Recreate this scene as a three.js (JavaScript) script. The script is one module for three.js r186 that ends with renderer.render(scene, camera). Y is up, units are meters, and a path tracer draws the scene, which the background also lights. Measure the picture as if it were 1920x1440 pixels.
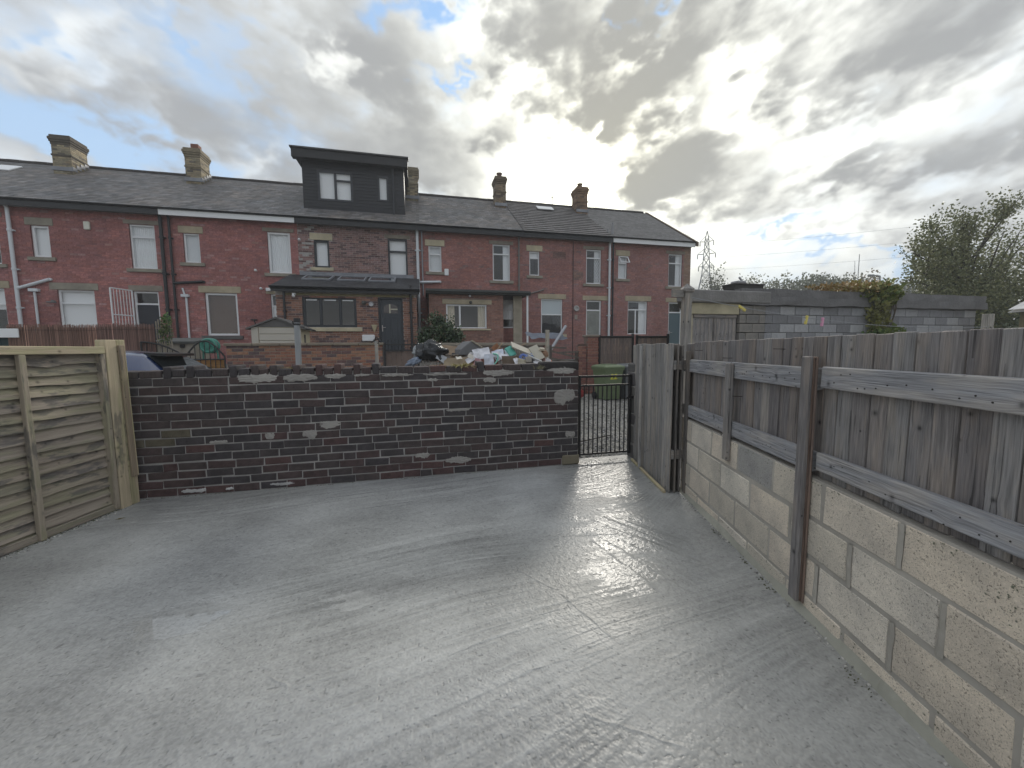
import * as THREE from 'three';
import { mergeGeometries } from 'three/addons/utils/BufferGeometryUtils.js';
import { ImprovedNoise } from 'three/addons/math/ImprovedNoise.js';
import { FontLoader } from 'three/addons/loaders/FontLoader.js';
import { TextGeometry } from 'three/addons/geometries/TextGeometry.js';

const scene = new THREE.Scene();
const RAD = Math.PI / 180;

// ---------------------------------------------------------------- camera
const camera = new THREE.PerspectiveCamera(90, 4 / 3, 0.05, 1500);
camera.position.set(0, 1.27, 0);
camera.rotation.set(-5.14 * RAD, -13.25 * RAD, -0.47 * RAD, 'YXZ');

// ---------------------------------------------------------------- sky
const SUN = new THREE.Vector3(0.402, 0.414, -0.817).normalize();
const perlin = new ImprovedNoise();
const perm = new Uint8Array(512), gradX = new Float64Array(256), gradY = new Float64Array(256);
{ let s = 9176; const r = () => (s = (s * 16807) % 2147483647) / 2147483647; for (let i = 0; i < 256; i++) { perm[i] = i; gradX[i] = Math.cos(i * 2.399963); gradY[i] = Math.sin(i * 2.399963); }
  for (let i = 255; i > 0; i--) { const j = Math.floor(r() * (i + 1)), t = perm[i]; perm[i] = perm[j]; perm[j] = t; } for (let i = 0; i < 256; i++) perm[i + 256] = perm[i]; }
function gn(x, y) {                                                            // gradient noise, about -0.7 to 0.7
  const xf = Math.floor(x), yf = Math.floor(y), X = xf & 255, Y = yf & 255, fx = x - xf, fy = y - yf;
  const u = fx * fx * fx * (fx * (fx * 6 - 15) + 10), v = fy * fy * fy * (fy * (fy * 6 - 15) + 10), p0 = perm[X], p1 = perm[X + 1];
  const a = perm[p0 + Y], b = perm[p1 + Y], c = perm[p0 + Y + 1], d = perm[p1 + Y + 1];
  const na = gradX[a] * fx + gradY[a] * fy, nb = gradX[b] * (fx - 1) + gradY[b] * fy, nc = gradX[c] * fx + gradY[c] * (fy - 1), nd = gradX[d] * (fx - 1) + gradY[d] * (fy - 1);
  return 1.35 * (na + (nb - na) * u + (nc - na) * v + (na - nb - nc + nd) * u * v);
}
function fbm(x, y, z, oct, gain = 0.5, lac = 2.03) {
  let a = 1, s = 0, n = 0; x += z * 13.7; y += z * 5.3;
  for (let i = 0; i < oct; i++) { s += a * gn(x, y); n += a; a *= gain; const t = x; x = (x * 0.8 - y * 0.6) * lac + 19.1; y = (t * 0.6 + y * 0.8) * lac + 7.7; }
  return s / n * 1.5;
}
const clamp = (v, a = 0, b = 1) => v < a ? a : v > b ? b : v;
const smooth = (a, b, v) => { const t = clamp((v - a) / (b - a)); return t * t * (3 - 2 * t); };
const lerp = (a, b, t) => a + (b - a) * t;
// openings of blue (B), thin bright cloud (W) and thick grey cloud (D): azimuth, elevation, two half axes in degrees, strength
const CLOUDS = [
['B',-36.3,20.7,5.5,1.0,0.3,1.9,0.90],['B',-34.9,18.5,4.5,-1.5,0.5,1.3,0.80],['B',-30.2,19.8,5.9,-0.3,0.5,1.9,1.00],['B',-37.0,26.3,1.6,1.6,-0.2,0.9,0.50],
['B',-25.6,30.6,2.5,-3.2,1.0,1.1,0.50],['B',-20.5,30.1,3.1,-5.2,1.6,1.4,0.35],['B',-4.8,37.5,2.4,0.7,-0.2,0.9,0.90],['B',2.1,38.8,3.3,0.3,0.0,1.2,1.10],
['B',6.4,34.4,1.3,0.1,0.0,0.8,0.90],['B',2.7,33.0,2.8,-0.6,0.3,0.6,0.90],['B',34.1,37.5,1.1,0.5,-0.6,0.7,1.00],['B',28.4,38.5,2.1,-0.4,-0.0,0.6,0.70],
['B',46.2,14.2,1.7,-0.8,0.1,0.5,0.90],['B',51.0,11.0,3.2,-1.3,0.1,0.5,0.90],['B',56.4,9.0,4.1,-0.3,-0.1,0.5,0.90],['B',58.1,7.1,2.6,-0.4,-0.0,0.6,0.80],
['B',-21.7,26.6,8.3,-3.0,1.3,2.4,0.30],['W',-10.9,31.5,2.6,-1.1,0.7,1.0,0.60],['W',-8.0,32.5,1.9,0.4,0.0,0.8,0.60],['W',6.3,37.8,2.6,-1.5,1.5,1.4,0.70],
['W',10.6,32.2,2.2,2.9,-2.2,0.9,0.60],['W',15.2,25.0,2.6,4.8,-4.2,1.8,1.05],['W',20.5,21.0,5.2,2.6,-2.2,3.4,1.35],['W',41.3,30.3,1.0,1.4,-3.2,2.4,0.60],
['W',43.0,24.6,3.0,0.3,-0.9,2.0,0.65],['W',36.7,34.1,2.2,-2.5,1.0,0.6,0.40],['W',49.1,19.0,4.4,1.8,-0.4,0.8,0.70],['W',55.7,21.2,6.3,1.7,-0.3,0.7,0.50],
['W',44.1,12.4,11.5,-1.5,-0.1,3.0,1.15],['W',40.4,27.4,2.6,1.0,-1.0,2.0,0.40],['W',-34.5,27.4,5.2,4.0,-0.2,1.3,0.50],['W',-36.1,23.4,3.1,1.3,0.1,1.0,0.45],
['W',-19.5,21.7,3.0,1.7,-0.2,0.8,0.50],['W',29.5,33.5,1.7,0.9,-0.8,0.8,0.40],['W',25.4,28.5,2.4,2.1,-0.7,0.6,0.50],['D',17.3,36.8,3.0,2.4,-3.1,2.0,0.60],
['D',30.8,35.5,2.5,0.2,-1.6,3.4,0.60],['D',36.7,33.4,2.5,-0.7,-0.1,2.2,0.70],['D',30.3,31.0,5.0,3.2,-1.5,1.4,0.50],['D',40.1,24.4,4.6,-0.1,-0.4,1.5,0.80],
['D',35.7,27.9,2.1,1.8,-1.8,1.7,0.60],['D',37.1,22.5,6.0,-0.2,-0.5,2.3,0.60],['D',34.6,19.3,7.1,-1.1,-0.1,2.4,0.60],['D',52.9,18.3,3.5,-0.1,-0.4,1.6,0.90],
['D',52.1,23.7,3.4,-0.1,-0.3,1.2,0.50],['D',47.7,26.4,2.3,1.3,-1.3,1.8,0.40],['D',61.4,17.5,4.9,-0.1,-0.3,1.4,0.60],['D',59.1,26.6,5.5,0.9,-1.1,2.5,0.45],
['D',53.2,27.3,4.4,1.7,-1.0,1.8,0.45],['D',12.0,28.3,2.3,-1.1,1.0,1.4,0.60],['D',-20.4,25.1,8.3,-2.1,2.1,4.4,0.35],['D',-5.1,32.9,7.1,-1.2,1.7,3.6,0.35],
['D',-14.4,23.3,11.5,-1.3,1.0,3.3,0.25],['D',1.5,22.9,9.5,-1.2,0.5,2.4,0.40],['D',27.6,24.3,4.1,0.8,-0.7,1.7,0.50],['D',12.9,34.7,2.8,1.7,-1.2,1.1,0.50],
['D',62.7,8.4,3.0,-0.2,-0.1,1.2,0.30]].map(([k, az, el, ax, ay, bx, by, s]) => {
  const det = ax * by - ay * bx;
  return { k, az, el, s, ia: by / det, ib: -bx / det, ic: -ay / det, id: ax / det, reach: 2.5 * (Math.hypot(ax, ay) + Math.hypot(bx, by)) };
});
function skyColour(dx, dy, dz, out) {
  const el = Math.asin(clamp(dy, -1, 1)) / RAD, az = Math.atan2(dx, -dz) / RAD, ce = Math.cos(el * RAD);
  // cloud sheet seen in perspective, drawn out along the wind
  const k = 1 / (Math.max(dy, 0) + 0.14), px = dx * k, pz = -dz * k, wa = 27 * RAD;
  const along = px * Math.sin(wa) + pz * Math.cos(wa), across = px * Math.cos(wa) - pz * Math.sin(wa);
  const wx = fbm(along * 0.5 + 3.1, across * 0.8, 1.7, 3), wy = fbm(along * 0.5, across * 0.8 + 5.2, 9.1, 3);
  const n1 = fbm(along * 0.40 + wx * 0.3, across * 0.9 + wy * 0.35, 4.4, 3);
  const n2 = fbm(along * 1.35 + wx * 0.4, across * 2.5 + wy * 0.4, 12.3, 6, 0.56);
  const pa = az * ce * 0.13, pe = el * 0.21;                                    // heaped cloud, as broad as it is high
  const n3 = fbm(pa + 0.35 * wx + 40, pe + 0.3 * wy, 21.7, 7, 0.58);
  const n4 = fbm(pa * 2.1 + 0.4 * n3 + 90, pe * 2.3 + 0.3 * n2 + 7, 33.1, 5, 0.6);
  const azw = az + (wx * 2 + n3 * 3.4 + n4 * 3.0) / Math.max(ce, 0.3), elw = el + wy * 1.5 + n4 * 2.2 + n2 * 1.6;
  let blue = 0, thin = 0, thick = 0;
  for (const c of CLOUDS) {
    let da = azw - c.az; if (da > 180) da -= 360; if (da < -180) da += 360;
    da *= ce; const de = elw - c.el;
    if (da > c.reach || da < -c.reach || de > c.reach || de < -c.reach) continue;
    const u = c.ia * da + c.ib * de, v = c.ic * da + c.id * de, w = c.s * Math.exp(-1.1 * (u * u + v * v));
    if (c.k === 'B') blue += w; else if (c.k === 'W') thin += w; else thick += w;
  }
  const cs = dx * SUN.x + dy * SUN.y + dz * SUN.z, ang = Math.acos(clamp(cs, -1, 1)) / RAD;
  const glow = Math.exp(-ang / 7), veil = Math.exp(-ang / 30), right = smooth(-12, 28, az) * smooth(150, 95, az);
  const t = 0.57 + 0.09 * (1 - right) + 0.30 * n1 + lerp(0.16, 0.40, right) * n2 + lerp(0.18, 0.42, right) * n3 + lerp(0.10, 0.26, right) * n4 + 0.55 * thick - 0.58 * thin - 0.06 * veil;
  const opaque = smooth(0.0, 0.95, 0.78 + 0.40 * n3 + 0.22 * n1 + 0.12 * n4 - 0.84 * blue + 0.15 * thick + 0.25 * veil);
  const d = smooth(0.05, 0.95, t);
  const high = 1 + 0.55 * smooth(30, 78, el);                                   // clouded sky brightened towards the zenith, added to light the facades more
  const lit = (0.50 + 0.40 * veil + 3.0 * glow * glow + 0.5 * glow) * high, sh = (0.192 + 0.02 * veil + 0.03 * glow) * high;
  const cr = lerp(lit * (0.96 + 0.06 * veil), sh * (0.95 + 0.08 * veil), d), cg = lerp(lit * 0.995, sh * (1.01 - 0.02 * veil), d), cb = lerp(lit * (1.02 - 0.22 * veil), sh * (1.12 - 0.30 * veil), d);
  const h = clamp(el / 50), f = 0.75 + 0.5 * veil;
  const br = lerp(0.36, 0.13, h) * f, bg = lerp(0.50, 0.24, h) * f, bb = lerp(0.66, 0.43, h) * f;
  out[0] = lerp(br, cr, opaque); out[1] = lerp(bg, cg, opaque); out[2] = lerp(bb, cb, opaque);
  const hz = smooth(8, 0, el) * 0.55, hl = 0.62 + 0.45 * veil;   // pale air along the horizon
  out[0] = lerp(out[0], hl, hz); out[1] = lerp(out[1], hl, hz); out[2] = lerp(out[2], hl * 0.97, hz);
}
{
  const W = 2816, H = 1408, data = new Float32Array(W * H * 4), o = [0, 0, 0];
  for (let j = 0; j < H; j++) {
    const el = ((j + 0.5) / H - 0.5) * Math.PI, ce = Math.cos(el), sy = Math.sin(el);
    for (let i = 0; i < W; i++) {
      const p = (j * W + i) * 4;
      if (el < -0.03) { data[p] = 0.2; data[p + 1] = 0.2; data[p + 2] = 0.19; data[p + 3] = 1; continue; }
      const th = ((i + 0.5) / W - 0.5) * 2 * Math.PI;            // three.js: u = atan2(z, x) / 2pi + 0.5
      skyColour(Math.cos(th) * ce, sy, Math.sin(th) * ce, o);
      data[p] = o[0]; data[p + 1] = o[1]; data[p + 2] = o[2]; data[p + 3] = 1;
    }
  }
  const sky = new THREE.DataTexture(data, W, H, THREE.RGBAFormat, THREE.FloatType);
  sky.mapping = THREE.EquirectangularReflectionMapping; sky.magFilter = sky.minFilter = THREE.LinearFilter;
  sky.wrapS = THREE.RepeatWrapping; sky.needsUpdate = true;
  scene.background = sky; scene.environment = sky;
}

// ---------------------------------------------------------------- sun behind cloud
const sun = new THREE.DirectionalLight(new THREE.Color(1, 0.95, 0.86), 1.5);
sun.position.copy(SUN).multiplyScalar(60).add(new THREE.Vector3(0, 0, -8)); sun.target.position.set(0, 0, -8);
sun.castShadow = true; sun.shadow.radius = 24; sun.shadow.mapSize.set(2048, 2048);
Object.assign(sun.shadow.camera, { left: -30, right: 30, top: 30, bottom: -30, near: 1, far: 140 });
scene.add(sun, sun.target);

const renderer = new THREE.WebGLRenderer({ antialias: true });
renderer.toneMapping = THREE.LinearToneMapping;
renderer.toneMappingExposure = 2.25;
renderer.shadowMap.enabled = true;

// ---------------------------------------------------------------- helpers
let seed = 20240607;
function rnd() { seed = (seed + 0x6D2B79F5) | 0; let t = Math.imul(seed ^ seed >>> 15, 1 | seed); t = t + Math.imul(t ^ t >>> 7, 61 | t) ^ t; return ((t ^ t >>> 14) >>> 0) / 4294967296; }
const rr = (a, b) => a + (b - a) * rnd();
const pick = a => a[Math.floor(rnd() * a.length)];
const V = (x, y, z) => new THREE.Vector3(x, y, z);
const col = (r, g, b) => new THREE.Color().setRGB(r, g, b);
const names = {}, tops = new WeakSet();
function numbered(n) { const k = names[n] = (names[n] ?? -1) + 1; return k ? n + '_' + String(k).padStart(3, '0') : n; }
function note(o, label, category, group, kind) { o.userData.label = label; if (category) o.userData.category = category; if (group) o.userData.group = group; if (kind) o.userData.kind = kind; return o; }
function thing(name, label, category, pos = [0, 0, 0], group, kind) {       // a group at the thing's base; its parts are given in world coordinates
  const g = new THREE.Group(); g.name = numbered(name); g.position.set(...pos); scene.add(g); tops.add(g);
  return note(g, label, category, group, kind);
}
function shade(m) { m.castShadow = m.receiveShadow = true; return m; }
function part(parent, name, geo, mat, kind) {
  const m = shade(new THREE.Mesh(geo, mat)); m.name = name;
  if (tops.has(parent)) m.position.copy(parent.position).negate();
  if (kind) m.userData.kind = kind;
  parent.add(m); return m;
}
function sub(parent, name) { const g = new THREE.Group(); g.name = name; if (tops.has(parent)) g.position.copy(parent.position).negate(); parent.add(g); return g; }
function put(parent, name, geo, mat, x, y, z, rx = 0, ry = 0, rz = 0, order) {   // a shared piece, set at a world position
  const m = part(parent, name, geo, mat); m.position.add(V(x, y, z)); m.rotation.set(rx, ry, rz, order || 'YXZ'); return m;
}
function solid(name, label, category, geo, mat, group) {                          // a thing that is one mesh
  const m = shade(new THREE.Mesh(geo, mat)); m.name = numbered(name); scene.add(m); return note(m, label, category, group);
}
function ground(name, label, geo, mat, kind = 'structure') { const m = shade(new THREE.Mesh(geo, mat)); m.name = numbered(name); scene.add(m); m.userData.kind = kind; m.userData.label = label; return m; }

// geometry: everything becomes plain triangles with position, normal and uv in metres
function flat(g) { const q = g.index ? g.toNonIndexed() : g; for (const k of Object.keys(q.attributes)) if (!['position', 'normal', 'uv', 'color'].includes(k)) q.deleteAttribute(k); if (!q.attributes.normal) q.computeVertexNormals(); return q; }
function uvm(g, { swap = false, ou = 0, ov = 0 } = {}) {
  g = flat(g); const p = g.attributes.position, n = g.attributes.normal, uv = new Float32Array(p.count * 2);
  for (let t = 0; t < p.count; t += 3) {
    let nx = 0, ny = 0, nz = 0; for (let k = 0; k < 3; k++) { nx += n.getX(t + k); ny += n.getY(t + k); nz += n.getZ(t + k); }
    nx = Math.abs(nx); ny = Math.abs(ny); nz = Math.abs(nz);
    for (let k = 0; k < 3; k++) {
      const x = p.getX(t + k), y = p.getY(t + k), z = p.getZ(t + k); let a, b;
      if (nz >= nx && nz >= ny) { a = x; b = y; } else if (nx >= ny) { a = z; b = y; } else { a = x; b = z; }
      if (swap) [a, b] = [b, a];
      uv[(t + k) * 2] = a + ou; uv[(t + k) * 2 + 1] = b + ov;
    }
  }
  g.setAttribute('uv', new THREE.BufferAttribute(uv, 2)); return g;
}
const merge = l => mergeGeometries(l.map(flat));
function bx(x0, x1, y0, y1, z0, z1, o) { const g = new THREE.BoxGeometry(Math.abs(x1 - x0), Math.abs(y1 - y0), Math.abs(z1 - z0)); g.translate((x0 + x1) / 2, (y0 + y1) / 2, (z0 + z1) / 2); return uvm(g, o); }
function tris(pos, o) { const g = new THREE.BufferGeometry(); g.setAttribute('position', new THREE.Float32BufferAttribute(pos, 3)); g.computeVertexNormals(); return o === false ? g : uvm(g, o); }
// box with chamfered edges, 44 triangles; centre at the origin; jit moves the corners
function cb(w, h, d, b = 0.004, jit = 0, o) {
  const X = w / 2, Y = h / 2, Z = d / 2, P = [], c = [];
  for (const sx of [-1, 1]) for (const sy of [-1, 1]) for (const sz of [-1, 1]) {
    const jx = rr(-jit, jit), jy = rr(-jit, jit), jz = rr(-jit, jit) * 0.4;
    c.push([[sx * X + jx, sy * (Y - b) + jy, sz * (Z - b) + jz], [sx * (X - b) + jx, sy * Y + jy, sz * (Z - b) + jz], [sx * (X - b) + jx, sy * (Y - b) + jy, sz * Z + jz]]);
  }
  const id = (sx, sy, sz) => (sx > 0 ? 4 : 0) + (sy > 0 ? 2 : 0) + (sz > 0 ? 1 : 0);
  const quad = (a, b2, c2, d2, nx, ny, nz) => {
    const u = V(...b2).sub(V(...a)), v = V(...c2).sub(V(...a)), n = u.cross(v);
    if (n.x * nx + n.y * ny + n.z * nz < 0) [b2, d2] = [d2, b2];
    P.push(...a, ...b2, ...c2, ...a, ...c2, ...d2);
  };
  for (const s of [-1, 1]) {
    quad(c[id(s, -1, -1)][0], c[id(s, 1, -1)][0], c[id(s, 1, 1)][0], c[id(s, -1, 1)][0], s, 0, 0);
    quad(c[id(-1, s, -1)][1], c[id(1, s, -1)][1], c[id(1, s, 1)][1], c[id(-1, s, 1)][1], 0, s, 0);
    quad(c[id(-1, -1, s)][2], c[id(1, -1, s)][2], c[id(1, 1, s)][2], c[id(-1, 1, s)][2], 0, 0, s);
    for (const t of [-1, 1]) {
      quad(c[id(s, t, -1)][0], c[id(s, t, 1)][0], c[id(s, t, 1)][1], c[id(s, t, -1)][1], s, t, 0);
      quad(c[id(s, -1, t)][0], c[id(s, 1, t)][0], c[id(s, 1, t)][2], c[id(s, -1, t)][2], s, 0, t);
      quad(c[id(-1, s, t)][1], c[id(1, s, t)][1], c[id(1, s, t)][2], c[id(-1, s, t)][2], 0, s, t);
      for (const q of [-1, 1]) { const k = c[id(s, t, q)]; let [a, e, f] = k; const n = V(...e).sub(V(...a)).cross(V(...f).sub(V(...a))); if (n.x * s + n.y * t + n.z * q < 0) [e, f] = [f, e]; P.push(...a, ...e, ...f); }
    }
  }
  return tris(P, o);
}
const at = (g, x, y, z, rx = 0, ry = 0, rz = 0) => { g = g.clone(); if (rz) g.rotateZ(rz); if (rx) g.rotateX(rx); if (ry) g.rotateY(ry); return g.translate(x, y, z); };
const cbx = (x0, x1, y0, y1, z0, z1, b = 0.004, o) => uvm(cb(Math.abs(x1 - x0), Math.abs(y1 - y0), Math.abs(z1 - z0), b, 0).translate((x0 + x1) / 2, (y0 + y1) / 2, (z0 + z1) / 2), o);
function tube(pts, r, seg = 8, n) { const c = new THREE.CatmullRomCurve3(pts.map(p => p.isVector3 ? p : V(...p))); return uvm(new THREE.TubeGeometry(c, n || Math.max(2, pts.length * 4), r, seg, false)); }
function rod(a, b, r0, r1 = r0, seg = 8) {
  const A = V(...a), B = V(...b), d = B.clone().sub(A), g = new THREE.CylinderGeometry(r1, r0, d.length(), seg);
  g.applyQuaternion(new THREE.Quaternion().setFromUnitVectors(V(0, 1, 0), d.normalize())); g.translate((A.x + B.x) / 2, (A.y + B.y) / 2, (A.z + B.z) / 2); return uvm(g);
}
function bar(a, b, w, h) { const A = V(...a), B = V(...b), d = B.clone().sub(A), g = new THREE.BoxGeometry(w, d.length(), h); g.applyQuaternion(new THREE.Quaternion().setFromUnitVectors(V(0, 1, 0), d.normalize())); g.translate((A.x + B.x) / 2, (A.y + B.y) / 2, (A.z + B.z) / 2); return uvm(g); }
function extr(pts, depth, bevel = 0) { const s = new THREE.Shape(pts.map(p => new THREE.Vector2(...p))); return flat(new THREE.ExtrudeGeometry(s, { depth, bevelEnabled: bevel > 0, bevelThickness: bevel, bevelSize: bevel, bevelSegments: 1, curveSegments: 6 })); }
function paint(g, c) { const n = g.attributes.position.count, a = new Float32Array(n * 3); for (let i = 0; i < n; i++) { a[i * 3] = c[0]; a[i * 3 + 1] = c[1]; a[i * 3 + 2] = c[2]; } g.setAttribute('color', new THREE.BufferAttribute(a, 3)); return g; }

// ---------------------------------------------------------------- textures
const hashT = new Float32Array(65536); for (let i = 0; i < 65536; i++) hashT[i] = rnd();
function vn(x, y, px, py) {                                                    // value noise that repeats after px, py cells
  const xi = Math.floor(x), yi = Math.floor(y), fx = x - xi, fy = y - yi, u = fx * fx * (3 - 2 * fx), v = fy * fy * (3 - 2 * fy);
  let x0 = xi % px, y0 = yi % py; if (x0 < 0) x0 += px; if (y0 < 0) y0 += py;
  const x1 = x0 + 1 === px ? 0 : x0 + 1, y1 = y0 + 1 === py ? 0 : y0 + 1;
  const a = hashT[(x0 * 131 + y0 * 7919) & 65535], b = hashT[(x1 * 131 + y0 * 7919) & 65535], c = hashT[(x0 * 131 + y1 * 7919) & 65535], d = hashT[(x1 * 131 + y1 * 7919) & 65535];
  return a + (b - a) * u + (c - a) * v + (a - b - c + d) * u * v;
}
function vf(u, v, cx, cy, oct, g = 0.5) { let s = 0, a = 1, n = 0; for (let i = 0; i < oct; i++) { s += a * vn(u * cx + i * 17, v * cy + i * 29, cx, cy); n += a; a *= g; cx *= 2; cy *= 2; } return s / n; }
const enc = v => { v = clamp(v); return 255 * (v <= 0.0031308 ? v * 12.92 : 1.055 * Math.pow(v, 1 / 2.4) - 0.055); };
function tex(w, h, fn, srgb, rep) {
  const d = new Uint8Array(w * h * 4), o = [0, 0, 0];
  for (let j = 0; j < h; j++) for (let i = 0; i < w; i++) {
    fn((i + 0.5) / w, (j + 0.5) / h, o); const p = (j * w + i) * 4;
    if (srgb) { d[p] = enc(o[0]); d[p + 1] = enc(o[1]); d[p + 2] = enc(o[2]); } else { d[p] = clamp(o[0]) * 255; d[p + 1] = clamp(o[1]) * 255; d[p + 2] = clamp(o[2]) * 255; }
    d[p + 3] = 255;
  }
  const t = new THREE.DataTexture(d, w, h); t.wrapS = t.wrapT = THREE.RepeatWrapping; t.magFilter = THREE.LinearFilter; t.minFilter = THREE.LinearFilter;
  if (srgb) t.colorSpace = THREE.SRGBColorSpace; if (rep) t.repeat.set(...rep); t.needsUpdate = true; return t;
}
const grey = f => (u, v, o) => { o[0] = o[1] = o[2] = f(u, v); };
// rough fired clay: 0.5 m tile
const clayF = (u, v) => 0.62 + 0.5 * (vf(u, v, 12, 12, 5, 0.62) - 0.5) + (vn(u * 90, v * 90, 90, 90) > 0.9 ? -0.18 : 0) + (vn(u * 60 + 9, v * 60, 60, 60) > 0.93 ? 0.25 : 0);
const clayMap = tex(512, 512, grey(clayF), true, [2, 2]), clayBump = tex(512, 512, grey((u, v) => 0.3 + 0.7 * vf(u, v, 24, 24, 4, 0.6) - (vn(u * 70, v * 70, 70, 70) > 0.88 ? 0.25 : 0)), false, [2, 2]);
// mottled dirt on paint, plastic, felt, render: 1 m tile
const dirtMap = tex(512, 512, grey((u, v) => 0.80 + 0.42 * (vf(u, v, 5, 5, 6, 0.6) - 0.5)), true);
const fineBump = tex(512, 512, grey((u, v) => vf(u, v, 40, 40, 4, 0.6)), false);
// pitted concrete block: 0.8 m tile
const blockMap = tex(1024, 1024, (u, v, o) => {
  const l = vf(u, v, 4, 4, 6, 0.6), s = vn(u * 330, v * 330, 330, 330), s2 = vn(u * 250 + 3, v * 250, 250, 250), s3 = vn(u * 110 + 3, v * 110, 110, 110), pit = s > 0.83 ? 0.55 : s > 0.7 ? 0.86 : 1, lt = (s2 > 0.8 ? 1.16 : 1) * (s3 > 0.9 ? 0.68 : 1);
  const k = (0.80 + 0.6 * (l - 0.5)) * pit * lt; o[0] = k; o[1] = k * (0.965 - 0.04 * l); o[2] = k * (0.90 - 0.10 * l);
}, true, [1.25, 1.25]);
const blockBump = tex(1024, 1024, grey((u, v) => { const s = vn(u * 330, v * 330, 330, 330), s3 = vn(u * 110 + 3, v * 110, 110, 110); return 0.75 + 0.35 * (vf(u, v, 70, 70, 3) - 0.5) - (s > 0.76 ? (s - 0.76) * 1.4 : 0) - (s3 > 0.88 ? (s3 - 0.88) * 3 : 0); }), false, [1.25, 1.25]);
// weathered timber, grain along v: 0.64 m by 1.28 m tile
function woodField(nk, sd) {
  const kn = []; let s = sd; const r = () => (s = (s * 16807) % 2147483647) / 2147483647;
  for (let i = 0; i < nk; i++) kn.push([r(), r(), 0.005 + 0.008 * r()]);
  return (u, v) => {
    let du = 0, knot = 0;
    for (const [ku, kv, kr] of kn) {
      let a = u - ku, b = v - kv; a -= Math.round(a); b -= Math.round(b);
      const q = (a * a * 0.41 + b * b * 1.64) / (kr * kr); if (q > 30) continue;
      du += a * 1.1 * Math.exp(-q * 0.16); knot = Math.max(knot, Math.exp(-q * 1.3));
    }
    const uu = u + du * 0.45 + 0.010 * vf(u, v, 3, 4, 2), g1 = vf(uu, v, 64, 5, 3, 0.7), g2 = vf(uu + 0.37, v, 220, 16, 2, 0.7), big = vf(u, v, 14, 6, 5, 0.6);
    const crack = vn(uu * 120 + 7, v * 5, 120, 5) > 0.90 ? 1 : 0;
    return [g1, g2, big, knot, crack];
  };
}
function woodPair(w, h, f, colour, rep) {                                      // colour and relief from one pass
  const n = w * h, A = new Float32Array(n * 5);
  for (let j = 0; j < h; j++) for (let i = 0; i < w; i++) { const r = f((i + 0.5) / w, (j + 0.5) / h), p = (j * w + i) * 5; for (let k = 0; k < 5; k++) A[p + k] = r[k]; }
  const look = (u, v) => (Math.min(h - 1, Math.floor(v * h)) * w + Math.min(w - 1, Math.floor(u * w))) * 5;
  return [tex(w, h, (u, v, o) => { const p = look(u, v); colour(A[p], A[p + 1], A[p + 2], A[p + 3], A[p + 4], u, v, o); }, true, rep),
    tex(w, h, grey((u, v) => { const p = look(u, v); return 0.5 + 0.6 * (A[p] - 0.5) + 0.35 * (A[p + 1] - 0.5) - 0.3 * A[p + 3] - 0.35 * A[p + 4]; }), false, rep)];
}
const WREP = [1 / 0.64, 1 / 1.28];
const [greyWood, woodBump] = woodPair(896, 1024, woodField(22, 777), (a, b, c, k, cr, u, v, o) => { const l = clamp(0.62 + 0.36 * (a - 0.5) + 0.42 * (b - 0.5) + 0.50 * (c - 0.5) - 0.46 * k - 0.24 * cr), w = smooth(0.40, 0.72, c); o[0] = l * lerp(0.97, 1.0, w); o[1] = l * lerp(0.96, 0.93, w); o[2] = l * lerp(0.97, 0.86, w); }, WREP);
const [newWood] = woodPair(640, 768, woodField(30, 4242), (a, b, c, k, cr, u, v, o) => {
  const l = clamp(0.72 + 0.34 * (a - 0.5) + 0.16 * (b - 0.5) - 0.42 * k), gn_ = smooth(0.45, 0.68, c), mould = smooth(0.56, 0.70, vf(u + 0.3, v + 0.1, 9, 6, 5, 0.6));
  o[0] = l * lerp(1, 0.90, gn_) * lerp(1, 0.42, mould * 0.8); o[1] = l * lerp(0.92, 0.885, gn_) * lerp(1, 0.45, mould * 0.8); o[2] = l * lerp(0.79, 0.68, gn_) * lerp(1, 0.52, mould * 0.8);
}, WREP);
// slate: 1 m tile
const slateMap = tex(512, 512, grey((u, v) => 0.72 + 0.5 * (vf(u, v, 14, 9, 5, 0.6) - 0.5) + (vn(u * 40, v * 40, 40, 40) > 0.93 ? 0.16 : 0)), true);
const gravelMap = tex(1024, 1024, (u, v, o) => { const a = vn(u * 70, v * 70, 70, 70), b = vf(u, v, 6, 6, 6, 0.65), c = vn(u * 150 + 5, v * 150, 150, 150); const k = 0.42 + 0.5 * (b - 0.5) + 0.42 * (a - 0.5) + 0.3 * (c - 0.5); o[0] = k; o[1] = k * 0.98; o[2] = k * (0.9 + 0.06 * b); }, true, [0.6, 0.6]);
const gravelBump = tex(512, 512, grey((u, v) => 0.5 * vn(u * 60, v * 60, 60, 60) + 0.5 * vn(u * 30 + 4, v * 30, 30, 30)), false, [0.8, 0.8]);

function mat(c, o = {}) { return new THREE.MeshStandardMaterial({ color: Array.isArray(c) ? col(...c) : c, roughness: 0.85, metalness: 0, ...o }); }
const clay = (c, o) => mat(c, { map: clayMap, bumpMap: clayBump, bumpScale: 0.003, roughness: 0.9, ...o });
const dirty = (c, o) => mat(c, { map: dirtMap, bumpMap: fineBump, bumpScale: 0.0006, ...o });

// ================================================================= the ground
const earth = mat([0.11, 0.10, 0.07], { map: gravelMap, roughness: 1 });
{
  const g = new THREE.CircleGeometry(320, 48); g.rotateX(-Math.PI / 2); g.translate(0, -0.12, 0);
  ground('ground', 'earth and grass reaching to the horizon', uvm(g), mat([0.09, 0.10, 0.05], { map: gravelMap, roughness: 1 }));
}
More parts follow.
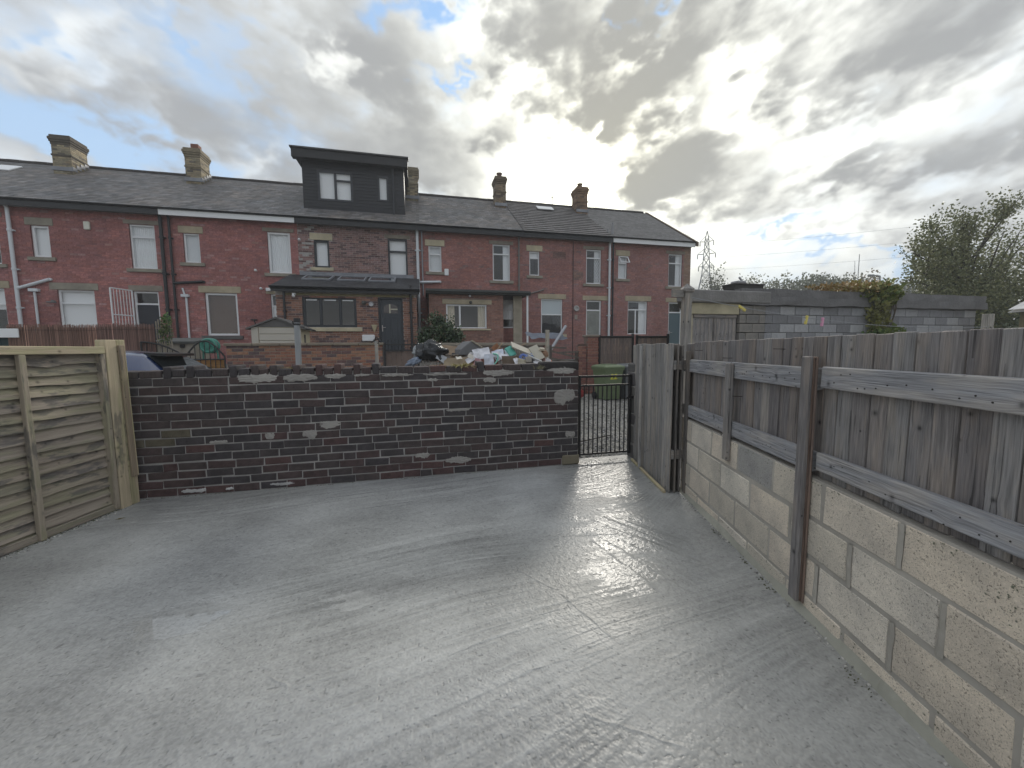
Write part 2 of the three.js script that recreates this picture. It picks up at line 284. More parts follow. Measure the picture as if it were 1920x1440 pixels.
// concrete yard: brushed, damp, with shallow puddles
const YX0 = -2.95, YX1 = 2.65, YZ0 = -4.08, YZ1 = 0.4;
const STEPS = [[0.496, -2.077, 0.664, -1.815], [0.664, -1.815, 0.80, -1.407], [0.80, -1.407, 0.30, -1.36], [0.10, -2.394, 0.75, -2.38], [0.75, -2.38, 1.328, -2.303], [-0.629, -1.594, -0.517, -1.504], [0.50, -1.16, 0.80, -0.95], [0.02, -1.50, 0.66, -1.70], [-0.35, -1.75, 0.45, -1.95], [1.18, -2.60, 1.42, -2.13], [1.28, -2.62, 1.50, -2.18], [1.36, -2.60, 1.58, -2.20], [1.05, -2.35, 1.20, -1.62], [1.15, -2.30, 1.33, -1.60], [1.25, -2.28, 1.42, -1.66]];
const PUDDLES = [[-1.15, -2.03, 0.19, 0.13, 1], [-0.30, -2.06, 0.27, 0.11, 1], [-0.72, -2.35, 0.14, 0.05, 0.9], [0.35, -2.75, 0.20, 0.06, 0.85], [1.75, -3.45, 0.50, 0.60, 0.5], [1.36, -2.32, 0.30, 0.34, 0.45], [1.08, -1.9, 0.22, 0.22, 0.4]];
{
  const W = 1792, H = 1472, h = new Float32Array(W * H), w = new Float32Array(W * H), cm = new Float32Array(W * H);
  const q1 = (x, y) => {                                                         // plain value noise, no repeat within the yard
    const xi = Math.floor(x), yi = Math.floor(y), fx = x - xi, fy = y - yi, u = fx * fx * (3 - 2 * fx), v = fy * fy * (3 - 2 * fy), r0 = (xi * 131 + yi * 7919) & 65535, r1 = (r0 + 131) & 65535, r2 = (r0 + 7919) & 65535, r3 = (r0 + 8050) & 65535;
    const a = hashT[r0], b = hashT[r1], c = hashT[r2], d = hashT[r3]; return a + (b - a) * u + (c - a) * v + (a - b - c + d) * u * v;
  };
  const q3 = (x, y) => (q1(x, y) + 0.5 * q1(x * 2.1 + 5, y * 2.1) + 0.25 * q1(x * 4.3, y * 4.3 + 9)) / 1.75;
  for (let j = 0; j < H; j++) for (let i = 0; i < W; i++) {
    const x = YX0 + (i + 0.5) / W * (YX1 - YX0), z = YZ0 + (j + 0.5) / H * (YZ1 - YZ0), big = q3(x * 1.1 + 50, z * 1.1 + 80), wob = q1(x * 1.3 + 9, z * 0.9 + 30) - 0.5, fine = q1(x * 55 + 300, z * 55 + 200), grit = q1(x * 150 + 700, z * 150 + 900);
    const dirA = 0.17 + wob * 0.26, sn = Math.sin(dirA), cs = Math.cos(dirA), sx = x * cs - z * sn, sz = x * sn + z * cs;
    const strA = q1(sx * 1.7 + 40, sz * 34 + 400) * 0.5 + q1(sx * 3 + 70, sz * 88 + 900) * 0.5;
    const strB = q1((x * 0.45 + z * 0.89) * 2.5 + 60, (x * 0.89 - z * 0.45) * 34 + 300);
    const fan = smooth(0.75, 0.35, Math.hypot((x - 1.4) / 0.75, (z + 2.15) / 0.9)), sweep = smooth(0.35, 0.6, q1(x * 1.0 + 20, z * 1.4 + 60));
    let hh = 0.45 + 0.36 * (strA - 0.5) * lerp(0.3, 1, sweep) * (1 - fan) + 0.34 * (strB - 0.5) * fan + 0.12 * (fine - 0.5) + 0.10 * (grit - 0.5) + 0.12 * (big - 0.5);
    const pit = q1(x * 85 + 50, z * 85 + 350); if (pit > 0.86) hh -= (pit - 0.86) * 1.3;
    let line = 0;
    if (z < -0.9 && x > -0.7 && z > -2.7) for (const [x0, z0, x1, z1] of STEPS) {
      const dx = x1 - x0, dz = z1 - z0, L2 = dx * dx + dz * dz, t = ((x - x0) * dx + (z - z0) * dz) / L2;
      if (t < -0.02 || t > 1.02) continue;
      const q = ((x - x0) * dz - (z - z0) * dx) / Math.sqrt(L2) + 0.010 * (q1(x * 26 + 9, z * 26 + 200) - 0.5);
      if (Math.abs(q) < 0.05) line += (Math.exp(-q * q / 0.000035) * 0.20 + (q > 0 ? 0.05 * Math.exp(-q * 40) : 0)) * smooth(-0.02, 0.15, t) * smooth(1.02, 0.85, t) * (0.35 + q1(x * 40, z * 40 + 30));
    }
    hh += line * 0.8;
    let pud = 0; for (const [cx, cz, rx, rz, s] of PUDDLES) { const e = 1.25 - Math.hypot((x - cx) / rx, (z - cz) / rz); if (e > -0.6) pud = Math.max(pud, s * smooth(0.16, 0.30, e + 0.9 * (q3(x * 9 + 3, z * 14) - 0.5) + 0.7 * (strA - 0.5) + 0.4 * (fine - 0.5) - line)); }
    const damp = smooth(0.40, 0.66, q3(x * 1.6 + 14, z * 2.3 + 33) + 0.22 * (strA - 0.5)), p = j * W + i;
    h[p] = lerp(hh, 0.40, clamp((pud - 0.5) * 2.2)); w[p] = Math.max(pud, damp * 0.25);
    let k = 0.345 + 0.20 * (q3(x * 2.2 + 8, z * 2.9 + 4) - 0.5) + 0.09 * (grit - 0.5) + 0.06 * (fine - 0.5) + 0.17 * (strA - 0.5) * lerp(0.2, 1, sweep); k *= pud > 0.6 ? 0.95 : lerp(1, 0.76, w[p]); if (q1(x * 130 + 11, z * 130 + 77) > 0.94) k *= 0.62; if (pit > 0.9) k *= 0.75;
    cm[p] = k;
  }
  const at2 = (A, u, v) => A[Math.min(H - 1, Math.floor(v * H)) * W + Math.min(W - 1, Math.floor(u * W))];
  const cmap = tex(W, H, (u, v, o) => { const k = at2(cm, u, v), warm = q1(u * 7 + 60, v * 6 + 5); o[0] = k * lerp(0.985, 1.01, warm); o[1] = k; o[2] = k * lerp(1.0, 0.94, warm); }, true);
  const bmap = tex(W, H, grey((u, v) => at2(h, u, v)), false);
  const rmap = tex(W >> 1, H >> 1, grey((u, v) => { const w_ = at2(w, u, v); return w_ > 0.5 ? lerp(0.26, 0.03, (w_ - 0.5) / 0.5) : lerp(0.62, 0.28, w_ / 0.5) + 0.15 * (at2(h, u, v) - 0.45); }), false);
  for (const t of [cmap, bmap, rmap]) t.wrapS = t.wrapT = THREE.ClampToEdgeWrapping;
  const g = new THREE.BufferGeometry(), P = [[YX0, YZ0], [YX0, YZ1], [YX1, YZ1], [YX1, YZ0]];
  g.setAttribute('position', new THREE.Float32BufferAttribute(P.flatMap(([x, z]) => [x, 0, z]), 3));
  g.setAttribute('normal', new THREE.Float32BufferAttribute(P.flatMap(() => [0, 1, 0]), 3));
  g.setAttribute('uv', new THREE.Float32BufferAttribute(P.flatMap(([x, z]) => [(x - YX0) / (YX1 - YX0), (z - YZ0) / (YZ1 - YZ0)]), 2));
  g.setIndex([0, 1, 2, 0, 2, 3]);
  ground('yard_pavement', 'damp brushed grey concrete of the back yard', g, new THREE.MeshPhysicalMaterial({ map: cmap, bumpMap: bmap, bumpScale: 0.013, roughnessMap: rmap, roughness: 1, specularIntensity: 1, ior: 1.45 }));
  ground('house_yard_pavement', 'plain concrete of the yard beside the house', bx(YX0, YX1, -0.3, -0.002, 0.402, 3), dirty([0.45, 0.45, 0.43]));
}
// back lane with loose stones, raised gardens in front of the houses, yards next door
ground('lane_road', 'gravel back lane between the yard wall and the gardens', bx(-45, 45, -0.3, -0.02, -10.12, -4.04, {}), mat([0.60, 0.58, 0.55], { map: gravelMap, bumpMap: gravelBump, bumpScale: 0.008, roughness: 0.9 }));
ground('garden_ground', 'raised paved gardens in front of the terrace', bx(-45, 7.4, -0.3, 0.82, -16.38, -10.32), mat([0.33, 0.31, 0.29], { map: gravelMap, roughness: 0.95 }));
ground('side_yard_pavement', 'old concrete yard beyond the timber fence', bx(2.70, 40, -0.3, -0.012, -4.03, 3), dirty([0.42, 0.41, 0.38]));
ground('side_yard_pavement', 'old concrete yard beyond the lap fence', bx(-40, -3.0, -0.3, -0.012, -4.03, 3), dirty([0.42, 0.41, 0.38]));
{
  const s = new THREE.IcosahedronGeometry(1, 0); const n = 5200, im = new THREE.InstancedMesh(s, mat([1, 1, 1], { roughness: 0.8 }), n), m4 = new THREE.Matrix4(), c = new THREE.Color();
  for (let i = 0; i < n; i++) {
    const z = -4.12 - Math.pow(rnd(), 1.5) * 5.6, x = 1.1 + (-z) * 0.1 + rr(-0.3, 1.6) * (-z / 4), r = rr(0.006, 0.022);
    m4.compose(V(x, -0.018, z), new THREE.Quaternion().setFromEuler(new THREE.Euler(rnd() * 6, rnd() * 6, rnd() * 6)), V(r * rr(0.8, 1.4), r * rr(0.5, 0.9), r)); im.setMatrixAt(i, m4);
    const k = rr(0.12, 0.42); im.setColorAt(i, c.setRGB(k, k * 0.97, k * rr(0.86, 0.98)));
  }
  shade(im).name = 'gravel'; note(im, 'loose grey gravel stones on the back lane', null, null, 'stuff'); scene.add(im);
  const cr = new THREE.InstancedMesh(s, mat([1, 1, 1], { roughness: 0.9 }), 420);
  for (let i = 0; i < 420; i++) {
    let x, z; const q = rnd();
    if (q < 0.55) { const t = rr(-0.4, 2.3); x = 1.546 + 0.295 * t - rr(0.0, 0.05); z = -0.715 - 0.955 * t; } else if (q < 0.8) { const t = rr(-0.6, 0.75); x = -2.602 + 0.227 * t + rr(0.02, 0.09); z = -2.975 - 0.974 * t; } else { x = rr(1.65, 2.3); z = rr(-3.98, -3.75); }
    const r = rr(0.002, 0.007); m4.compose(V(x, 0.002, z), new THREE.Quaternion().setFromEuler(new THREE.Euler(rnd() * 6, rnd() * 6, 0)), V(r * 1.3, r * 0.7, r)); cr.setMatrixAt(i, m4);
    const k = rr(0.2, 0.62); cr.setColorAt(i, c.setRGB(k, k * 0.97, k * 0.9));
  }
  const mo = new THREE.InstancedMesh(s, mat([1, 1, 1], { roughness: 1 }), 1500);
  for (let i = 0; i < 1500; i++) {
    let x, z, y = 0; const q = rnd();
    if (q < 0.62) { const t = rr(-0.5, 2.3), e = perlin.noise(t * 5, 3, 1); x = 1.546 + 0.295 * t - 0.955 * (0.028 + 0.022 * rnd() * (1 + e)); z = -0.715 - 0.955 * t - 0.295 * 0.03; if (e < 0.05 || rnd() < 0.3) y = -0.05; x -= 0.03 * rnd() * rnd(); } else if (q < 0.8) { const t = rr(-0.6, 0.85); x = -2.602 + 0.227 * t + rr(0.012, 0.04); z = -2.975 - 0.974 * t; } else { x = rr(-2.4, 1.66); z = -3.874 + rr(0, 0.012); if (perlin.noise(x * 3, 7, 2) < 0) y = -0.05; }
    const r = rr(0.0012, 0.004); m4.compose(V(x, y + 0.0005, z), new THREE.Quaternion().setFromEuler(new THREE.Euler(rnd() * 6, rnd() * 6, 0)), V(r * 1.7, r * 0.4, r * 1.4)); mo.setMatrixAt(i, m4);
    const g = rnd(); mo.setColorAt(i, c.setRGB(lerp(0.06, 0.17, g), lerp(0.065, 0.17, g), lerp(0.04, 0.10, g)));
  }
  shade(mo).name = 'moss'; note(mo, 'dark moss and dirt clinging along the foot of the walls', null, null, 'stuff'); scene.add(mo);
  shade(cr).name = 'grit'; note(cr, 'mortar crumbs and grit along the yard edges', null, null, 'stuff'); scene.add(cr);
}

// ================================================================= soot-black brick wall at the end of the yard
const WZ = -3.885;
const mortarMat = dirty([0.46, 0.44, 0.42], { bumpScale: 0.004, roughness: 0.95 });
const patchMat = dirty([0.45, 0.425, 0.395], { bumpMap: gravelBump, bumpScale: 0.006, roughness: 0.95 });
// front-bevelled brick, 18 triangles, left bottom front at the origin
function brickGeo(w, h, d, b, j) {
  const q = () => rr(-j, j), F = [[0, 0], [w, 0], [w, h], [0, h]].map(([x, y]) => [x + q(), y + q()]), I = [[b, b], [w - b, b], [w - b, h - b], [b, h - b]].map(([x, y], i) => [x + (F[i][0] - [0, w, w, 0][i]), y + (F[i][1] - [0, 0, h, h][i])]);
  const P = [], Z0 = rr(-0.003, 0.002), z = I.map(() => Z0 + rr(-0.0015, 0.0015)), zf = -b * 0.9;
  const T = (a, b2, c) => P.push(...a, ...b2, ...c), Q = (a, b2, c, e) => { T(a, b2, c); T(a, c, e); };
  const i3 = k => [I[k][0], I[k][1], z[k]], f3 = k => [F[k][0], F[k][1], zf], b3 = k => [F[k][0], F[k][1], -d];
  Q(i3(0), i3(1), i3(2), i3(3));
  for (let k = 0; k < 4; k++) { const m = (k + 1) % 4; Q(f3(k), f3(m), i3(m), i3(k)); Q(b3(k), b3(m), f3(m), f3(k)); }
  return tris(P, { ou: rnd(), ov: rnd() });
}
{
  const wall = thing('brick_wall', 'soot-black brick yard wall patched with pale mortar', 'wall', [-0.4, 0, WZ]);
  part(wall, 'mortar', merge([bx(-2.56, 1.655, -0.1, 1.052, -4.08, WZ - 0.0065), bx(-2.56, 1.25, 1.04, 1.082, -4.06, WZ - 0.02)]), mortarMat);
  const tones = [[0.100, 0.086, 0.088], [0.110, 0.090, 0.090], [0.088, 0.077, 0.082], [0.120, 0.094, 0.091], [0.102, 0.090, 0.094], [0.128, 0.092, 0.089]].map(c => clay(c));
  const reds = [[0.140, 0.085, 0.083], [0.128, 0.086, 0.083], [0.158, 0.092, 0.086]].map(c => clay(c)), buff = clay([0.19, 0.165, 0.115]);
  const st = Array.from({ length: 8 }, () => brickGeo(0.2145, 0.0640, 0.1, 0.006, 0.0035)), hd = Array.from({ length: 4 }, () => brickGeo(0.104, 0.0640, 0.1, 0.006, 0.0035)), tq = Array.from({ length: 3 }, () => brickGeo(0.156, 0.0640, 0.1, 0.006, 0.0035));
  for (let c = 0; c < 14; c++) {
    let x = -2.56 + (c % 2 ? 0.112 : 0) + rr(-0.02, 0.02) - (c % 2 ? 0.112 : 0) * 0; const y = c * 0.075 + 0.006;
    if (c % 2) { put(wall, 'brick', hd[c % 4], pick(tones), -2.56, y, WZ); }
    while (x < 1.655) {
      let set = st, w = 0.213; const q = rnd(); if (q > 0.93) { set = hd; w = 0.103; } else if (q > 0.88) { set = tq; w = 0.155; }
      let g = pick(set), sx = rr(0.965, 1.03);
      let end = x + w * sx; const stop = (c === 0) ? 1.462 : 1.655;
      if (end > stop - 0.06) { sx = (stop - x) / w; end = stop; if (sx * w < 0.05) break; if (sx < 0.7) { g = pick(hd); sx = (stop - x) / 0.103; } }
      const red = c < 2 ? 0.45 : c < 4 ? 0.22 : 0.10; let m = rnd() < red ? pick(reds) : pick(tones);
      if (x < -2.2 && (c === 6 || c === 7) && rnd() < 0.7) m = buff;
      const b = put(wall, 'brick', g, m, x, y + rr(-0.003, 0.003), WZ + rr(-0.001, 0.004), rr(-0.018, 0.018), rr(-0.009, 0.009), rr(-0.010, 0.010)); b.scale.x = sx;
      x = end + rr(0.008, 0.013);
      if (end >= stop) break;
    }
  }
  part(wall, 'corner_stone', cbx(1.470, 1.672, 0.002, 0.112, -4.05, WZ + 0.012, 0.012), dirty([0.27, 0.235, 0.165], { bumpScale: 0.004 }));
  // bricks on edge along the top
  const up = [-2.13, -1.96, -1.63, -1.46, -1.31, -1.12, -0.93, -0.77, -0.6, -0.43, 0.59], upG = Array.from({ length: 4 }, () => cb(0.062, 0.105, 0.2, 0.007, 0.004)), loG = Array.from({ length: 4 }, () => cb(1, 0.062, 0.2, 0.006, 0.003));
  let x = -2.5; const ups = [...up, 1.25];
  for (const u of ups) {
    let gap = u - 0.036 - x, nb = Math.max(1, Math.round(gap / 0.17)), w = gap / nb;
    for (let i = 0; i < nb; i++) { const b = put(wall, 'coping_brick', pick(loG), rnd() < 0.12 ? pick(reds) : pick(tones), x + w * (i + 0.5), 1.081 + rr(-0.004, 0.006), -3.985, rr(-0.01, 0.01), 0, rr(-0.02, 0.02)); b.scale.x = w - 0.012; }
    if (u < 1.2) put(wall, 'coping_brick', pick(upG), rnd() < 0.25 ? pick(reds) : pick(tones), u, 1.094 + rr(-0.004, 0.005), -3.985, 0, 0, rr(-0.05, 0.05));
    x = u + 0.036;
  }
  part(wall, 'coping_slab', merge([cbx(1.253, 1.664, 1.052, 1.136, -4.09, WZ + 0.006, 0.016), bx(1.26, 1.658, 1.04, 1.06, -4.08, WZ - 0.004)]), clay([0.062, 0.056, 0.056], { bumpScale: 0.004 }));
  // trowelled repairs
  const PATCH = [[-1.63, -1.24, 0.985, 1.075], [-1.27, -0.92, 0.99, 1.066], [-0.90, -0.68, 1.011, 1.061], [-0.64, -0.47, 1.025, 1.050], [-1.42, -1.32, 0.461, 0.541], [-1.11, -0.96, 0.451, 0.542], [-0.97, -0.75, 0.537, 0.624], [-1.87, -1.70, 0.452, 0.485], [-2.12, -1.89, 0.019, 0.062], [-1.76, -1.69, 0.021, 0.046], [-1.42, -1.15, 0.025, 0.058], [-0.40, -0.05, 1.018, 1.045], [-0.02, 0.50, 1.015, 1.045], [0.57, 0.97, 0.998, 1.062], [1.28, 1.645, 0.999, 1.079], [0.05, 0.16, 0.956, 0.993], [0.60, 0.76, 0.924, 0.990], [1.35, 1.64, 0.663, 0.860], [1.49, 1.64, 0.300, 0.389], [-0.10, 0.07, 0.180, 0.262], [0.19, 0.49, 0.103, 0.181], [0.20, 0.49, 0.650, 0.678]];
  PATCH.forEach(([x0, x1, y0, y1], k) => {
    const cx = (x0 + x1) / 2, cy = (y0 + y1) / 2, a = (x1 - x0) / 2, b = (y1 - y0) / 2, n = 72, N = 5, P = [];
    const rim = i => { const t = i / n * 6.2832, ct = Math.cos(t), sn = Math.sin(t), p = Math.pow(Math.abs(ct), 0.85) * Math.sign(ct), q = Math.pow(Math.abs(sn), 0.8) * Math.sign(sn), X = p * a * (0.97 + 0.10 * perlin.noise(q * 2.5, k * 1.3, 1.1)); return [X + 0.006 * perlin.noise(q * 3, k, 9), q * b * (0.95 + 0.55 * perlin.noise((X + cx) * 9, q + k * 2.1, 3.3) + 0.35 * perlin.noise((X + cx) * 26, q * 2, k * 1.7)) + 0.010 * perlin.noise((X + cx) * 60, q * 3, k)]; };
    const pt = (i, r) => { const [px, py] = rim(i % n), f = r / N, zz = r === N ? -0.012 : 0.003 + 0.004 * (1 - f * f) + 0.005 * perlin.noise(px * f * 40 + k, py * f * 60, k); return [px * f + cx, Math.min(py * f + cy, k < 15 && cy > 0.95 ? 1.085 : 9), WZ + zz]; };
    for (let i = 0; i < n; i++) for (let r = 0; r < N; r++) { const A = pt(i, r), B = pt(i + 1, r), C = pt(i + 1, r + 1), D = pt(i, r + 1); if (r) P.push(...A, ...C, ...B); P.push(...A, ...D, ...C); }
    const m = part(wall, 'mortar_patch', tris(P, { ou: k * 0.37, ov: k * 0.21 }), k >= 8 && k <= 10 ? dirty([0.62, 0.61, 0.60]) : patchMat); m.userData.label = k >= 8 && k <= 10 ? 'white paint splash at the foot of the wall' : 'pale trowelled mortar patch';
  });
}

// ================================================================= iron gate and its pier
const ironMat = mat([0.022, 0.021, 0.022], { roughness: 0.5, bumpMap: fineBump, bumpScale: 0.0006 });
{
  const g = thing('iron_gate', 'low black iron bar gate between the brick wall and the stub pier', 'gate', [2.0, 0, -3.95]);
  const z = -3.95, B = (y, h) => cbx(1.695, 2.325, y - h, y + h, z - 0.011, z + 0.011, 0.003);
  for (const y of [0.962, 0.862, 0.085]) part(g, 'rail', B(y, y > 0.9 ? 0.012 : 0.010), ironMat);
  part(g, 'stile', cbx(1.688, 1.712, 0.06, 0.975, z - 0.015, z + 0.015, 0.003), ironMat);
  part(g, 'stile', cbx(2.300, 2.332, 0.06, 0.975, z - 0.016, z + 0.016, 0.003), ironMat);
  for (let i = 1; i <= 10; i++) { const x = 1.70 + i * 0.0552; part(g, 'bar', rod([x, 0.085, z], [x, 0.862, z], 0.0075, 0.0075, 6), ironMat); }
  part(g, 'latch', merge([cbx(2.27, 2.36, 0.70, 0.73, z + 0.012, z + 0.03, 0.003), rod([2.28, 0.715, z + 0.03], [2.28, 0.70, z + 0.07], 0.006)]), ironMat);
  for (const y of [0.2, 0.8]) part(g, 'hinge', rod([1.684, y - 0.03, z], [1.684, y + 0.03, z], 0.012), ironMat);
}
{
  const p = thing('stone_pier', 'narrow dark stone gate pier flaking with cream paint', 'pier', [2.4, 0, -3.93]);
  let y = 0; const mats = [dirty([0.15, 0.145, 0.14], { bumpScale: 0.004 }), dirty([0.21, 0.20, 0.185], { bumpScale: 0.004 }), dirty([0.12, 0.11, 0.11], { bumpScale: 0.004 })];
  [0.17, 0.22, 0.13, 0.20, 0.12, 0.16, 0.105].forEach((h, i) => { put(p, 'stone', cb(0.125 + rr(-0.008, 0.01), h - 0.008, 0.24, 0.014, 0.006), mats[i % 3], 2.402 + rr(-0.005, 0.005), y + h / 2, -3.93); y += h; });
  part(p, 'mortar', bx(2.352, 2.452, 0, 1.09, -4.035, -3.825), mortarMat);
  const cream = dirty([0.52, 0.48, 0.38], { bumpScale: 0.002 });
  for (const [x, yy, w, h] of [[2.39, 0.52, 0.05, 0.16], [2.38, 0.80, 0.035, 0.10], [2.395, 0.66, 0.03, 0.07], [2.42, 0.93, 0.03, 0.06]]) {
    const s = []; for (let i = 0; i < 14; i++) { const t = i / 14 * 6.283, r = 0.5 * rr(0.6, 1.05); s.push([Math.cos(t) * w * r, Math.sin(t) * h * r]); }
    put(p, 'paint_flake', uvm(extr(s, 0.004)), cream, x, yy, -3.812);
  }
}

// ================================================================= lap-board fence
{
  const f = new THREE.Group(); f.name = 'lap_fence'; f.position.set(-2.602, 0, -2.975); f.rotation.y = Math.atan2(0.974, 0.227); scene.add(f);
  note(f, 'pale green-brown overlapping lap-board fence panel', 'fence');
  const mats = [[0.48, 0.445, 0.425], [0.43, 0.40, 0.385], [0.51, 0.475, 0.43], [0.39, 0.365, 0.35], [0.46, 0.43, 0.39], [0.45, 0.41, 0.385]].map(c => mat(c, { map: newWood, bumpMap: woodBump, bumpScale: 0.004, roughness: 0.88 })), low = mats;
  const frame = mat([0.64, 0.585, 0.48], { map: newWood, bumpMap: woodBump, bumpScale: 0.002 });
  const rows = [1.262]; while (rows[rows.length - 1] > 0.10) rows.push(rows[rows.length - 1] - rr(0.066, 0.082)); rows.push(0.03);
  for (let i = 0; i < rows.length - 1; i++) {
    const top = rows[i] + 0.012, bot = rows[i + 1], P = [], n = 22, k = i * 3.3;
    const S = t => lerp(-1.75, 0.70, t), lo = t => bot + 0.011 * perlin.noise(S(t) * 4.2, k, 2.2) + 0.016 * perlin.noise(S(t) * 1.6, k, 7.7) - (i === 0 ? 0.028 * Math.exp(-Math.pow((S(t) - 0.33) / 0.07, 2)) : 0);
    const zo = t => -0.002 + 0.004 * perlin.noise(S(t) * 2, k, 3.3);
    for (let q = 0; q < n; q++) {
      const a = q / n, b = (q + 1) / n, A = [S(a), top, -0.028 + zo(a)], B = [S(b), top, -0.028 + zo(b)], C = [S(b), lo(b), zo(b)], D = [S(a), lo(a), zo(a)], E = [S(b), lo(b), -0.007 + zo(b)], F = [S(a), lo(a), -0.007 + zo(a)];
      P.push(...D, ...C, ...B, ...D, ...B, ...A, ...F, ...E, ...C, ...F, ...C, ...D);
    }
    const m = new THREE.Mesh(tris(P, { swap: true, ou: rnd(), ov: rnd() }), pick(mats)); shade(m).name = 'lap_board'; f.add(m);
  }
  const add = (n, g, m) => { const q = shade(new THREE.Mesh(g, m)); q.name = n; f.add(q); return q; };
  add('backing', bx(-1.75, 0.70, 0.03, 1.26, -0.056, -0.040), low[0]);
  add('top_rail', cbx(-1.75, 0.722, 1.262, 1.318, -0.03, 0.034, 0.004, { swap: true }), frame);
  for (const s of [0.205, -0.40, -1.0, -1.6]) add('batten', cbx(s - 0.018, s + 0.018, 0.005, 1.2615, 0.002, 0.034, 0.003, { ou: s }), mats[2]);
  add('batten', cbx(0.688, 0.722, 0.02, 1.2615, -0.02, 0.03, 0.003), mats[2]);
  add('gravel_board', cbx(-1.75, 0.70, 0.004, 0.055, -0.008, 0.014, 0.004, { swap: true }), low[1]);
}
function localThing(name, label, cat, pos, ry, group) { const f = new THREE.Group(); f.name = numbered(name); f.position.set(...pos); f.rotation.y = ry; scene.add(f); return note(f, label, cat, group); }
{
  const f = localThing('fence_post', 'doubled pale timber posts at the corner of the lap fence and brick wall', 'post', [-2.436, 0, -3.687], Math.atan2(0.974, 0.227));
  const wood = c => mat(c, { map: newWood, bumpMap: woodBump, bumpScale: 0.002 });
  part(f, 'board', cbx(-0.002, 0.083, -0.05, 1.372, -0.055, 0.030, 0.004, { ou: 0.2 }), wood([0.70, 0.635, 0.51]));
  part(f, 'board', cbx(0.086, 0.158, -0.05, 1.374, -0.050, 0.026, 0.004, { ou: 0.45 }), wood([0.62, 0.565, 0.45]));
  const l = localThing('loose_board', 'short dark-edged board fixed slanting to the corner post', 'board', [-2.414, 0.235, -3.795], Math.atan2(0.974, 0.227));
  const m = part(l, 'plank', cbx(-0.012, 0.030, 0, 1.095, 0.032, 0.050, 0.003, { ou: 0.71 }), wood([0.42, 0.36, 0.30])); m.rotation.z = 0.012;
  part(l, 'edge_strip', cbx(0.031, 0.038, 0.002, 1.088, 0.030, 0.049, 0.001), wood([0.80, 0.72, 0.55])).rotation.z = 0.012;
}

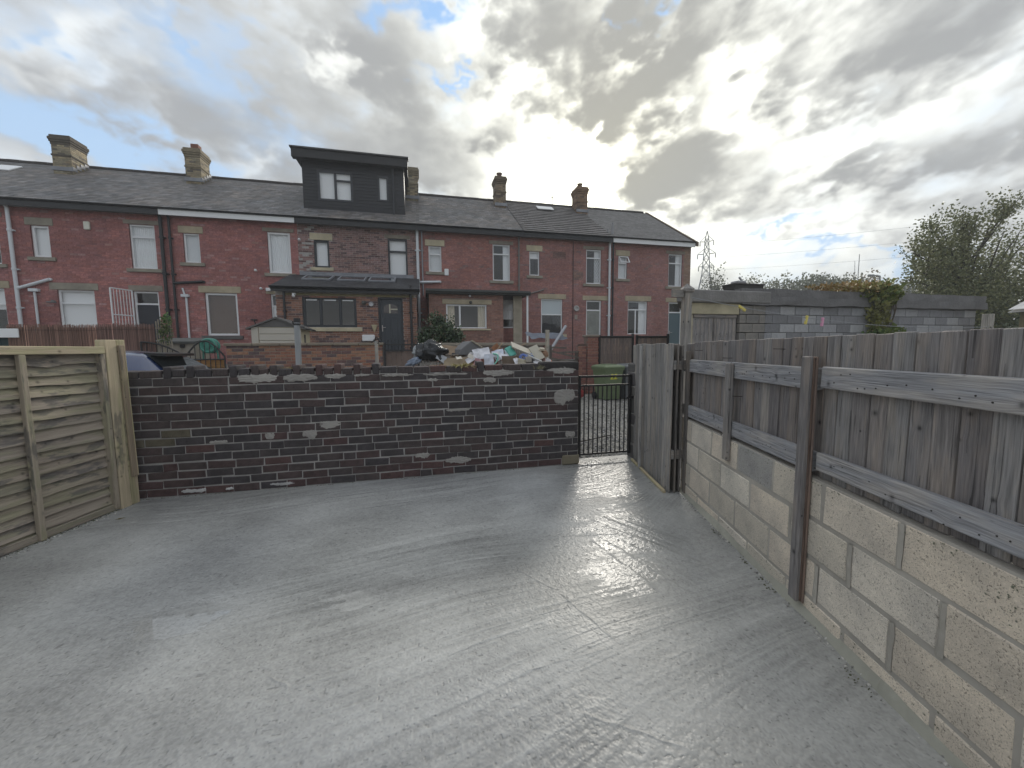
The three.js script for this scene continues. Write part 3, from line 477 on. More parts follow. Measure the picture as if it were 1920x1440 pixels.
// ================================================================= block wall and timber fence on it
const RW = [1.546, 0, -0.715], RR = Math.atan2(0.955, 0.295);
{
  const w = localThing('block_wall', 'low wall of pitted buff concrete blocks with smeared mortar', 'wall', RW, RR);
  const tint = [[0.84, 0.79, 0.73], [0.88, 0.82, 0.75], [0.77, 0.74, 0.69], [0.85, 0.82, 0.78], [0.81, 0.75, 0.68], [0.74, 0.71, 0.66]].map(c => mat(c, { map: blockMap, bumpMap: blockBump, bumpScale: 0.006, roughness: 0.95 }));
  const greyB = mat([0.50, 0.51, 0.53], { map: blockMap, bumpMap: blockBump, bumpScale: 0.005, roughness: 0.95 }), paleB = mat([0.86, 0.84, 0.80], { map: blockMap, bumpMap: blockBump, bumpScale: 0.005, roughness: 0.95 });
  const L = 0.37, geos = Array.from({ length: 9 }, () => cb(L - 0.014, 0.176, 0.1, 0.007, 0.004, { ou: rnd(), ov: rnd() }));
  [[-0.09, 0.09], [0.1, 0.25], [0.29, 0.087], [0.478, 0.242]].forEach(([y, s0], c) => {
    for (let s = s0 - 5 * L; s < 2.2; s += L) {
      let a = s, b = s + L; if (b > 2.30) b = 2.30;
      const m = c === 3 && Math.abs(s - 0.982) < 0.05 ? greyB : c === 2 && Math.abs(s - 1.197) < 0.05 ? paleB : pick(tint);
      const q = put(w, 'block', pick(geos), m, (a + b) / 2, y + 0.094, 0.05 + rr(-0.002, 0.002), 0, rr(-0.004, 0.004), rr(-0.004, 0.004)); if (b - a < L - 0.01) q.scale.x = (b - a) / L;
    }
  });
  part(w, 'mortar', bx(-1.7, 2.305, -0.1, 0.666, 0.0035, 0.098), dirty([0.50, 0.465, 0.41], { bumpMap: gravelBump, bumpScale: 0.006 }));
  const lichen = dirty([0.20, 0.21, 0.15], { bumpMap: gravelBump, bumpScale: 0.004 });
  { const L = []; for (let k = 0; k < 330; k++) { const q = k < 60 ? [rr(-0.5, -0.02), 0.52 + 0.14 * rnd()] : k < 190 ? [rr(-0.3, 2.25), 0.655 - 0.05 * rnd() * rnd()] : [rr(-0.4, 2.25), 0.06 + 0.07 * rnd() * rnd()]; if (perlin.noise(q[0] * 6, q[1] * 9, 5) < -0.05) continue; const r = rr(0.0012, 0.0042), P = []; for (let i = 0; i < 6; i++) { const a0 = i * 1.047, a1 = a0 + 1.047, r0 = r * (0.7 + 0.5 * hashT[(k * 7 + i) & 65535]), r1 = r * (0.7 + 0.5 * hashT[(k * 7 + (i + 1) % 6) & 65535]); P.push(q[0], q[1], -0.0052, q[0] + Math.cos(a1) * r1, q[1] + Math.sin(a1) * r1, -0.0035, q[0] + Math.cos(a0) * r0, q[1] + Math.sin(a0) * r0, -0.0035); } L.push(tris(P)); } part(w, 'lichen_spots', merge(L), lichen, 'stuff'); }
  // smeared mortar ribs and the mortar fillet at the foot
  const fil = dirty([0.45, 0.44, 0.37], { bumpMap: gravelBump, bumpScale: 0.008 });
  const P = [], n = 60; for (let i = 0; i < n; i++) {
    const e = t => { const s = lerp(-1.7, 2.3, t / n); return [s, 0.045 + 0.018 * perlin.noise(s * 3.1, 1.5, 2) + 0.008 * perlin.noise(s * 11, 4, 2), -0.018 - 0.014 * perlin.noise(s * 4.3, 8, 2)]; };
    const a = e(i), b = e(i + 1); P.push(a[0], -0.02, a[2] - 0.012, a[0], a[1], 0.002, b[0], b[1], 0.002, a[0], -0.02, a[2] - 0.012, b[0], b[1], 0.002, b[0], -0.02, b[2] - 0.012);
  }
  part(w, 'mortar_fillet', tris(P), fil);
  const smear = dirty([0.47, 0.44, 0.385], { bumpMap: gravelBump, bumpScale: 0.006 });
  for (const [s, y0, y1] of [[0.447, 0.29, 0.47], [0.247, 0.10, 0.285], [0.085, 0.29, 0.47], [0.62, 0.1, 0.28], [0.81, 0.3, 0.47], [0.242, 0.49, 0.655]]) {
    const Q = [], N = 10, e = i => { const t = i / N, y = lerp(y0, y1, t), h = 0.012 + 0.006 * perlin.noise(y * 14, s * 9, 3), c = s + 0.006 * perlin.noise(y * 9, s * 5, 8); return [c - h, c + h, y]; };
    for (let i = 0; i < N; i++) { const a = e(i), b = e(i + 1); Q.push(a[0], a[2], -0.001, b[0], b[2], -0.001, (b[0] + b[1]) / 2, b[2], -0.006, a[0], a[2], -0.001, (b[0] + b[1]) / 2, b[2], -0.006, (a[0] + a[1]) / 2, a[2], -0.006, (a[0] + a[1]) / 2, a[2], -0.006, (b[0] + b[1]) / 2, b[2], -0.006, b[1], b[2], -0.001, (a[0] + a[1]) / 2, a[2], -0.006, b[1], b[2], -0.001, a[1], a[2], -0.001); }
    part(w, 'mortar_smear', tris(Q), smear);
  }
}
const gw = (c, o) => mat(c, { map: greyWood, bumpMap: woodBump, bumpScale: 0.004, roughness: 0.9, ...o });
const boardMats = [[0.37, 0.355, 0.35], [0.41, 0.395, 0.385], [0.33, 0.31, 0.30], [0.39, 0.365, 0.35], [0.31, 0.29, 0.285], [0.43, 0.42, 0.41], [0.36, 0.325, 0.30]].map(c => gw(c));
const railMats = [[0.52, 0.53, 0.55], [0.50, 0.51, 0.53], [0.54, 0.54, 0.54]].map(c => gw(c));
{
  const f = localThing('timber_fence', 'weathered grey close-boarded timber fence standing on the block wall', 'fence', RW, RR);
  const geos = Array.from({ length: 12 }, () => cb(1, 1, 0.016, 0.002, 0, false));
  let s = -1.62;
  while (s < 2.33) {
    const w = rr(0.074, 0.090), top = 1.318 + rr(-0.003, 0.003) + (s > 2.1 ? -0.01 : 0), bot = 0.668, g = cb(w - 0.0035, top - bot, 0.016, 0.0025, 0.0015, { ou: rnd() * 3, ov: rnd() * 3 });
    put(f, 'fence_board', g, pick(boardMats), s + w / 2, (top + bot) / 2, 0.045 + rr(-0.004, 0.004), rr(-0.006, 0.006), rr(-0.035, 0.035), rr(-0.005, 0.005)); s += w;
  }
  const rail = (a, b, y0, y1, m, k) => part(f, 'rail', uvm(cb(b - a, y1 - y0, 0.034, 0.004, 0.003).translate((a + b) / 2, (y0 + y1) / 2, 0.018), { swap: true, ou: k, ov: k * 1.7 }), m);
  rail(-1.62, 0.672, 1.085, 1.182, railMats[0], 0.1); rail(0.70, 2.33, 1.072, 1.172, railMats[1], 0.53);
  rail(-1.62, 0.672, 0.708, 0.792, railMats[0], 0.31); rail(0.70, 2.33, 0.690, 0.788, railMats[1], 0.87);
  part(f, 'post', cbx(0.686, 0.742, 0.055, 1.228, -0.042, -0.0225, 0.004, { ou: 0.13 }), gw([0.36, 0.34, 0.33]));
  part(f, 'cover_strip', cbx(0.689, 0.740, 0.06, 1.224, -0.0215, -0.013, 0.002, { ou: 0.4 }), gw([0.30, 0.22, 0.18]));
  part(f, 'cover_strip', cbx(0.682, 0.741, 0.05, 1.226, -0.012, -0.003, 0.002, { ou: 0.5 }), gw([0.34, 0.26, 0.22]));
  part(f, 'short_post', cbx(1.432, 1.492, 0.525, 1.168, -0.032, -0.003, 0.004, { ou: 0.33 }), gw([0.44, 0.42, 0.40]));
  part(f, 'post', cbx(-0.98, -0.89, 0.05, 1.23, -0.075, -0.004, 0.005), gw([0.40, 0.385, 0.37]));
  { const N = []; for (let q = -1.58; q < 2.3; q += 0.041) for (const y of [1.13, 0.742]) if (rnd() < 0.6) { const nx = q + rr(-0.01, 0.01), ny = y + rr(-0.03, 0.03); N.push(rod([nx, ny, 0.003], [nx, ny, -0.0008], 0.0030, 0.0026, 6)); } part(f, 'nail_heads', merge(N), mat([0.05, 0.045, 0.04], { roughness: 0.7, metalness: 0.4 }), 'stuff'); }
  const nail = mat([0.06, 0.05, 0.045], { metalness: 0.5, roughness: 0.7 });
  for (const [a, b] of [[1.53, 1.20], [1.38, 0.96], [2.0, 1.25], [0.98, 1.26]]) part(f, 'nail', rod([a, b, 0.03], [a, b + 0.002, -0.03], 0.0022, 0.0022, 5), nail);
}
// old board panels stacked against the end of the fence
[[0, [0.50, 0.49, 0.47], 'silvery old board gate leaning outermost against the fence end'], [0.045, [0.36, 0.34, 0.32], 'old board panel sandwiched inside the stack at the fence end'], [0.088, [0.30, 0.28, 0.26], 'dark old board panel innermost against the fence end']].forEach(([off, c, label], k) => {
  const a = Math.atan2(0.967, 0.253), p = localThing('board_panel', label, 'panel', [2.086 + off * 0.967 + 0.0, 0.004, -2.872 + off * 0.253 + k * 0.012], a, 'old board panels stacked at the fence end');
  let s = k * 0.02; const tones = [0.86, 1, 1.12, 0.95, 1.05].map(q => gw(c.map(v => v * q)));
  const tilt = new THREE.Group(); void tilt;
  while (s < 1.10) { const w = rr(0.085, 0.125), h = 1.305 + rr(-0.012, 0.012) - k * 0.01; const b = put(p, 'board', cb(w - 0.004, h, 0.017, 0.003, 0.002, { ou: rnd() * 2, ov: rnd() }), pick(tones), s + w / 2, h / 2, rr(-0.002, 0.002)); b.rotation.x = 0.0; s += w; }
  for (const y of [0.3, 1.08]) part(p, 'brace', cbx(k * 0.02, 1.08, y, y + 0.08, 0.011, 0.034, 0.003, { swap: true }), tones[0]);
});
{
  const l = localThing('loose_batten', 'thin pale batten propped upright against the leaning board gate', 'batten', [2.235, 0.006, -3.55], Math.atan2(0.967, 0.253));
  const m = part(l, 'strip', cbx(-0.012, 0.012, 0, 1.29, -0.034, -0.014, 0.003, { ou: 0.3 }), gw([0.72, 0.71, 0.68])); m.rotation.z = -0.018;
  const l2 = localThing('ground_batten', 'pale square timber batten lying along the foot of the leaning boards', 'batten', [2.060, 0.002, -2.90], Math.atan2(0.967, 0.253));
  part(l2, 'strip', cbx(-0.02, 0.98, 0, 0.024, -0.022, 0.004, 0.003, { swap: true, ou: 0.6 }), mat([0.72, 0.66, 0.50], { map: newWood, bumpMap: woodBump, bumpScale: 0.002 }));
  const e = localThing('fence_end_board', 'single narrow dark board upright beside the block wall end', 'board', [2.196, 0.004, -2.80], RR);
  part(e, 'plank', cbx(-0.01, 0.055, 0, 1.24, -0.014, 0.006, 0.003, { ou: 0.15 }), gw([0.24, 0.22, 0.20]));
}

// ================================================================= the brick terrace across the lane
const ZF = -16.406, ZE = -14.35, ZH = -14.8, EAVE = [-16.12, 6.20], RIDGE = [-20.4, 8.97], FLOOR = 0.82;
const vcol = (o) => new THREE.MeshStandardMaterial({ vertexColors: true, roughness: 0.88, map: clayMap, bumpMap: clayBump, bumpScale: 0.003, ...o });
const brickMat = vcol(), slateMat = vcol({ map: slateMap, bumpMap: null, roughness: 0.62 });
const upvc = mat([0.84, 0.85, 0.86], { roughness: 0.35 }), anthracite = mat([0.035, 0.038, 0.045], { roughness: 0.4 }), blackPl = mat([0.022, 0.022, 0.025], { roughness: 0.4 }), greyPl = mat([0.68, 0.71, 0.74], { roughness: 0.4 });
const stone = dirty([0.56, 0.48, 0.34], { bumpScale: 0.003 }), stoneDark = dirty([0.38, 0.345, 0.28], { bumpScale: 0.003 }), stonePale = dirty([0.68, 0.60, 0.42]), stoneSooty = dirty([0.34, 0.30, 0.245], { bumpScale: 0.003 });
const glass = new THREE.MeshPhysicalMaterial({ color: 0xffffff, transmission: 1, thickness: 0, roughness: 0.02, ior: 1.75, specularIntensity: 1 })   // double glazing: four faces reflect;
const frosted = new THREE.MeshPhysicalMaterial({ color: col(0.80, 0.86, 0.88), transmission: 0.45, thickness: 0, roughness: 0.55, ior: 1.5 });
const lead = mat([0.30, 0.31, 0.34], { roughness: 0.55, map: dirtMap });
const roomMat = mat([0.24, 0.22, 0.20], { side: THREE.DoubleSide }), blindSkyMat = mat([0.84, 0.86, 0.87]), creamMat = mat([0.62, 0.56, 0.44]), brownRoom = mat([0.10, 0.055, 0.035]), darkCloth = mat([0.05, 0.05, 0.06]);  // the pale blind and net colour also imitates sky reflected in the panes

// bricks laid between x0..x1, y0..y1 in a plane facing +z, left out where holes are; real blocks with joints between them
function bricks(x0, x1, y0, y1, holes, z, tone, H = 0.075, L = 0.225, depth = 0.03) {
  const P = [], C = [], U = [], N = [], j = 0.0085; let c = 0;
  const face = (a, b, c2, d, n, k, uo, vo) => { for (const q of [a, b, c2, a, c2, d]) { P.push(...q); N.push(...n); C.push(...k); U.push(n[2] ? q[0] + uo : q[2] + uo, q[1] + vo); } };
  for (let y = y0; y < y1 - 0.02; y += H, c++) {
    const yt = Math.min(y + H - j, y1), ym = (y + yt) / 2; let spans = [[x0, x1]];
    for (const [a, b, h0, h1] of holes) if (ym > h0 && ym < h1) spans = spans.flatMap(([s, e]) => b <= s || a >= e ? [[s, e]] : [[s, a], [b, e]].filter(([p, q]) => q - p > 0.015));
    const off = c % 2 ? L / 2 : 0;
    for (let b = Math.floor((x0 - off) / L) * L + off; b < x1; b += L) for (const [s, e] of spans) {
      const a = Math.max(b, s), f = Math.min(b + L - j, e); if (f - a < 0.02) continue;
      const k = tone(a, y), zz = z + rr(-0.002, 0.001), uo = rnd() * 3, vo = rnd() * 3, zb = z - depth;
      face([a, y, zz], [f, y, zz], [f, yt, zz], [a, yt, zz], [0, 0, 1], k, uo, vo);
      face([a, yt, zz], [f, yt, zz], [f, yt, zb], [a, yt, zb], [0, 1, 0], k, uo, vo);
      face([a, y, zb], [f, y, zb], [f, y, zz], [a, y, zz], [0, -1, 0], k, uo, vo);
      face([f, y, zz], [f, y, zb], [f, yt, zb], [f, yt, zz], [1, 0, 0], k, uo, vo);
      face([a, y, zb], [a, y, zz], [a, yt, zz], [a, yt, zb], [-1, 0, 0], k, uo, vo);
    }
  }
  const g = new THREE.BufferGeometry(); g.setAttribute('position', new THREE.Float32BufferAttribute(P, 3)); g.setAttribute('normal', new THREE.Float32BufferAttribute(N, 3)); g.setAttribute('uv', new THREE.Float32BufferAttribute(U, 2)); g.setAttribute('color', new THREE.Float32BufferAttribute(C, 3));
  return g;
}
const toneOf = (base, spread, odd = 0, oddTone = base) => (px = 0, py = 0) => { const s = (1 + rr(-spread, spread)) * (1 + 0.22 * perlin.noise(px * 0.8, py * 0.9, base[0] * 9) + 0.12 * perlin.noise(px * 2.7, py * 3.1, 4)), b = rnd() < odd ? oddTone : base, h = rr(-0.06, 0.06); return [b[0] * s * (1 + h), b[1] * s, b[2] * s * (1 - h)]; };
function wallSheet(x0, x1, y0, y1, holes, z, depth) {
  const s = new THREE.Shape([[x0, y0], [x1, y0], [x1, y1], [x0, y1]].map(p => new THREE.Vector2(...p)));
  for (const [a, b, c, d] of holes) { const c0 = Math.max(c, y0 + 0.004), h = new THREE.Path([[a, c0], [a, d], [b, d], [b, c0]].map(p => new THREE.Vector2(...p))); s.holes.push(h); }
  const g = new THREE.ExtrudeGeometry(s, { depth, bevelEnabled: false }); g.translate(0, 0, z - depth); return uvm(g);
}
// overlapping slates on the slope from (zE, yE) up to (zR, yR)
function slates(x0, x1, [zE, yE], [zR, yR], expo, wid, thick, tone, jitter = 0.006) {
  const L = Math.hypot(zR - zE, yR - yE), dz = (zR - zE) / L, dy = (yR - yE) / L, nz = -dy * Math.sign(dz) * -1, P = [], C = [], N = [], U = [];
  const nrm = V(0, -dz, dy).normalize(); if (nrm.y < 0) nrm.negate(); void nz;
  const pt = (x, t, h) => [x, yE + dy * t + nrm.y * h, zE + dz * t + nrm.z * h];
  const quad = (a, b, c, d, n, k, uo) => { for (const q of [a, b, c, a, c, d]) { P.push(...q); N.push(n.x, n.y, n.z); C.push(...k); U.push(q[0] + uo, q[1] * 1.8 + uo * 2); } };
  let row = 0;
  for (let t = 0; t < L; t += expo, row++) for (let x = x0 + (row % 2 ? -wid / 2 : 0); x < x1; x += wid) {
    const a = Math.max(x + 0.003, x0), b = Math.min(x + wid - 0.003, x1); if (b - a < 0.02) continue;
    const t0 = t + rr(-jitter, jitter), t1 = Math.min(t + expo * 1.35, L), h0 = thick * 1.25 + rr(0, thick * 0.3), h1 = thick * 0.25, k = tone(x, t), uo = rnd() * 5;
    quad(pt(a, t0, h0), pt(b, t0, h0), pt(b, t1, h1), pt(a, t1, h1), nrm, k, uo);
    quad(pt(a, t0, h0 - thick), pt(b, t0, h0 - thick), pt(b, t0, h0), pt(a, t0, h0), V(0, -dy, -dz).normalize(), k, uo);
    quad(pt(b, t0, h0 - thick), pt(b, t1, h1 - thick), pt(b, t1, h1), pt(b, t0, h0), V(1, 0, 0), k, uo);
  }
  const g = new THREE.BufferGeometry(); g.setAttribute('position', new THREE.Float32BufferAttribute(P, 3)); g.setAttribute('normal', new THREE.Float32BufferAttribute(N, 3)); g.setAttribute('uv', new THREE.Float32BufferAttribute(U, 2)); g.setAttribute('color', new THREE.Float32BufferAttribute(C, 3)); return g;
}
function slab(x0, x1, [zE, yE], [zR, yR], down) { return tris([[x0, x1]].flatMap(([a, b]) => { const A = [a, yE, zE], B = [b, yE, zE], C = [b, yR, zR], D = [a, yR, zR], m = ([x, y, z]) => [x, y - down, z], q = (p, r, s, t) => [...p, ...r, ...s, ...p, ...s, ...t]; const f = zR < zE; return [f ? q(A, B, C, D) : q(B, A, D, C), f ? q(m(D), m(C), m(B), m(A)) : q(m(A), m(B), m(C), m(D)), q(m(A), m(B), B, A), q(m(C), m(D), D, C), q(m(B), m(C), C, B), q(m(D), m(A), A, D)].flat(); })); }

function makeWindow(house, o) {
  const { x0, x1, y0, y1, z = ZF, frame = upvc, t = [], m = [], fw = 0.05, rec = 0.05, back = 'blind', lintel, sill, stoneM = stone, sillM = stoneDark, leaded, glassM = glass, noSill, upperGlass } = o;
  const w = sub(house, o.name || 'window'), zf = z - rec, zb = zf - 0.055, G = [], fr = (a, b, c, d, e = 0) => G.push(cbx(a, b, c, d, zb + e, zf - e, 0.006));
  fr(x0, x0 + fw, y0, y1); fr(x1 - fw, x1, y0, y1); fr(x0 + fw, x1 - fw, y0, y0 + fw, 0.001); fr(x0 + fw, x1 - fw, y1 - fw, y1, 0.001);
  for (const y of t) fr(x0 + fw, x1 - fw, y - fw * 0.55, y + fw * 0.55, 0.002);
  for (const [x, a, b] of m) fr(x - fw * 0.55, x + fw * 0.55, a ?? y0 + fw, b ?? y1 - fw, 0.003);
  part(w, 'frame', merge(G), frame);
  const rows = [y0 + fw, ...[...t].sort((a, b) => a - b), y1 - fw];
  for (let r = 0; r < rows.length - 1; r++) {
    const a = rows[r] + (r ? fw * 0.55 : 0), b = rows[r + 1] - (r < rows.length - 2 ? fw * 0.55 : 0), xs = [x0 + fw, ...m.filter(([, p, q]) => (p ?? y0) < (a + b) / 2 && (q ?? y1) > (a + b) / 2).map(q => q[0]).sort((p, q) => p - q), x1 - fw];
    for (let c = 0; c < xs.length - 1; c++) { const g = new THREE.PlaneGeometry(xs[c + 1] - xs[c], b - a); g.translate((xs[c] + xs[c + 1]) / 2, (a + b) / 2, zf - 0.028); part(w, 'pane', uvm(g), upperGlass && r === rows.length - 2 ? upperGlass : glassM); }
  }
  if (leaded) {
    const Lr = [], [a, b] = leaded, s = 0.105, X0 = x0 + fw, X1 = x1 - fw, zz = zf - 0.022;
    for (let k = -14; k < 24; k++) for (const d of [1, -1]) {                  // crossing lead strips, cut to the pane
      const cx = X0 + k * s; let p = [cx, a], q = [cx + d * (b - a) * 0.62, b];
      const clipX = (p1, p2, X, keepRight) => { const f = (X - p1[0]) / (p2[0] - p1[0]); const c = [X, p1[1] + f * (p2[1] - p1[1])]; if (keepRight) { if (p1[0] < X) p1 = c; if (p2[0] < X) p2 = c; } else { if (p1[0] > X) p1 = c; if (p2[0] > X) p2 = c; } return [p1, p2]; };
      if (Math.max(p[0], q[0]) <= X0 || Math.min(p[0], q[0]) >= X1) continue;
      if (Math.min(p[0], q[0]) < X0) [p, q] = clipX(p, q, X0, true); if (Math.max(p[0], q[0]) > X1) [p, q] = clipX(p, q, X1, false);
      if (Math.hypot(p[0] - q[0], p[1] - q[1]) > 0.02) Lr.push(bar([...p, zz], [...q, zz], 0.009, 0.004));
    }
    part(w, 'leading', merge(Lr), lead);
  }
  const cloth = (a, b, c, d, zz, mt, folds = 9) => { const P = [], n = folds * 4; for (let i = 0; i < n; i++) { const e = k => [lerp(a, b, k / n), zz + 0.018 * Math.sin(k * 1.57 + a * 7)]; const p = e(i), q = e(i + 1); P.push(p[0], c, p[1], q[0], c, q[1], q[0], d, q[1], p[0], c, p[1], q[0], d, q[1], p[0], d, p[1]); } return part(w, 'curtain', tris(P), mt); };
  const I0 = x0 + 0.02, I1 = x1 - 0.02, zc = zb - 0.05;
  if (back === 'blind') part(w, 'blind', bx(I0, I1, y0 + 0.02, y1 - 0.02, zc - 0.012, zc), blindSkyMat);
  else if (back === 'half') part(w, 'blind', bx(I0, I1, lerp(y0, y1, o.drop ?? 0.5), y1 - 0.02, zc - 0.012, zc), blindSkyMat);
  else if (back === 'nets') cloth(I0, I1, y0 + 0.03, y1 - 0.02, zc, blindSkyMat, 12);
  else if (back === 'curtains') { const k = (x1 - x0) * (o.fold ?? 0.24); cloth(I0, I0 + k, y0 + 0.03, y1 - 0.02, zc, o.cloth || creamMat, 4); cloth(I1 - k, I1, y0 + 0.03, y1 - 0.02, zc, o.cloth || creamMat, 4); }
  else if (back === 'right') cloth(lerp(x0, x1, 0.62), I1, y0 + 0.03, y1 - 0.02, zc, o.cloth || blindSkyMat, 5);
  else if (back === 'brown') part(w, 'blind', bx(I0, I1, y0 + 0.02, y1 - 0.02, zc - 0.012, zc), brownRoom);
  if (lintel !== 0) { const [a, b, h] = lintel || [x0 - 0.14, x1 + 0.14, 0.22]; part(w, 'lintel', cbx(a, b, y1 + 0.004, y1 + 0.004 + h, z - 0.09, z + (o.proud ?? 0.014), 0.008), stoneM); }
  if (!noSill) { const [a, b, h] = sill || [x0 - 0.14, x1 + 0.14, 0.11]; part(w, 'sill', cbx(a, b, y0 - h, y0 - 0.003, z - 0.11, z + 0.055, 0.008), sillM); }
  return w;
}
function downpipe(house, x, z, y0, y1, m, r = 0.036, lean) {
  const G = [rod([x, y0, z], [x, y1, z], r, r, 10)]; for (let y = y0 + 0.5; y < y1; y += 1.25) G.push(rod([x, y, z], [x, y + 0.07, z], r * 1.3, r * 1.3, 10), bx(x - r * 1.9, x + r * 1.9, y + 0.015, y + 0.055, z - r * 1.6, z - r * 0.4));
  if (lean) G.push(rod([x, y1, z], [x, y1 + 0.16, z + lean], r, r, 10));
  return part(house, 'downpipe', merge(G), m);
}
function chimney(house, xc, w, d, zc, y0, y1, tone, pot, potM) {
  const c = sub(house, 'chimney'), hw = w / 2, hd = d / 2, top = y1 - 0.36;
  part(c, 'core', bx(xc - hw + 0.012, xc + hw - 0.012, y0 - 0.5, top, zc - hd + 0.012, zc + hd - 0.012), dirty([0.16, 0.14, 0.11]));
  const side = g => { g.rotateY(Math.PI / 2); return g; }, back = [];
  back.push(bricks(-hw, hw, y0 - 0.4, top, [], hd, tone).translate(xc, 0, zc), side(bricks(-hd, hd, y0 - 0.4, top, [], hw, tone)).translate(xc, 0, zc), bricks(-hw, hw, y0 - 0.4, top, [], hd, tone).rotateY(Math.PI).translate(xc, 0, zc), bricks(-hd, hd, y0 - 0.4, top, [], hw, tone).rotateY(-Math.PI / 2).translate(xc, 0, zc));
  part(c, 'brickwork', mergeGeometries(back), brickMat, 'stuff');
  const cap = clay(tone().map(v => v * 0.7));
  [[0.02, 0.09], [0.045, 0.075], [0.065, 0.11], [0.03, 0.085]].reduce((y, [o, h]) => { part(c, 'corbel_course', cbx(xc - hw - o, xc + hw + o, y, y + h - 0.004, zc - hd - o, zc + hd + o, 0.012), cap); return y + h; }, top);
  part(c, 'corbel_course', cbx(xc - hw - 0.025, xc + hw + 0.025, top - 0.42, top - 0.35, zc - hd - 0.025, zc + hd + 0.025, 0.008), cap);
  if (pot === 'round') part(c, 'pot', uvm(new THREE.LatheGeometry([[0.15, 0], [0.13, 0.04], [0.115, 0.2], [0.145, 0.24], [0.145, 0.28], [0.1, 0.28], [0.1, 0.05]].map(p => new THREE.Vector2(...p)), 14)).translate(xc, y1 - 0.02, zc), potM);
  if (pot === 'square') part(c, 'pot', merge([cbx(xc - 0.14, xc + 0.14, y1 - 0.02, y1 + 0.27, zc - 0.14, zc + 0.14, 0.012)]), potM);
  part(c, 'flashing', merge([bx(xc - hw - 0.05, xc + hw + 0.05, y0 - 0.02, y0 + 0.12, zc + hd + 0.004, zc + hd + 0.03), ...[0, 1, 2, 3].map(i => { const z = zc + hd - 0.1 - i * 0.2, yy = y0 + 0.02 + i * 0.13; return bx(xc + hw + 0.004, xc + hw + 0.02, yy, yy + 0.14, z - 0.11, z + 0.1); })]), lead);
  return c;
}
function alarmBox(house, x, y, z, m) { return part(house, 'alarm_box', cbx(x - 0.085, x + 0.085, y, y + 0.27, z, z + 0.07, 0.018), m || mat([0.72, 0.72, 0.62], { roughness: 0.4 })); }
function roofOf(house, x0, x1, tone, opt = {}) {
  const r = sub(house, 'roof');
  part(r, 'roof_deck', merge([slab(x0, x1, EAVE, RIDGE, 0.16), slab(x0, x1, [-24.7, 6.2], RIDGE, 0.16)]), mat([0.06, 0.055, 0.055]));
  part(r, 'slates', slates(x0, x1, EAVE, RIDGE, opt.expo || 0.19, opt.wid || 0.24, opt.thick || 0.011, tone, opt.jit), slateMat, 'stuff');
  const rt = new THREE.CylinderGeometry(0.115, 0.115, 0.4488, 10, 1, true, -Math.PI / 2, Math.PI); rt.rotateZ(Math.PI / 2); rt.rotateX(-Math.PI / 2); const rg = uvm(rt); rg.rotateX(Math.PI / 2);
  const rm = opt.ridge || clay([0.075, 0.062, 0.058], { side: THREE.DoubleSide });
  for (let x = x0 + 0.225; x < x1; x += 0.45) { const q = part(r, 'ridge_tile', rg, rm); q.position.add(V(x, RIDGE[1] - 0.03 + rr(-0.006, 0.006), RIDGE[0])); }
  return r;
}
const HX = [-17.3, -13.02, -8.67, -4.42, -0.04, 4.38, 8.50, 12.73];
const SPEC = [];
function makeHouse(i, label, tone, mortar, slateTone, opt = {}) {
  const a = HX[i], b = HX[i + 1], h = thing('terraced_house', label, 'house', [(a + b) / 2, FLOOR, ZF], 'terraced houses across the lane');
  const W = opt.windows || [], holes = W.map(w => [w.x0, w.x1, w.y0, w.y1]);
  for (const d of opt.doors || []) holes.push([d.x0, d.x1, d.y0, d.y1]);
  part(h, 'wall', wallSheet(a, b, FLOOR - 0.1, 6.14, holes, ZF - 0.007, 0.24), dirty(mortar));
  const bandTop = 6.05;
  const solidH = [...holes]; for (const w of [...W, ...(opt.doors || [])]) { if (w.lintel !== 0) { const [p, q, hh] = w.lintel || [w.x0 - 0.14, w.x1 + 0.14, 0.22]; solidH.push([p - 0.005, q + 0.005, w.y1, w.y1 + hh + 0.004]); } if (!w.noSill && !w.isDoor) { const [p, q, hh] = w.sill || [w.x0 - 0.14, w.x1 + 0.14, 0.11]; solidH.push([p - 0.005, q + 0.005, w.y0 - hh, w.y0]); } }
  part(h, 'brickwork', mergeGeometries((Array.isArray(tone) ? tone : [[a, b, tone]]).map(([p, q, t]) => bricks(p + 0.003, q - 0.003, opt.brickFrom || FLOOR, bandTop, solidH, ZF, t))), brickMat, 'stuff');
  part(h, 'shell', merge([bx(a, b, FLOOR - 0.1, 6.1, -24.6, -24.35), bx(a, a + 0.05, FLOOR - 0.1, 6.1, -24.34, ZF - 0.25), bx(b - 0.05, b, FLOOR - 0.1, 6.1, -24.34, ZF - 0.25), bx(a + 0.06, b - 0.06, 3.78, 3.95, -24.34, ZF - 0.25), bx(a + 0.06, b - 0.06, 6.0, 6.1, -24.34, ZF - 0.25), bx(a + 0.06, b - 0.06, FLOOR - 0.1, FLOOR, -24.34, ZF - 0.25)]), roomMat);
  part(h, 'soffit', bx(a, b, 6.055, 6.13, ZF - 0.003, -16.145), dirty([0.32, 0.29, 0.27]));
  roofOf(h, a, b, slateTone, opt.roof);
  part(h, 'fascia', cbx(a + 0.002, b - 0.002, 6.0, 6.185, -16.14, -16.105, 0.003), opt.fascia || blackPl);
  if (!opt.noGutter) { const gq = new THREE.CylinderGeometry(0.05, 0.05, b - a - 0.004, 10, 1, false, 0, Math.PI); gq.rotateZ(Math.PI / 2); gq.rotateX(Math.PI); part(h, 'gutter', uvm(gq).translate((a + b) / 2, 6.235, -16.07), opt.gutter || blackPl); }
  for (const w of W) makeWindow(h, w);
  return h;
}
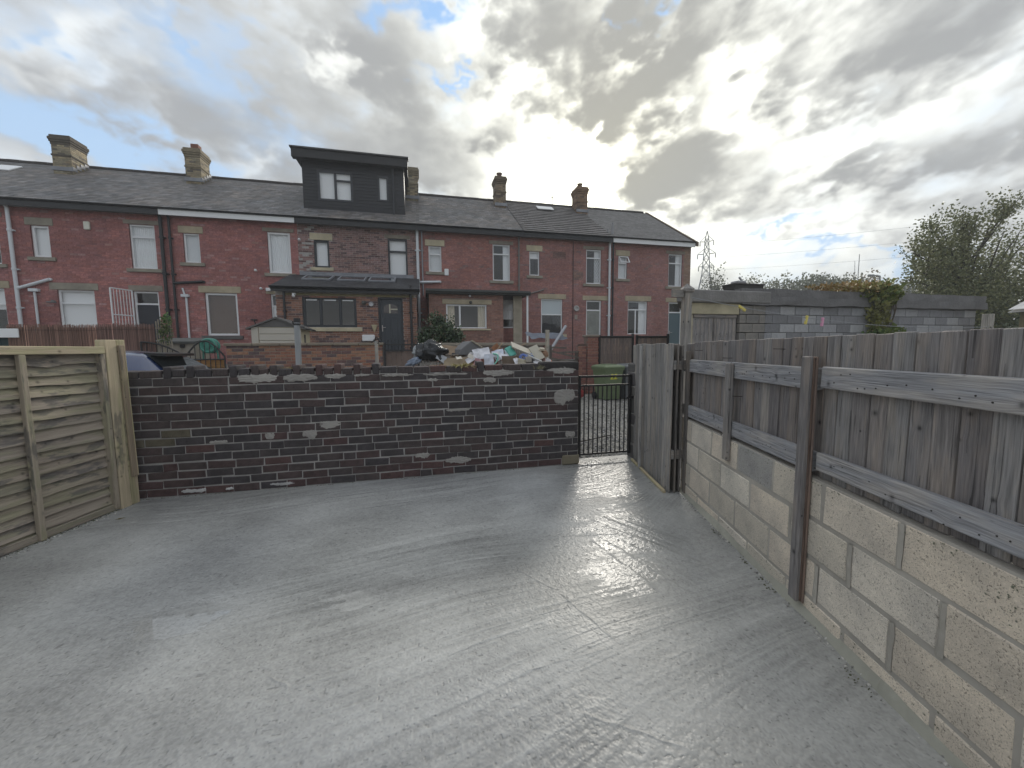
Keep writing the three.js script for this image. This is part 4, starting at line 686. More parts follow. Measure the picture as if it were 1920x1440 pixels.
const us = (x0, x1, o = {}) => ({ x0, x1, y0: 4.47, y1: 5.50, lintel: [x0 - 0.13, x1 + 0.13, 0.24], sill: [x0 - 0.13, x1 + 0.13, 0.12], ...o });
const ub = (x0, x1, o = {}) => ({ x0, x1, y0: 4.20, y1: 5.71, lintel: [x0 - 0.15, x1 + 0.14, 0.14], sill: [x0 - 0.15, x1 + 0.14, 0.12], stoneM: stoneSooty, ...o });
const slateA = (x, t) => { const p = perlin.noise(x * 0.55, t * 0.8, 3.3) + 0.5 * perlin.noise(x * 1.7, t * 2.2, 8), k = rr(0.145, 0.26) * (1 + 0.22 * p), w = rnd() < 0.16 ? 1.25 : 1, b = rr(-0.03, 0.05) + 0.10 * clamp(p, -0.2, 1); return [k * w * (1.03 + b), k * w * 0.98, k * w * (0.97 - b)]; };
const redA = toneOf([0.61, 0.27, 0.25], 0.14, 0.05, [0.66, 0.38, 0.35]), redMortar = [0.38, 0.18, 0.17];

// house at the end of the view, mostly outside the frame
const h0 = makeHouse(0, 'red-painted terraced house with white rooflight beyond the white downpipe', redA, redMortar, slateA, { windows: [ub(-14.05, -13.30, { back: 'half', drop: 0.6 }), { x0: -14.3, x1: -13.33, y0: 1.9, y1: 3.42, lintel: [-14.45, -13.18, 0.23], t: [2.9], back: 'half', drop: 0.55 }] });
part(h0, 'rooflight', merge([cbx(-15.55, -14.9, -0.35, 0.35, 0, 0.05, 0.01)]).rotateX(-Math.PI / 2 + 0.577).translate(0, 8.30, -19.34), upvc);
part(h0, 'roof_vent', cbx(-13.62, -13.42, 6.45, 6.86, -16.65, -16.5, 0.03), upvc);
// 1: alarm box, open white grille
const h1 = makeHouse(1, 'red-painted terraced house with white security grille standing open', redA, redMortar, slateA, {
  windows: [us(-12.46, -11.97, { stoneM: stoneDark, back: 'blind', fw: 0.07 }), ub(-9.73, -8.98, { t: [5.285], back: 'nets' }), { x0: -11.93, x1: -10.90, y0: 1.90, y1: 3.41, lintel: [-12.12, -10.77, 0.23], t: [2.965], back: 'half', drop: 0.05, stoneM: stoneDark }],
  doors: [{ x0: -9.79, x1: -9.03, y0: 1.0, y1: 3.42, lintel: [-9.90, -8.88, 0.20], isDoor: true }] });
function doorway(h, o) {                                                       // frame, leaf, top light
  const { x0, x1, y0, y1, leafTop, z = ZF, frame = upvc, leafM } = o, d = sub(h, 'door'), fw = 0.06, G = [], zf = z - 0.05;
  G.push(cbx(x0, x0 + fw, y0, y1, zf - 0.07, zf, 0.006), cbx(x1 - fw, x1, y0, y1, zf - 0.07, zf, 0.006), cbx(x0 + fw, x1 - fw, y1 - fw, y1, zf - 0.069, zf - 0.001, 0.006));
  if (leafTop < y1 - 0.15) G.push(cbx(x0 + fw, x1 - fw, leafTop, leafTop + fw, zf - 0.068, zf - 0.002, 0.006));
  part(d, 'frame', merge(G), frame);
  part(d, 'leaf', merge([cbx(x0 + fw + 0.004, x1 - fw - 0.004, y0 + 0.02, leafTop - 0.004, zf - 0.06, zf - 0.02, 0.006), ...(o.panels || []).map(([a, b, c, e]) => cbx(a, b, c, e, zf - 0.021, zf - 0.012, 0.008))]), leafM);
  if (leafTop < y1 - 0.15) { const g = new THREE.PlaneGeometry(x1 - x0 - 2 * fw, y1 - fw - leafTop - fw); g.translate((x0 + x1) / 2, (y1 - fw + leafTop + fw) / 2, zf - 0.035); part(d, 'pane', uvm(g), glass); }
  if (o.lintel) part(d, 'lintel', cbx(o.lintel[0], o.lintel[1], y1 + 0.004, y1 + 0.004 + o.lintel[2], z - 0.09, z + 0.014, 0.008), o.stoneM || stone);
  part(d, 'handle', merge([cbx(o.hx - 0.015, o.hx + 0.015, o.hy - 0.11, o.hy + 0.11, zf - 0.022, zf - 0.006, 0.004), rod([o.hx, o.hy + 0.03, zf - 0.006], [o.hx, o.hy + 0.03, zf + 0.04], 0.008), rod([o.hx, o.hy + 0.03, zf + 0.04], [o.hx + 0.11, o.hy + 0.03, zf + 0.04], 0.008)]), mat([0.55, 0.50, 0.48], { metalness: 0.8, roughness: 0.3 }));
  return d;
}
doorway(h1, { x0: -9.79, x1: -9.03, y0: 1.0, y1: 3.42, leafTop: 2.95, leafM: darkCloth, lintel: [-9.90, -8.88, 0.20], stoneM: stoneSooty, hx: -9.68, hy: 2.0 });
{
  const g = sub(h1, 'security_grille'), A = V(-9.80, 0, ZF + 0.02), B = V(-10.02, 0, ZF + 0.66), L = [];
  const p = (t, y) => [lerp(A.x, B.x, t), y, lerp(A.z, B.z, t)];
  for (const t of [0, 1]) L.push(bar(p(t, 1.75), p(t, 3.43), 0.035, 0.035)); for (const y of [1.75, 2.55, 3.43]) L.push(bar(p(0, y), p(1, y), 0.03, 0.03));
  for (let i = 1; i < 7; i++) L.push(bar(p(i / 7, 1.75), p(i / 7, 3.43), 0.014, 0.014)); part(g, 'bars', merge(L), upvc);
}
alarmBox(h1, -10.89, 5.43, ZF);
downpipe(h1, -12.93, ZF + 0.09, 1.0, 5.98, greyPl, 0.052, 0.1);
part(h1, 'branch_pipe', merge([rod([-12.9, 3.42, ZF + 0.09], [-12.06, 3.74, ZF + 0.05], 0.05, 0.05, 10), rod([-12.06, 3.74, ZF + 0.05], [-12.06, 3.74, ZF - 0.05], 0.05, 0.05, 10)]), greyPl);
part(h1, 'waste_pipe', merge([cbx(-12.62, -12.36, 3.32, 3.42, ZF + 0.01, ZF + 0.13, 0.01), rod([-12.49, 1.0, ZF + 0.06], [-12.49, 3.33, ZF + 0.06], 0.034, 0.034, 10)]), greyPl);
part(h1, 'lamp', merge([cbx(-12.05, -11.98, 3.0, 3.05, ZF, ZF + 0.12, 0.01), cbx(-12.12, -11.92, 2.96, 3.0, ZF + 0.06, ZF + 0.2, 0.01)]), mat([0.2, 0.2, 0.2]));
// 2: white fascia board
const h2 = makeHouse(2, 'red-painted terraced house with white fascia board and large brown-lit window', redA, redMortar, slateA, { fascia: upvc,
  windows: [us(-8.14, -7.64, { back: 'nets' }), ub(-5.45, -4.68, { back: 'nets', fw: 0.075 }), { x0: -7.61, x1: -6.57, y0: 1.87, y1: 3.42, lintel: [-7.79, -6.43, 0.24], sill: [-7.79, -6.45, 0.14], fw: 0.075, back: 'brown', sillM: dirty([0.16, 0.15, 0.145]) }],
  doors: [{ x0: -5.46, x1: -4.75, y0: 1.0, y1: 3.42, lintel: [-5.6, -4.6, 0.2], isDoor: true }] });
doorway(h2, { x0: -5.46, x1: -4.75, y0: 1.0, y1: 3.42, leafTop: 2.95, leafM: upvc, lintel: [-5.6, -4.6, 0.2], hx: -4.86, hy: 2.0 });
downpipe(h2, -8.74, ZF + 0.09, 1.0, 5.98, blackPl, 0.055, 0.1); downpipe(h2, -8.50, ZF + 0.07, 1.0, 5.98, blackPl, 0.04, 0.1);
part(h2, 'branch_pipe', merge([rod([-8.5, 3.72, ZF + 0.08], [-7.6, 3.80, ZF + 0.06], 0.05, 0.05, 10), rod([-7.6, 3.8, ZF + 0.06], [-7.6, 3.8, ZF - 0.05], 0.05, 0.05, 10)]), blackPl);
part(h2, 'waste_pipe', merge([cbx(-8.30, -8.06, 3.24, 3.34, ZF + 0.01, ZF + 0.13, 0.01), rod([-8.20, 3.3, ZF + 0.05], [-8.26, 3.56, ZF + 0.05], 0.03), rod([-8.16, 1.0, ZF + 0.06], [-8.16, 3.25, ZF + 0.06], 0.034, 0.034, 10)]), greyPl);
for (const [x, y] of [[-5.86, 4.26], [-5.72, 3.60], [-4.33, 5.45]]) part(h2, 'security_camera', merge([rod([x, y, ZF], [x, y, ZF + 0.12], 0.02), new THREE.SphereGeometry(0.05, 8, 6).translate(x, y, ZF + 0.14)]), upvc);
part(h2, 'vent_box', cbx(-5.58, -5.36, 3.52, 3.64, ZF, ZF + 0.1, 0.015), upvc);
part(h2, 'outdoor_tap', merge([rod([-6.02, 2.45, ZF], [-6.02, 2.45, ZF + 0.14], 0.02), rod([-6.02, 2.45, ZF + 0.14], [-5.95, 2.18, ZF + 0.14], 0.018), bx(-6.16, -5.96, 2.44, 2.48, ZF, ZF + 0.05)]), blackPl);
// 3: dormer, lean-to kitchen
const brown3 = toneOf([0.48, 0.30, 0.275], 0.20, 0.22, [0.28, 0.18, 0.175]), ext3 = toneOf([0.50, 0.265, 0.19], 0.25, 0.3, [0.25, 0.16, 0.15]), pale3 = [0.58, 0.53, 0.49];
const brown3b = (x, y) => x < -3.95 && y > 4.2 && rnd() < 0.30 ? [0.66, 0.63, 0.60] : brown3(x, y);       // salts bleeding out of the bricks beside the party wall
const h3 = makeHouse(3, 'brown brick terraced house with black flat-roofed dormer and lean-to kitchen', brown3b, pale3, slateA, {
  windows: [us(-3.87, -3.33, { frame: anthracite, fw: 0.075, stoneM: stonePale, sillM: stonePale }), ub(-1.17, -0.42, { frame: anthracite, fw: 0.07, t: [5.21], noSill: true, lintel: [-1.28, -0.30, 0.14] })] });
{
  const e = sub(h3, 'kitchen_extension'), X0 = -4.63, X1 = -0.10, ww = [-3.84, -2.13, 2.08, 3.10], dd = [-1.42, -0.58, 1.05, 3.13];
  part(e, 'wall', merge([wallSheet(X0, X1, FLOOR - 0.1, 3.28, [ww, dd], ZE - 0.007, 0.2), bx(X0, X0 + 0.2, FLOOR - 0.1, 3.28, ZF, ZE - 0.21), bx(X1 - 0.2, X1 - 0.008, FLOOR - 0.1, 3.28, ZF, ZE - 0.21)]), dirty(pale3));
  part(e, 'brickwork', mergeGeometries([bricks(X0, X1, FLOOR, 3.13, [ww, dd, [-3.66, -1.96, 1.93, 2.09]], ZE, ext3), bricks(0, 2.05, FLOOR, 3.24, [], 0, ext3).rotateY(Math.PI / 2).translate(X1, 0, ZE)]), brickMat, 'stuff');
  part(e, 'lintel_band', cbx(X0 + 0.3, X1 - 0.1, 3.135, 3.21, ZE - 0.05, ZE + 0.012, 0.006), dirty([0.34, 0.29, 0.16]));
  part(e, 'sill', cbx(-3.65, -1.97, 1.935, 2.065, ZE - 0.1, ZE + 0.06, 0.01), stonePale);
  const A = [-14.15, 3.40], B = [ZF + 0.01, 4.17];
  part(e, 'roof_deck', slab(-4.72, 0.02, A, B, 0.1), mat([0.05, 0.05, 0.05]));
  part(e, 'slates', slates(-4.72, 0.02, A, B, 0.2, 0.3, 0.012, () => { const k = rr(0.06, 0.09); return [k, k, k * 1.08]; }), slateMat, 'stuff');
  part(e, 'flashing', bx(-4.4, -0.2, 4.12, 4.30, ZF + 0.004, ZF + 0.03), lead);
  const sl = Math.atan2(B[1] - A[1], A[0] - B[0]);
  for (const x of [-3.60, -2.42, -1.35]) {
    const r = uvm(merge([cbx(-0.48, 0.48, -0.03, 0.05, -0.45, -0.39, 0.01), cbx(-0.48, 0.48, -0.03, 0.05, 0.39, 0.45, 0.01), cbx(-0.48, -0.42, -0.03, 0.05, -0.385, 0.385, 0.01), cbx(0.42, 0.48, -0.03, 0.05, -0.385, 0.385, 0.01)])).rotateX(sl).translate(x, 3.96, -15.72);
    part(e, 'rooflight_frame', r, lead); part(e, 'rooflight_pane', uvm(new THREE.PlaneGeometry(0.84, 0.78).rotateX(-Math.PI / 2).translate(0, 0.03, 0)).rotateX(sl).translate(x, 3.96, -15.72), mat([0.05, 0.06, 0.07], { roughness: 0.08 }));
  }
  const gq = new THREE.CylinderGeometry(0.06, 0.06, 4.74, 10, 1, false, 0, Math.PI); gq.rotateZ(Math.PI / 2); gq.rotateX(Math.PI); part(e, 'gutter', merge([uvm(gq).translate(-2.35, 3.395, -14.10), bx(-4.70, 0.0, 3.23, 3.36, -14.18, -14.155)]), blackPl);
  part(e, 'room', merge([bx(X0 + 0.21, X1 - 0.21, FLOOR - 0.1, FLOOR, ZF + 0.05, ZE - 0.21), bx(X0 + 0.21, X1 - 0.21, 3.2, 3.26, ZF + 0.05, ZE - 0.21), bx(X0 + 0.21, X1 - 0.21, FLOOR, 3.19, ZF + 0.035, ZF + 0.045)]), roomMat);
  downpipe(h3, -4.36, ZE + 0.07, FLOOR, 3.3, blackPl, 0.036); downpipe(h3, -0.30, ZE + 0.08, FLOOR, 3.55, blackPl, 0.045);
  makeWindow(h3, { x0: ww[0], x1: ww[1], y0: ww[2], y1: ww[3], z: ZE, frame: anthracite, fw: 0.085, m: [[-3.28], [-2.66]], back: 'none', lintel: 0, noSill: true });
  for (const [p, q] of [[-3.72, -3.38], [-3.16, -2.78], [-2.58, -2.24]]) part(h3, 'trickle_vent', cbx(p, q, 2.975, 3.015, ZE - 0.052, ZE - 0.035, 0.004), upvc);
  const door = doorway(h3, { x0: dd[0], x1: dd[1], y0: dd[2], y1: dd[3], leafTop: 3.06, z: ZE, frame: anthracite, leafM: mat([0.045, 0.052, 0.062], { roughness: 0.45, bumpMap: woodBump, bumpScale: 0.0008 }), hx: -1.30, hy: 2.05, panels: [[-1.22, -1.03, 1.3, 2.42], [-0.97, -0.78, 1.3, 2.42]] });
  const arch = new THREE.Shape(); arch.moveTo(-1.24, 2.58); arch.lineTo(-0.76, 2.58); arch.lineTo(-0.76, 2.82); arch.quadraticCurveTo(-1.0, 3.0, -1.24, 2.82); arch.closePath();
  part(door, 'arched_light', uvm(new THREE.ExtrudeGeometry(arch, { depth: 0.012, bevelEnabled: false })).translate(0, 0, ZE - 0.069), mat([0.10, 0.085, 0.08], { roughness: 0.08 }));
  part(door, 'glazing_bar', merge([cbx(-1.055, -1.005, 2.585, 2.90, ZE - 0.055, ZE - 0.045, 0.003), cbx(-1.0, -0.77, 2.70, 2.745, ZE - 0.055, ZE - 0.045, 0.003)]), mat([0.55, 0.52, 0.42]));
  part(h3, 'security_camera', merge([rod([-4.05, 3.17, ZE], [-4.05, 3.17, ZE + 0.1], 0.025), new THREE.SphereGeometry(0.055, 10, 8).translate(-4.05, 3.10, ZE + 0.13), cbx(-4.10, -4.0, 3.15, 3.20, ZE, ZE + 0.12, 0.01)]), upvc);
  part(h3, 'flue', merge([uvm(new THREE.TorusGeometry(0.065, 0.022, 8, 18)).translate(-1.64, 2.88, ZE + 0.03), rod([-1.64, 2.88, ZE], [-1.64, 2.88, ZE + 0.03], 0.055, 0.055, 14)]), mat([0.5, 0.5, 0.52], { metalness: 0.6, roughness: 0.4 }));
  part(h3, 'wall_lamp', merge([cbx(-1.95, -1.80, 2.86, 2.99, ZE, ZE + 0.1, 0.03), rod([-1.87, 2.92, ZE + 0.1], [-1.87, 2.86, ZE + 0.16], 0.05, 0.04)]), mat([0.10, 0.10, 0.09]));
  part(h3, 'mailbox', cbx(-1.97, -1.56, 1.60, 1.82, ZE, ZE + 0.12, 0.015), upvc);
  part(h3, 'hanging_planter', merge([uvm(new THREE.LatheGeometry([[0.005, 0], [0.05, 0.1], [0.095, 0.24], [0.105, 0.26], [0.09, 0.26]].map(p => new THREE.Vector2(...p)), 14)).translate(-1.555, 1.90, ZE + 0.11)]), mat([0.62, 0.54, 0.36], { roughness: 0.7 }));
}
{ // dormer
  const d = sub(h3, 'dormer'), zd = -17.2, X0 = -4.34, X1 = -0.50, w1 = [-3.80, -2.49, 7.24, 8.41], w2 = [-1.53, -1.12, 7.38, 8.38], board = mat([0.020, 0.020, 0.024], { roughness: 0.55, bumpMap: woodBump, bumpScale: 0.001 });
  part(d, 'core', merge([wallSheet(X0, X1, 6.7, 8.66, [w1, w2], zd - 0.01, 0.12), bx(X0, X0 + 0.1, 6.8, 8.66, -20.3, zd - 0.14), bx(X1 - 0.1, X1, 6.8, 8.66, -20.3, zd - 0.14)]), board);
  for (let y = 6.74; y < 8.62; y += 0.125) {
    let sp = [[X0, X1]]; for (const [a, b, c, e] of [w1, w2]) if (y + 0.125 > c && y < e) sp = sp.flatMap(([s, t]) => b <= s || a >= t ? [[s, t]] : [[s, a], [b, t]]);
    for (const [s, t] of sp) { const P = [[s, y, zd + 0.014], [t, y, zd + 0.014], [t, y + 0.13, zd], [s, y + 0.13, zd], [s, y, zd - 0.01], [t, y, zd - 0.01]], q = (a, b, c, e) => [...P[a], ...P[b], ...P[c], ...P[a], ...P[c], ...P[e]]; part(d, 'cladding_board', tris([...q(0, 1, 2, 3), ...q(4, 5, 1, 0)], { swap: true, ou: rnd() }), board); }
  }
  for (let y = 6.9; y < 8.62; y += 0.125) part(d, 'cladding_board', bx(X1 + 0.001, X1 + 0.012, y, y + 0.118, -20.2, zd, { swap: true }), board);
  const roofP = [[-4.62, 9.10], [-0.32, 9.08]];
  part(d, 'flat_roof', merge([cbx(-4.62, -0.32, 8.70, 9.02, zd + 0.05, zd + 0.30, 0.01), bx(-4.60, -0.34, 8.84, 9.0, -20.6, zd + 0.05)]), mat([0.032, 0.031, 0.034], { roughness: 0.6, map: dirtMap })); void roofP;
  part(d, 'roof_edge', cbx(-4.66, -0.28, 9.021, 9.085, zd + 0.02, zd + 0.36, 0.008), mat([0.05, 0.048, 0.05], { roughness: 0.5 }));
  part(d, 'downpipe', merge([rod([-0.92, 6.75, zd + 0.06], [-0.92, 8.75, zd + 0.06], 0.035, 0.035, 10)]), anthracite);
  part(d, 'flashing', merge([bx(-4.42, -0.38, 6.68, 6.80, zd + 0.016, zd + 0.05), tris([-4.5, 6.78, zd + 0.06, -4.3, 6.72, zd + 0.06, -4.36, 6.98, zd + 0.06])]), lead);
  makeWindow(h3, { name: 'dormer_window', x0: w1[0], x1: w1[1], y0: w1[2], y1: w1[3], z: zd + 0.04, frame: anthracite, fw: 0.085, m: [[-3.14]], rec: 0.02, lintel: 0, noSill: true, back: 'blind' });
  makeWindow(h3, { name: 'dormer_window', x0: w2[0], x1: w2[1], y0: w2[2], y1: w2[3], z: zd + 0.04, frame: anthracite, fw: 0.07, rec: 0.02, lintel: 0, noSill: true, back: 'blind' });
  part(h3, 'casement_bar', merge([cbx(-3.09, -2.58, 8.01, 8.085, zd - 0.03, zd + 0.018, 0.005)]), anthracite);
}
downpipe(h3, -0.02, ZF + 0.08, 1.0, 5.98, greyPl, 0.058, 0.1);
// 4: brick flat-roofed extension
const red4 = toneOf([0.57, 0.275, 0.24], 0.13, 0.05, [0.47, 0.30, 0.28]);
const h4 = makeHouse(4, 'red brick terraced house with flat-roofed rear extension behind the shrub', red4, [0.33, 0.195, 0.185], slateA, {
  windows: [us(0.41, 0.93, { t: [5.18], back: 'nets', stoneM: stonePale }), ub(3.07, 3.82, { t: [5.31], back: 'right' }), { x0: 3.45, x1: 4.0, y0: 2.2, y1: 3.45, t: [3.0], lintel: 0, noSill: true, back: 'half', drop: 0.3 }] });
alarmBox(h4, 1.12, 4.33, ZF, upvc);
{
  const e = sub(h4, 'flat_roof_extension'), X0 = 0.34, X1 = 3.16, ww = [0.96, 2.51, 2.07, 2.99];
  part(e, 'wall', merge([wallSheet(X0, X1, FLOOR - 0.1, 3.36, [ww], ZH - 0.007, 0.2), bx(X1 - 0.2, X1 - 0.008, FLOOR - 0.1, 3.36, ZF, ZH - 0.21), bx(X0, X0 + 0.2, FLOOR - 0.1, 3.36, ZF, ZH - 0.21)]), dirty([0.34, 0.26, 0.22]));
  part(e, 'brickwork', mergeGeometries([bricks(X0, X1, FLOOR, 3.34, [ww, [0.83, 2.70, 2.99, 3.20]], ZH, toneOf([0.48, 0.265, 0.21], 0.18)), bricks(0, 1.6, FLOOR, 3.34, [], 0, toneOf([0.48, 0.265, 0.21], 0.18)).rotateY(Math.PI / 2).translate(X1, 0, ZH)]), brickMat, 'stuff');
  part(e, 'flat_roof', merge([bx(0.24, 4.2, 3.40, 3.50, ZF + 0.01, ZH + 0.16), cbx(0.22, 4.22, 3.352, 3.52, ZH + 0.16, ZH + 0.19, 0.006)]), dirty([0.10, 0.105, 0.10]));
  const gq = new THREE.CylinderGeometry(0.05, 0.05, 3.96, 10, 1, false, 0, Math.PI); gq.rotateZ(Math.PI / 2); gq.rotateX(Math.PI); part(e, 'gutter', uvm(gq).translate(2.22, 3.46, ZH + 0.245), dirty([0.14, 0.15, 0.15]));
  part(e, 'room', merge([bx(X0 + 0.21, X1 - 0.21, FLOOR - 0.1, FLOOR, ZF + 0.05, ZH - 0.21), bx(X0 + 0.21, X1 - 0.21, FLOOR, 3.35, ZF + 0.035, ZF + 0.045)]), roomMat);
  part(e, 'porch_panel', merge([cbx(3.62, 3.98, FLOOR, 3.38, -15.1, -15.04, 0.01), ...[3.74, 3.86].map(x => bx(x - 0.006, x + 0.006, FLOOR, 3.38, -15.039, -15.03))]), mat([0.52, 0.46, 0.36], { map: dirtMap }));
  part(e, 'porch_post', cbx(4.08, 4.15, FLOOR, 3.40, -14.78, -14.71, 0.006), upvc);
  makeWindow(h4, { x0: ww[0], x1: ww[1], y0: ww[2], y1: ww[3], z: ZH, fw: 0.06, m: [[1.48]], back: 'curtains', fold: 0.2, lintel: [0.83, 2.70, 0.17], sill: [0.9, 2.66, 0.06], sillM: stonePale });
  part(h4, 'wall_lamp', merge([rod([1.88, 3.09, ZH], [1.88, 3.09, ZH + 0.12], 0.03), uvm(new THREE.SphereGeometry(0.06, 10, 8)).translate(1.88, 3.05, ZH + 0.15)]), mat([0.08, 0.08, 0.07]));
  part(h4, 'security_camera', uvm(new THREE.SphereGeometry(0.045, 8, 6)).translate(1.86, 3.30, ZH + 0.06), upvc);
}
downpipe(h4, 0.16, ZF + 0.07, 3.5, 5.98, mat([0.25, 0.26, 0.28], { roughness: 0.5 }), 0.03, 0.1);
part(h4, 'branch_pipe', merge([rod([0.05, 4.02, ZF + 0.1], [0.85, 4.06, ZF + 0.08], 0.05, 0.05, 10), rod([0.85, 4.06, ZF + 0.08], [0.85, 4.06, ZF - 0.05], 0.05, 0.05, 10)]), greyPl);
downpipe(h4, 4.20, ZF + 0.06, 3.5, 5.98, mat([0.20, 0.19, 0.18]), 0.035, 0.1);
// 5: leaded windows
const red5 = toneOf([0.57, 0.295, 0.265], 0.12, 0.05, [0.48, 0.31, 0.29]);
const tile5 = () => { const k = rr(0.17, 0.22); return [k * 1.06, k * 0.98, k * 0.95]; };
const h5 = makeHouse(5, 'red brick terraced house with diamond-leaded windows and ribbed concrete tile roof', red5, [0.34, 0.205, 0.20], tile5, {
  roof: { expo: 0.30, wid: 0.31, thick: 0.036, jit: 0.002 },
  windows: [us(4.68, 5.14, { t: [5.215], leaded: [4.53, 5.19], back: 'half', drop: 0.7, stoneM: stonePale }), ub(7.33, 8.06, { t: [5.34], leaded: [4.27, 5.31], back: 'right' }), { x0: 5.21, x1: 6.21, y0: 1.93, y1: 3.48, t: [2.80], leaded: [2.0, 2.77], lintel: [5.07, 6.37, 0.21], sill: [5.05, 6.40, 0.12], sillM: stonePale, back: 'half', drop: 0.56, upperGlass: frosted }],
  doors: [{ x0: 7.35, x1: 8.09, y0: 1.0, y1: 3.46, lintel: [7.17, 8.42, 0.2], isDoor: true }] });
doorway(h5, { x0: 7.35, x1: 8.09, y0: 1.0, y1: 3.46, leafTop: 2.99, leafM: mat([0.33, 0.34, 0.31], { roughness: 0.5, map: dirtMap }), lintel: [7.17, 8.42, 0.2], hx: 7.46, hy: 2.0, panels: [[7.58, 7.86, 2.45, 2.75], [7.5, 7.68, 1.2, 1.9], [7.76, 7.94, 1.2, 1.9]] });
part(h5, 'flue', merge([uvm(new THREE.TorusGeometry(0.10, 0.035, 8, 18)).translate(6.86, 3.08, ZF + 0.05), rod([6.86, 3.08, ZF], [6.86, 3.08, ZF + 0.05], 0.08, 0.08, 14)]), mat([0.42, 0.41, 0.40], { roughness: 0.5 }));
part(h5, 'vent', cbx(6.78, 6.92, 2.60, 2.80, ZF, ZF + 0.03, 0.008), mat([0.35, 0.3, 0.26]));
part(h5, 'cable', merge([rod([6.70, FLOOR, ZF + 0.015], [6.70, 6.0, ZF + 0.015], 0.014, 0.014, 6)]), blackPl);
part(h5, 'branch_pipe', merge([rod([4.42, 3.60, ZF + 0.07], [5.3, 3.86, ZF + 0.05], 0.035, 0.035, 8), rod([5.3, 3.86, ZF + 0.05], [5.3, 3.86, ZF - 0.03], 0.035)]), mat([0.22, 0.19, 0.18]));
part(h5, 'repair_bricks', mergeGeometries([bricks(6.7, 7.2, 4.35, 4.72, [], ZF + 0.006, toneOf([0.44, 0.30, 0.26], 0.15)), bricks(5.75, 6.35, 5.25, 5.55, [], ZF + 0.006, toneOf([0.32, 0.20, 0.175], 0.2))]), brickMat, 'stuff');
part(h5, 'rooflight', merge([cbx(5.95, 6.80, -0.25, 0.25, 0.02, 0.06, 0.01)]).rotateX(-Math.PI / 2 + 0.577).translate(0, 8.42, -19.42), upvc);
{ const G = [rod([7.12, 8.9, -20.4], [7.12, 9.55, -20.4], 0.018)]; for (let i = 0; i < 6; i++) G.push(rod([6.86 + i * 0.1, 9.30 + i * 0.02, -20.55], [6.86 + i * 0.1, 9.42 + i * 0.02, -20.2], 0.008)); G.push(rod([6.82, 9.32, -20.4], [7.42, 9.46, -20.4], 0.012)); part(h5, 'aerial', merge(G), mat([0.12, 0.12, 0.13], { metalness: 0.6 })); }
downpipe(h5, 8.44, ZF + 0.08, 1.0, 5.98, greyPl, 0.052, 0.1);
// 6: gable end
const red6 = toneOf([0.59, 0.31, 0.28], 0.10, 0.04, [0.50, 0.33, 0.30]);
const h6 = makeHouse(6, 'red brick end terraced house with gable and white fascia board', [[HX[6], 12.35, red6], [12.35, HX[7], toneOf([0.52, 0.36, 0.27], 0.12)]], [0.35, 0.215, 0.21], () => { const k = rr(0.17, 0.25); return [k, k * 0.96, k * 0.95]; }, { fascia: upvc,
  windows: [us(8.91, 9.36, { t: [5.18], back: 'nets' }), ub(11.53, 12.27, { t: [5.285], back: 'right' }), { x0: 9.44, x1: 10.45, y0: 1.93, y1: 3.47, t: [3.075], m: [[9.87, 1.98, 3.05]], lintel: [9.29, 10.65, 0.23], noSill: true, back: 'right' }],
  doors: [{ x0: 11.60, x1: 12.34, y0: 1.0, y1: 3.46, lintel: [11.43, 12.5, 0.2], isDoor: true }] });
doorway(h6, { x0: 11.60, x1: 12.34, y0: 1.0, y1: 3.46, leafTop: 2.95, leafM: mat([0.10, 0.15, 0.17], { roughness: 0.4 }), lintel: [11.43, 12.5, 0.2], hx: 11.72, hy: 2.0 });
part(h6, 'open_vent', merge([cbx(8.93, 9.40, 5.17, 5.21, ZF + 0.16, ZF + 0.20, 0.006), cbx(8.93, 9.40, 5.44, 5.48, ZF - 0.02, ZF + 0.02, 0.006), bar([8.95, 5.19, ZF + 0.18], [8.95, 5.46, ZF], 0.04, 0.03), bar([9.38, 5.19, ZF + 0.18], [9.38, 5.46, ZF], 0.04, 0.03)]), upvc);
part(h6, 'gable', uvm(extr([[-16.41, 5.9], [-24.5, 5.9], [-20.4, 8.80]].map(([z, y]) => [-z, y]), 0.2)).rotateY(Math.PI / 2).translate(12.53, 0, 0), clay([0.23, 0.1, 0.09]));
part(h6, 'barge_board', merge([slab(12.735, 12.86, [-16.05, 6.22], [-20.4, 9.03], 0.2), slab(12.735, 12.86, [-24.7, 6.22], [-20.4, 9.03], 0.2)]), dirty([0.17, 0.12, 0.09]));
part(h6, 'soil_vent', rod([8.7, 6.2, -16.6], [8.7, 7.0, -16.6], 0.05, 0.05, 10), mat([0.3, 0.3, 0.31]));
part(h6, 'roof_vent', rod([0.12 + 8.4, 6.3, -16.7], [0.12 + 8.4, 6.75, -16.7], 0.04), mat([0.3, 0.3, 0.31]));
downpipe(h6, 8.62, ZF + 0.07, 1.0, 5.98, blackPl, 0.036, 0.1);
// chimneys stand on the party walls
const buff = toneOf([0.50, 0.42, 0.28], 0.25, 0.22, [0.26, 0.22, 0.17]), tan = toneOf([0.40, 0.31, 0.21], 0.25, 0.25, [0.23, 0.18, 0.14]);
chimney(h0, -13.35, 0.60, 0.78, -19.6, 8.36, 9.66, buff);
chimney(h1, -8.98, 0.56, 0.72, -19.6, 8.36, 9.67, buff, 'square', clay([0.36, 0.15, 0.10]));
chimney(h3, -0.18, 0.52, 0.70, -19.6, 8.36, 9.76, buff);
chimney(h4, 4.05, 0.52, 0.66, -19.6, 8.36, 9.75, tan, 'round', clay([0.20, 0.12, 0.09]));
chimney(h5, 8.36, 0.58, 0.70, -19.6, 8.36, 9.62, toneOf([0.42, 0.28, 0.18], 0.25, 0.2, [0.24, 0.17, 0.13]), 'round', clay([0.24, 0.15, 0.08]));

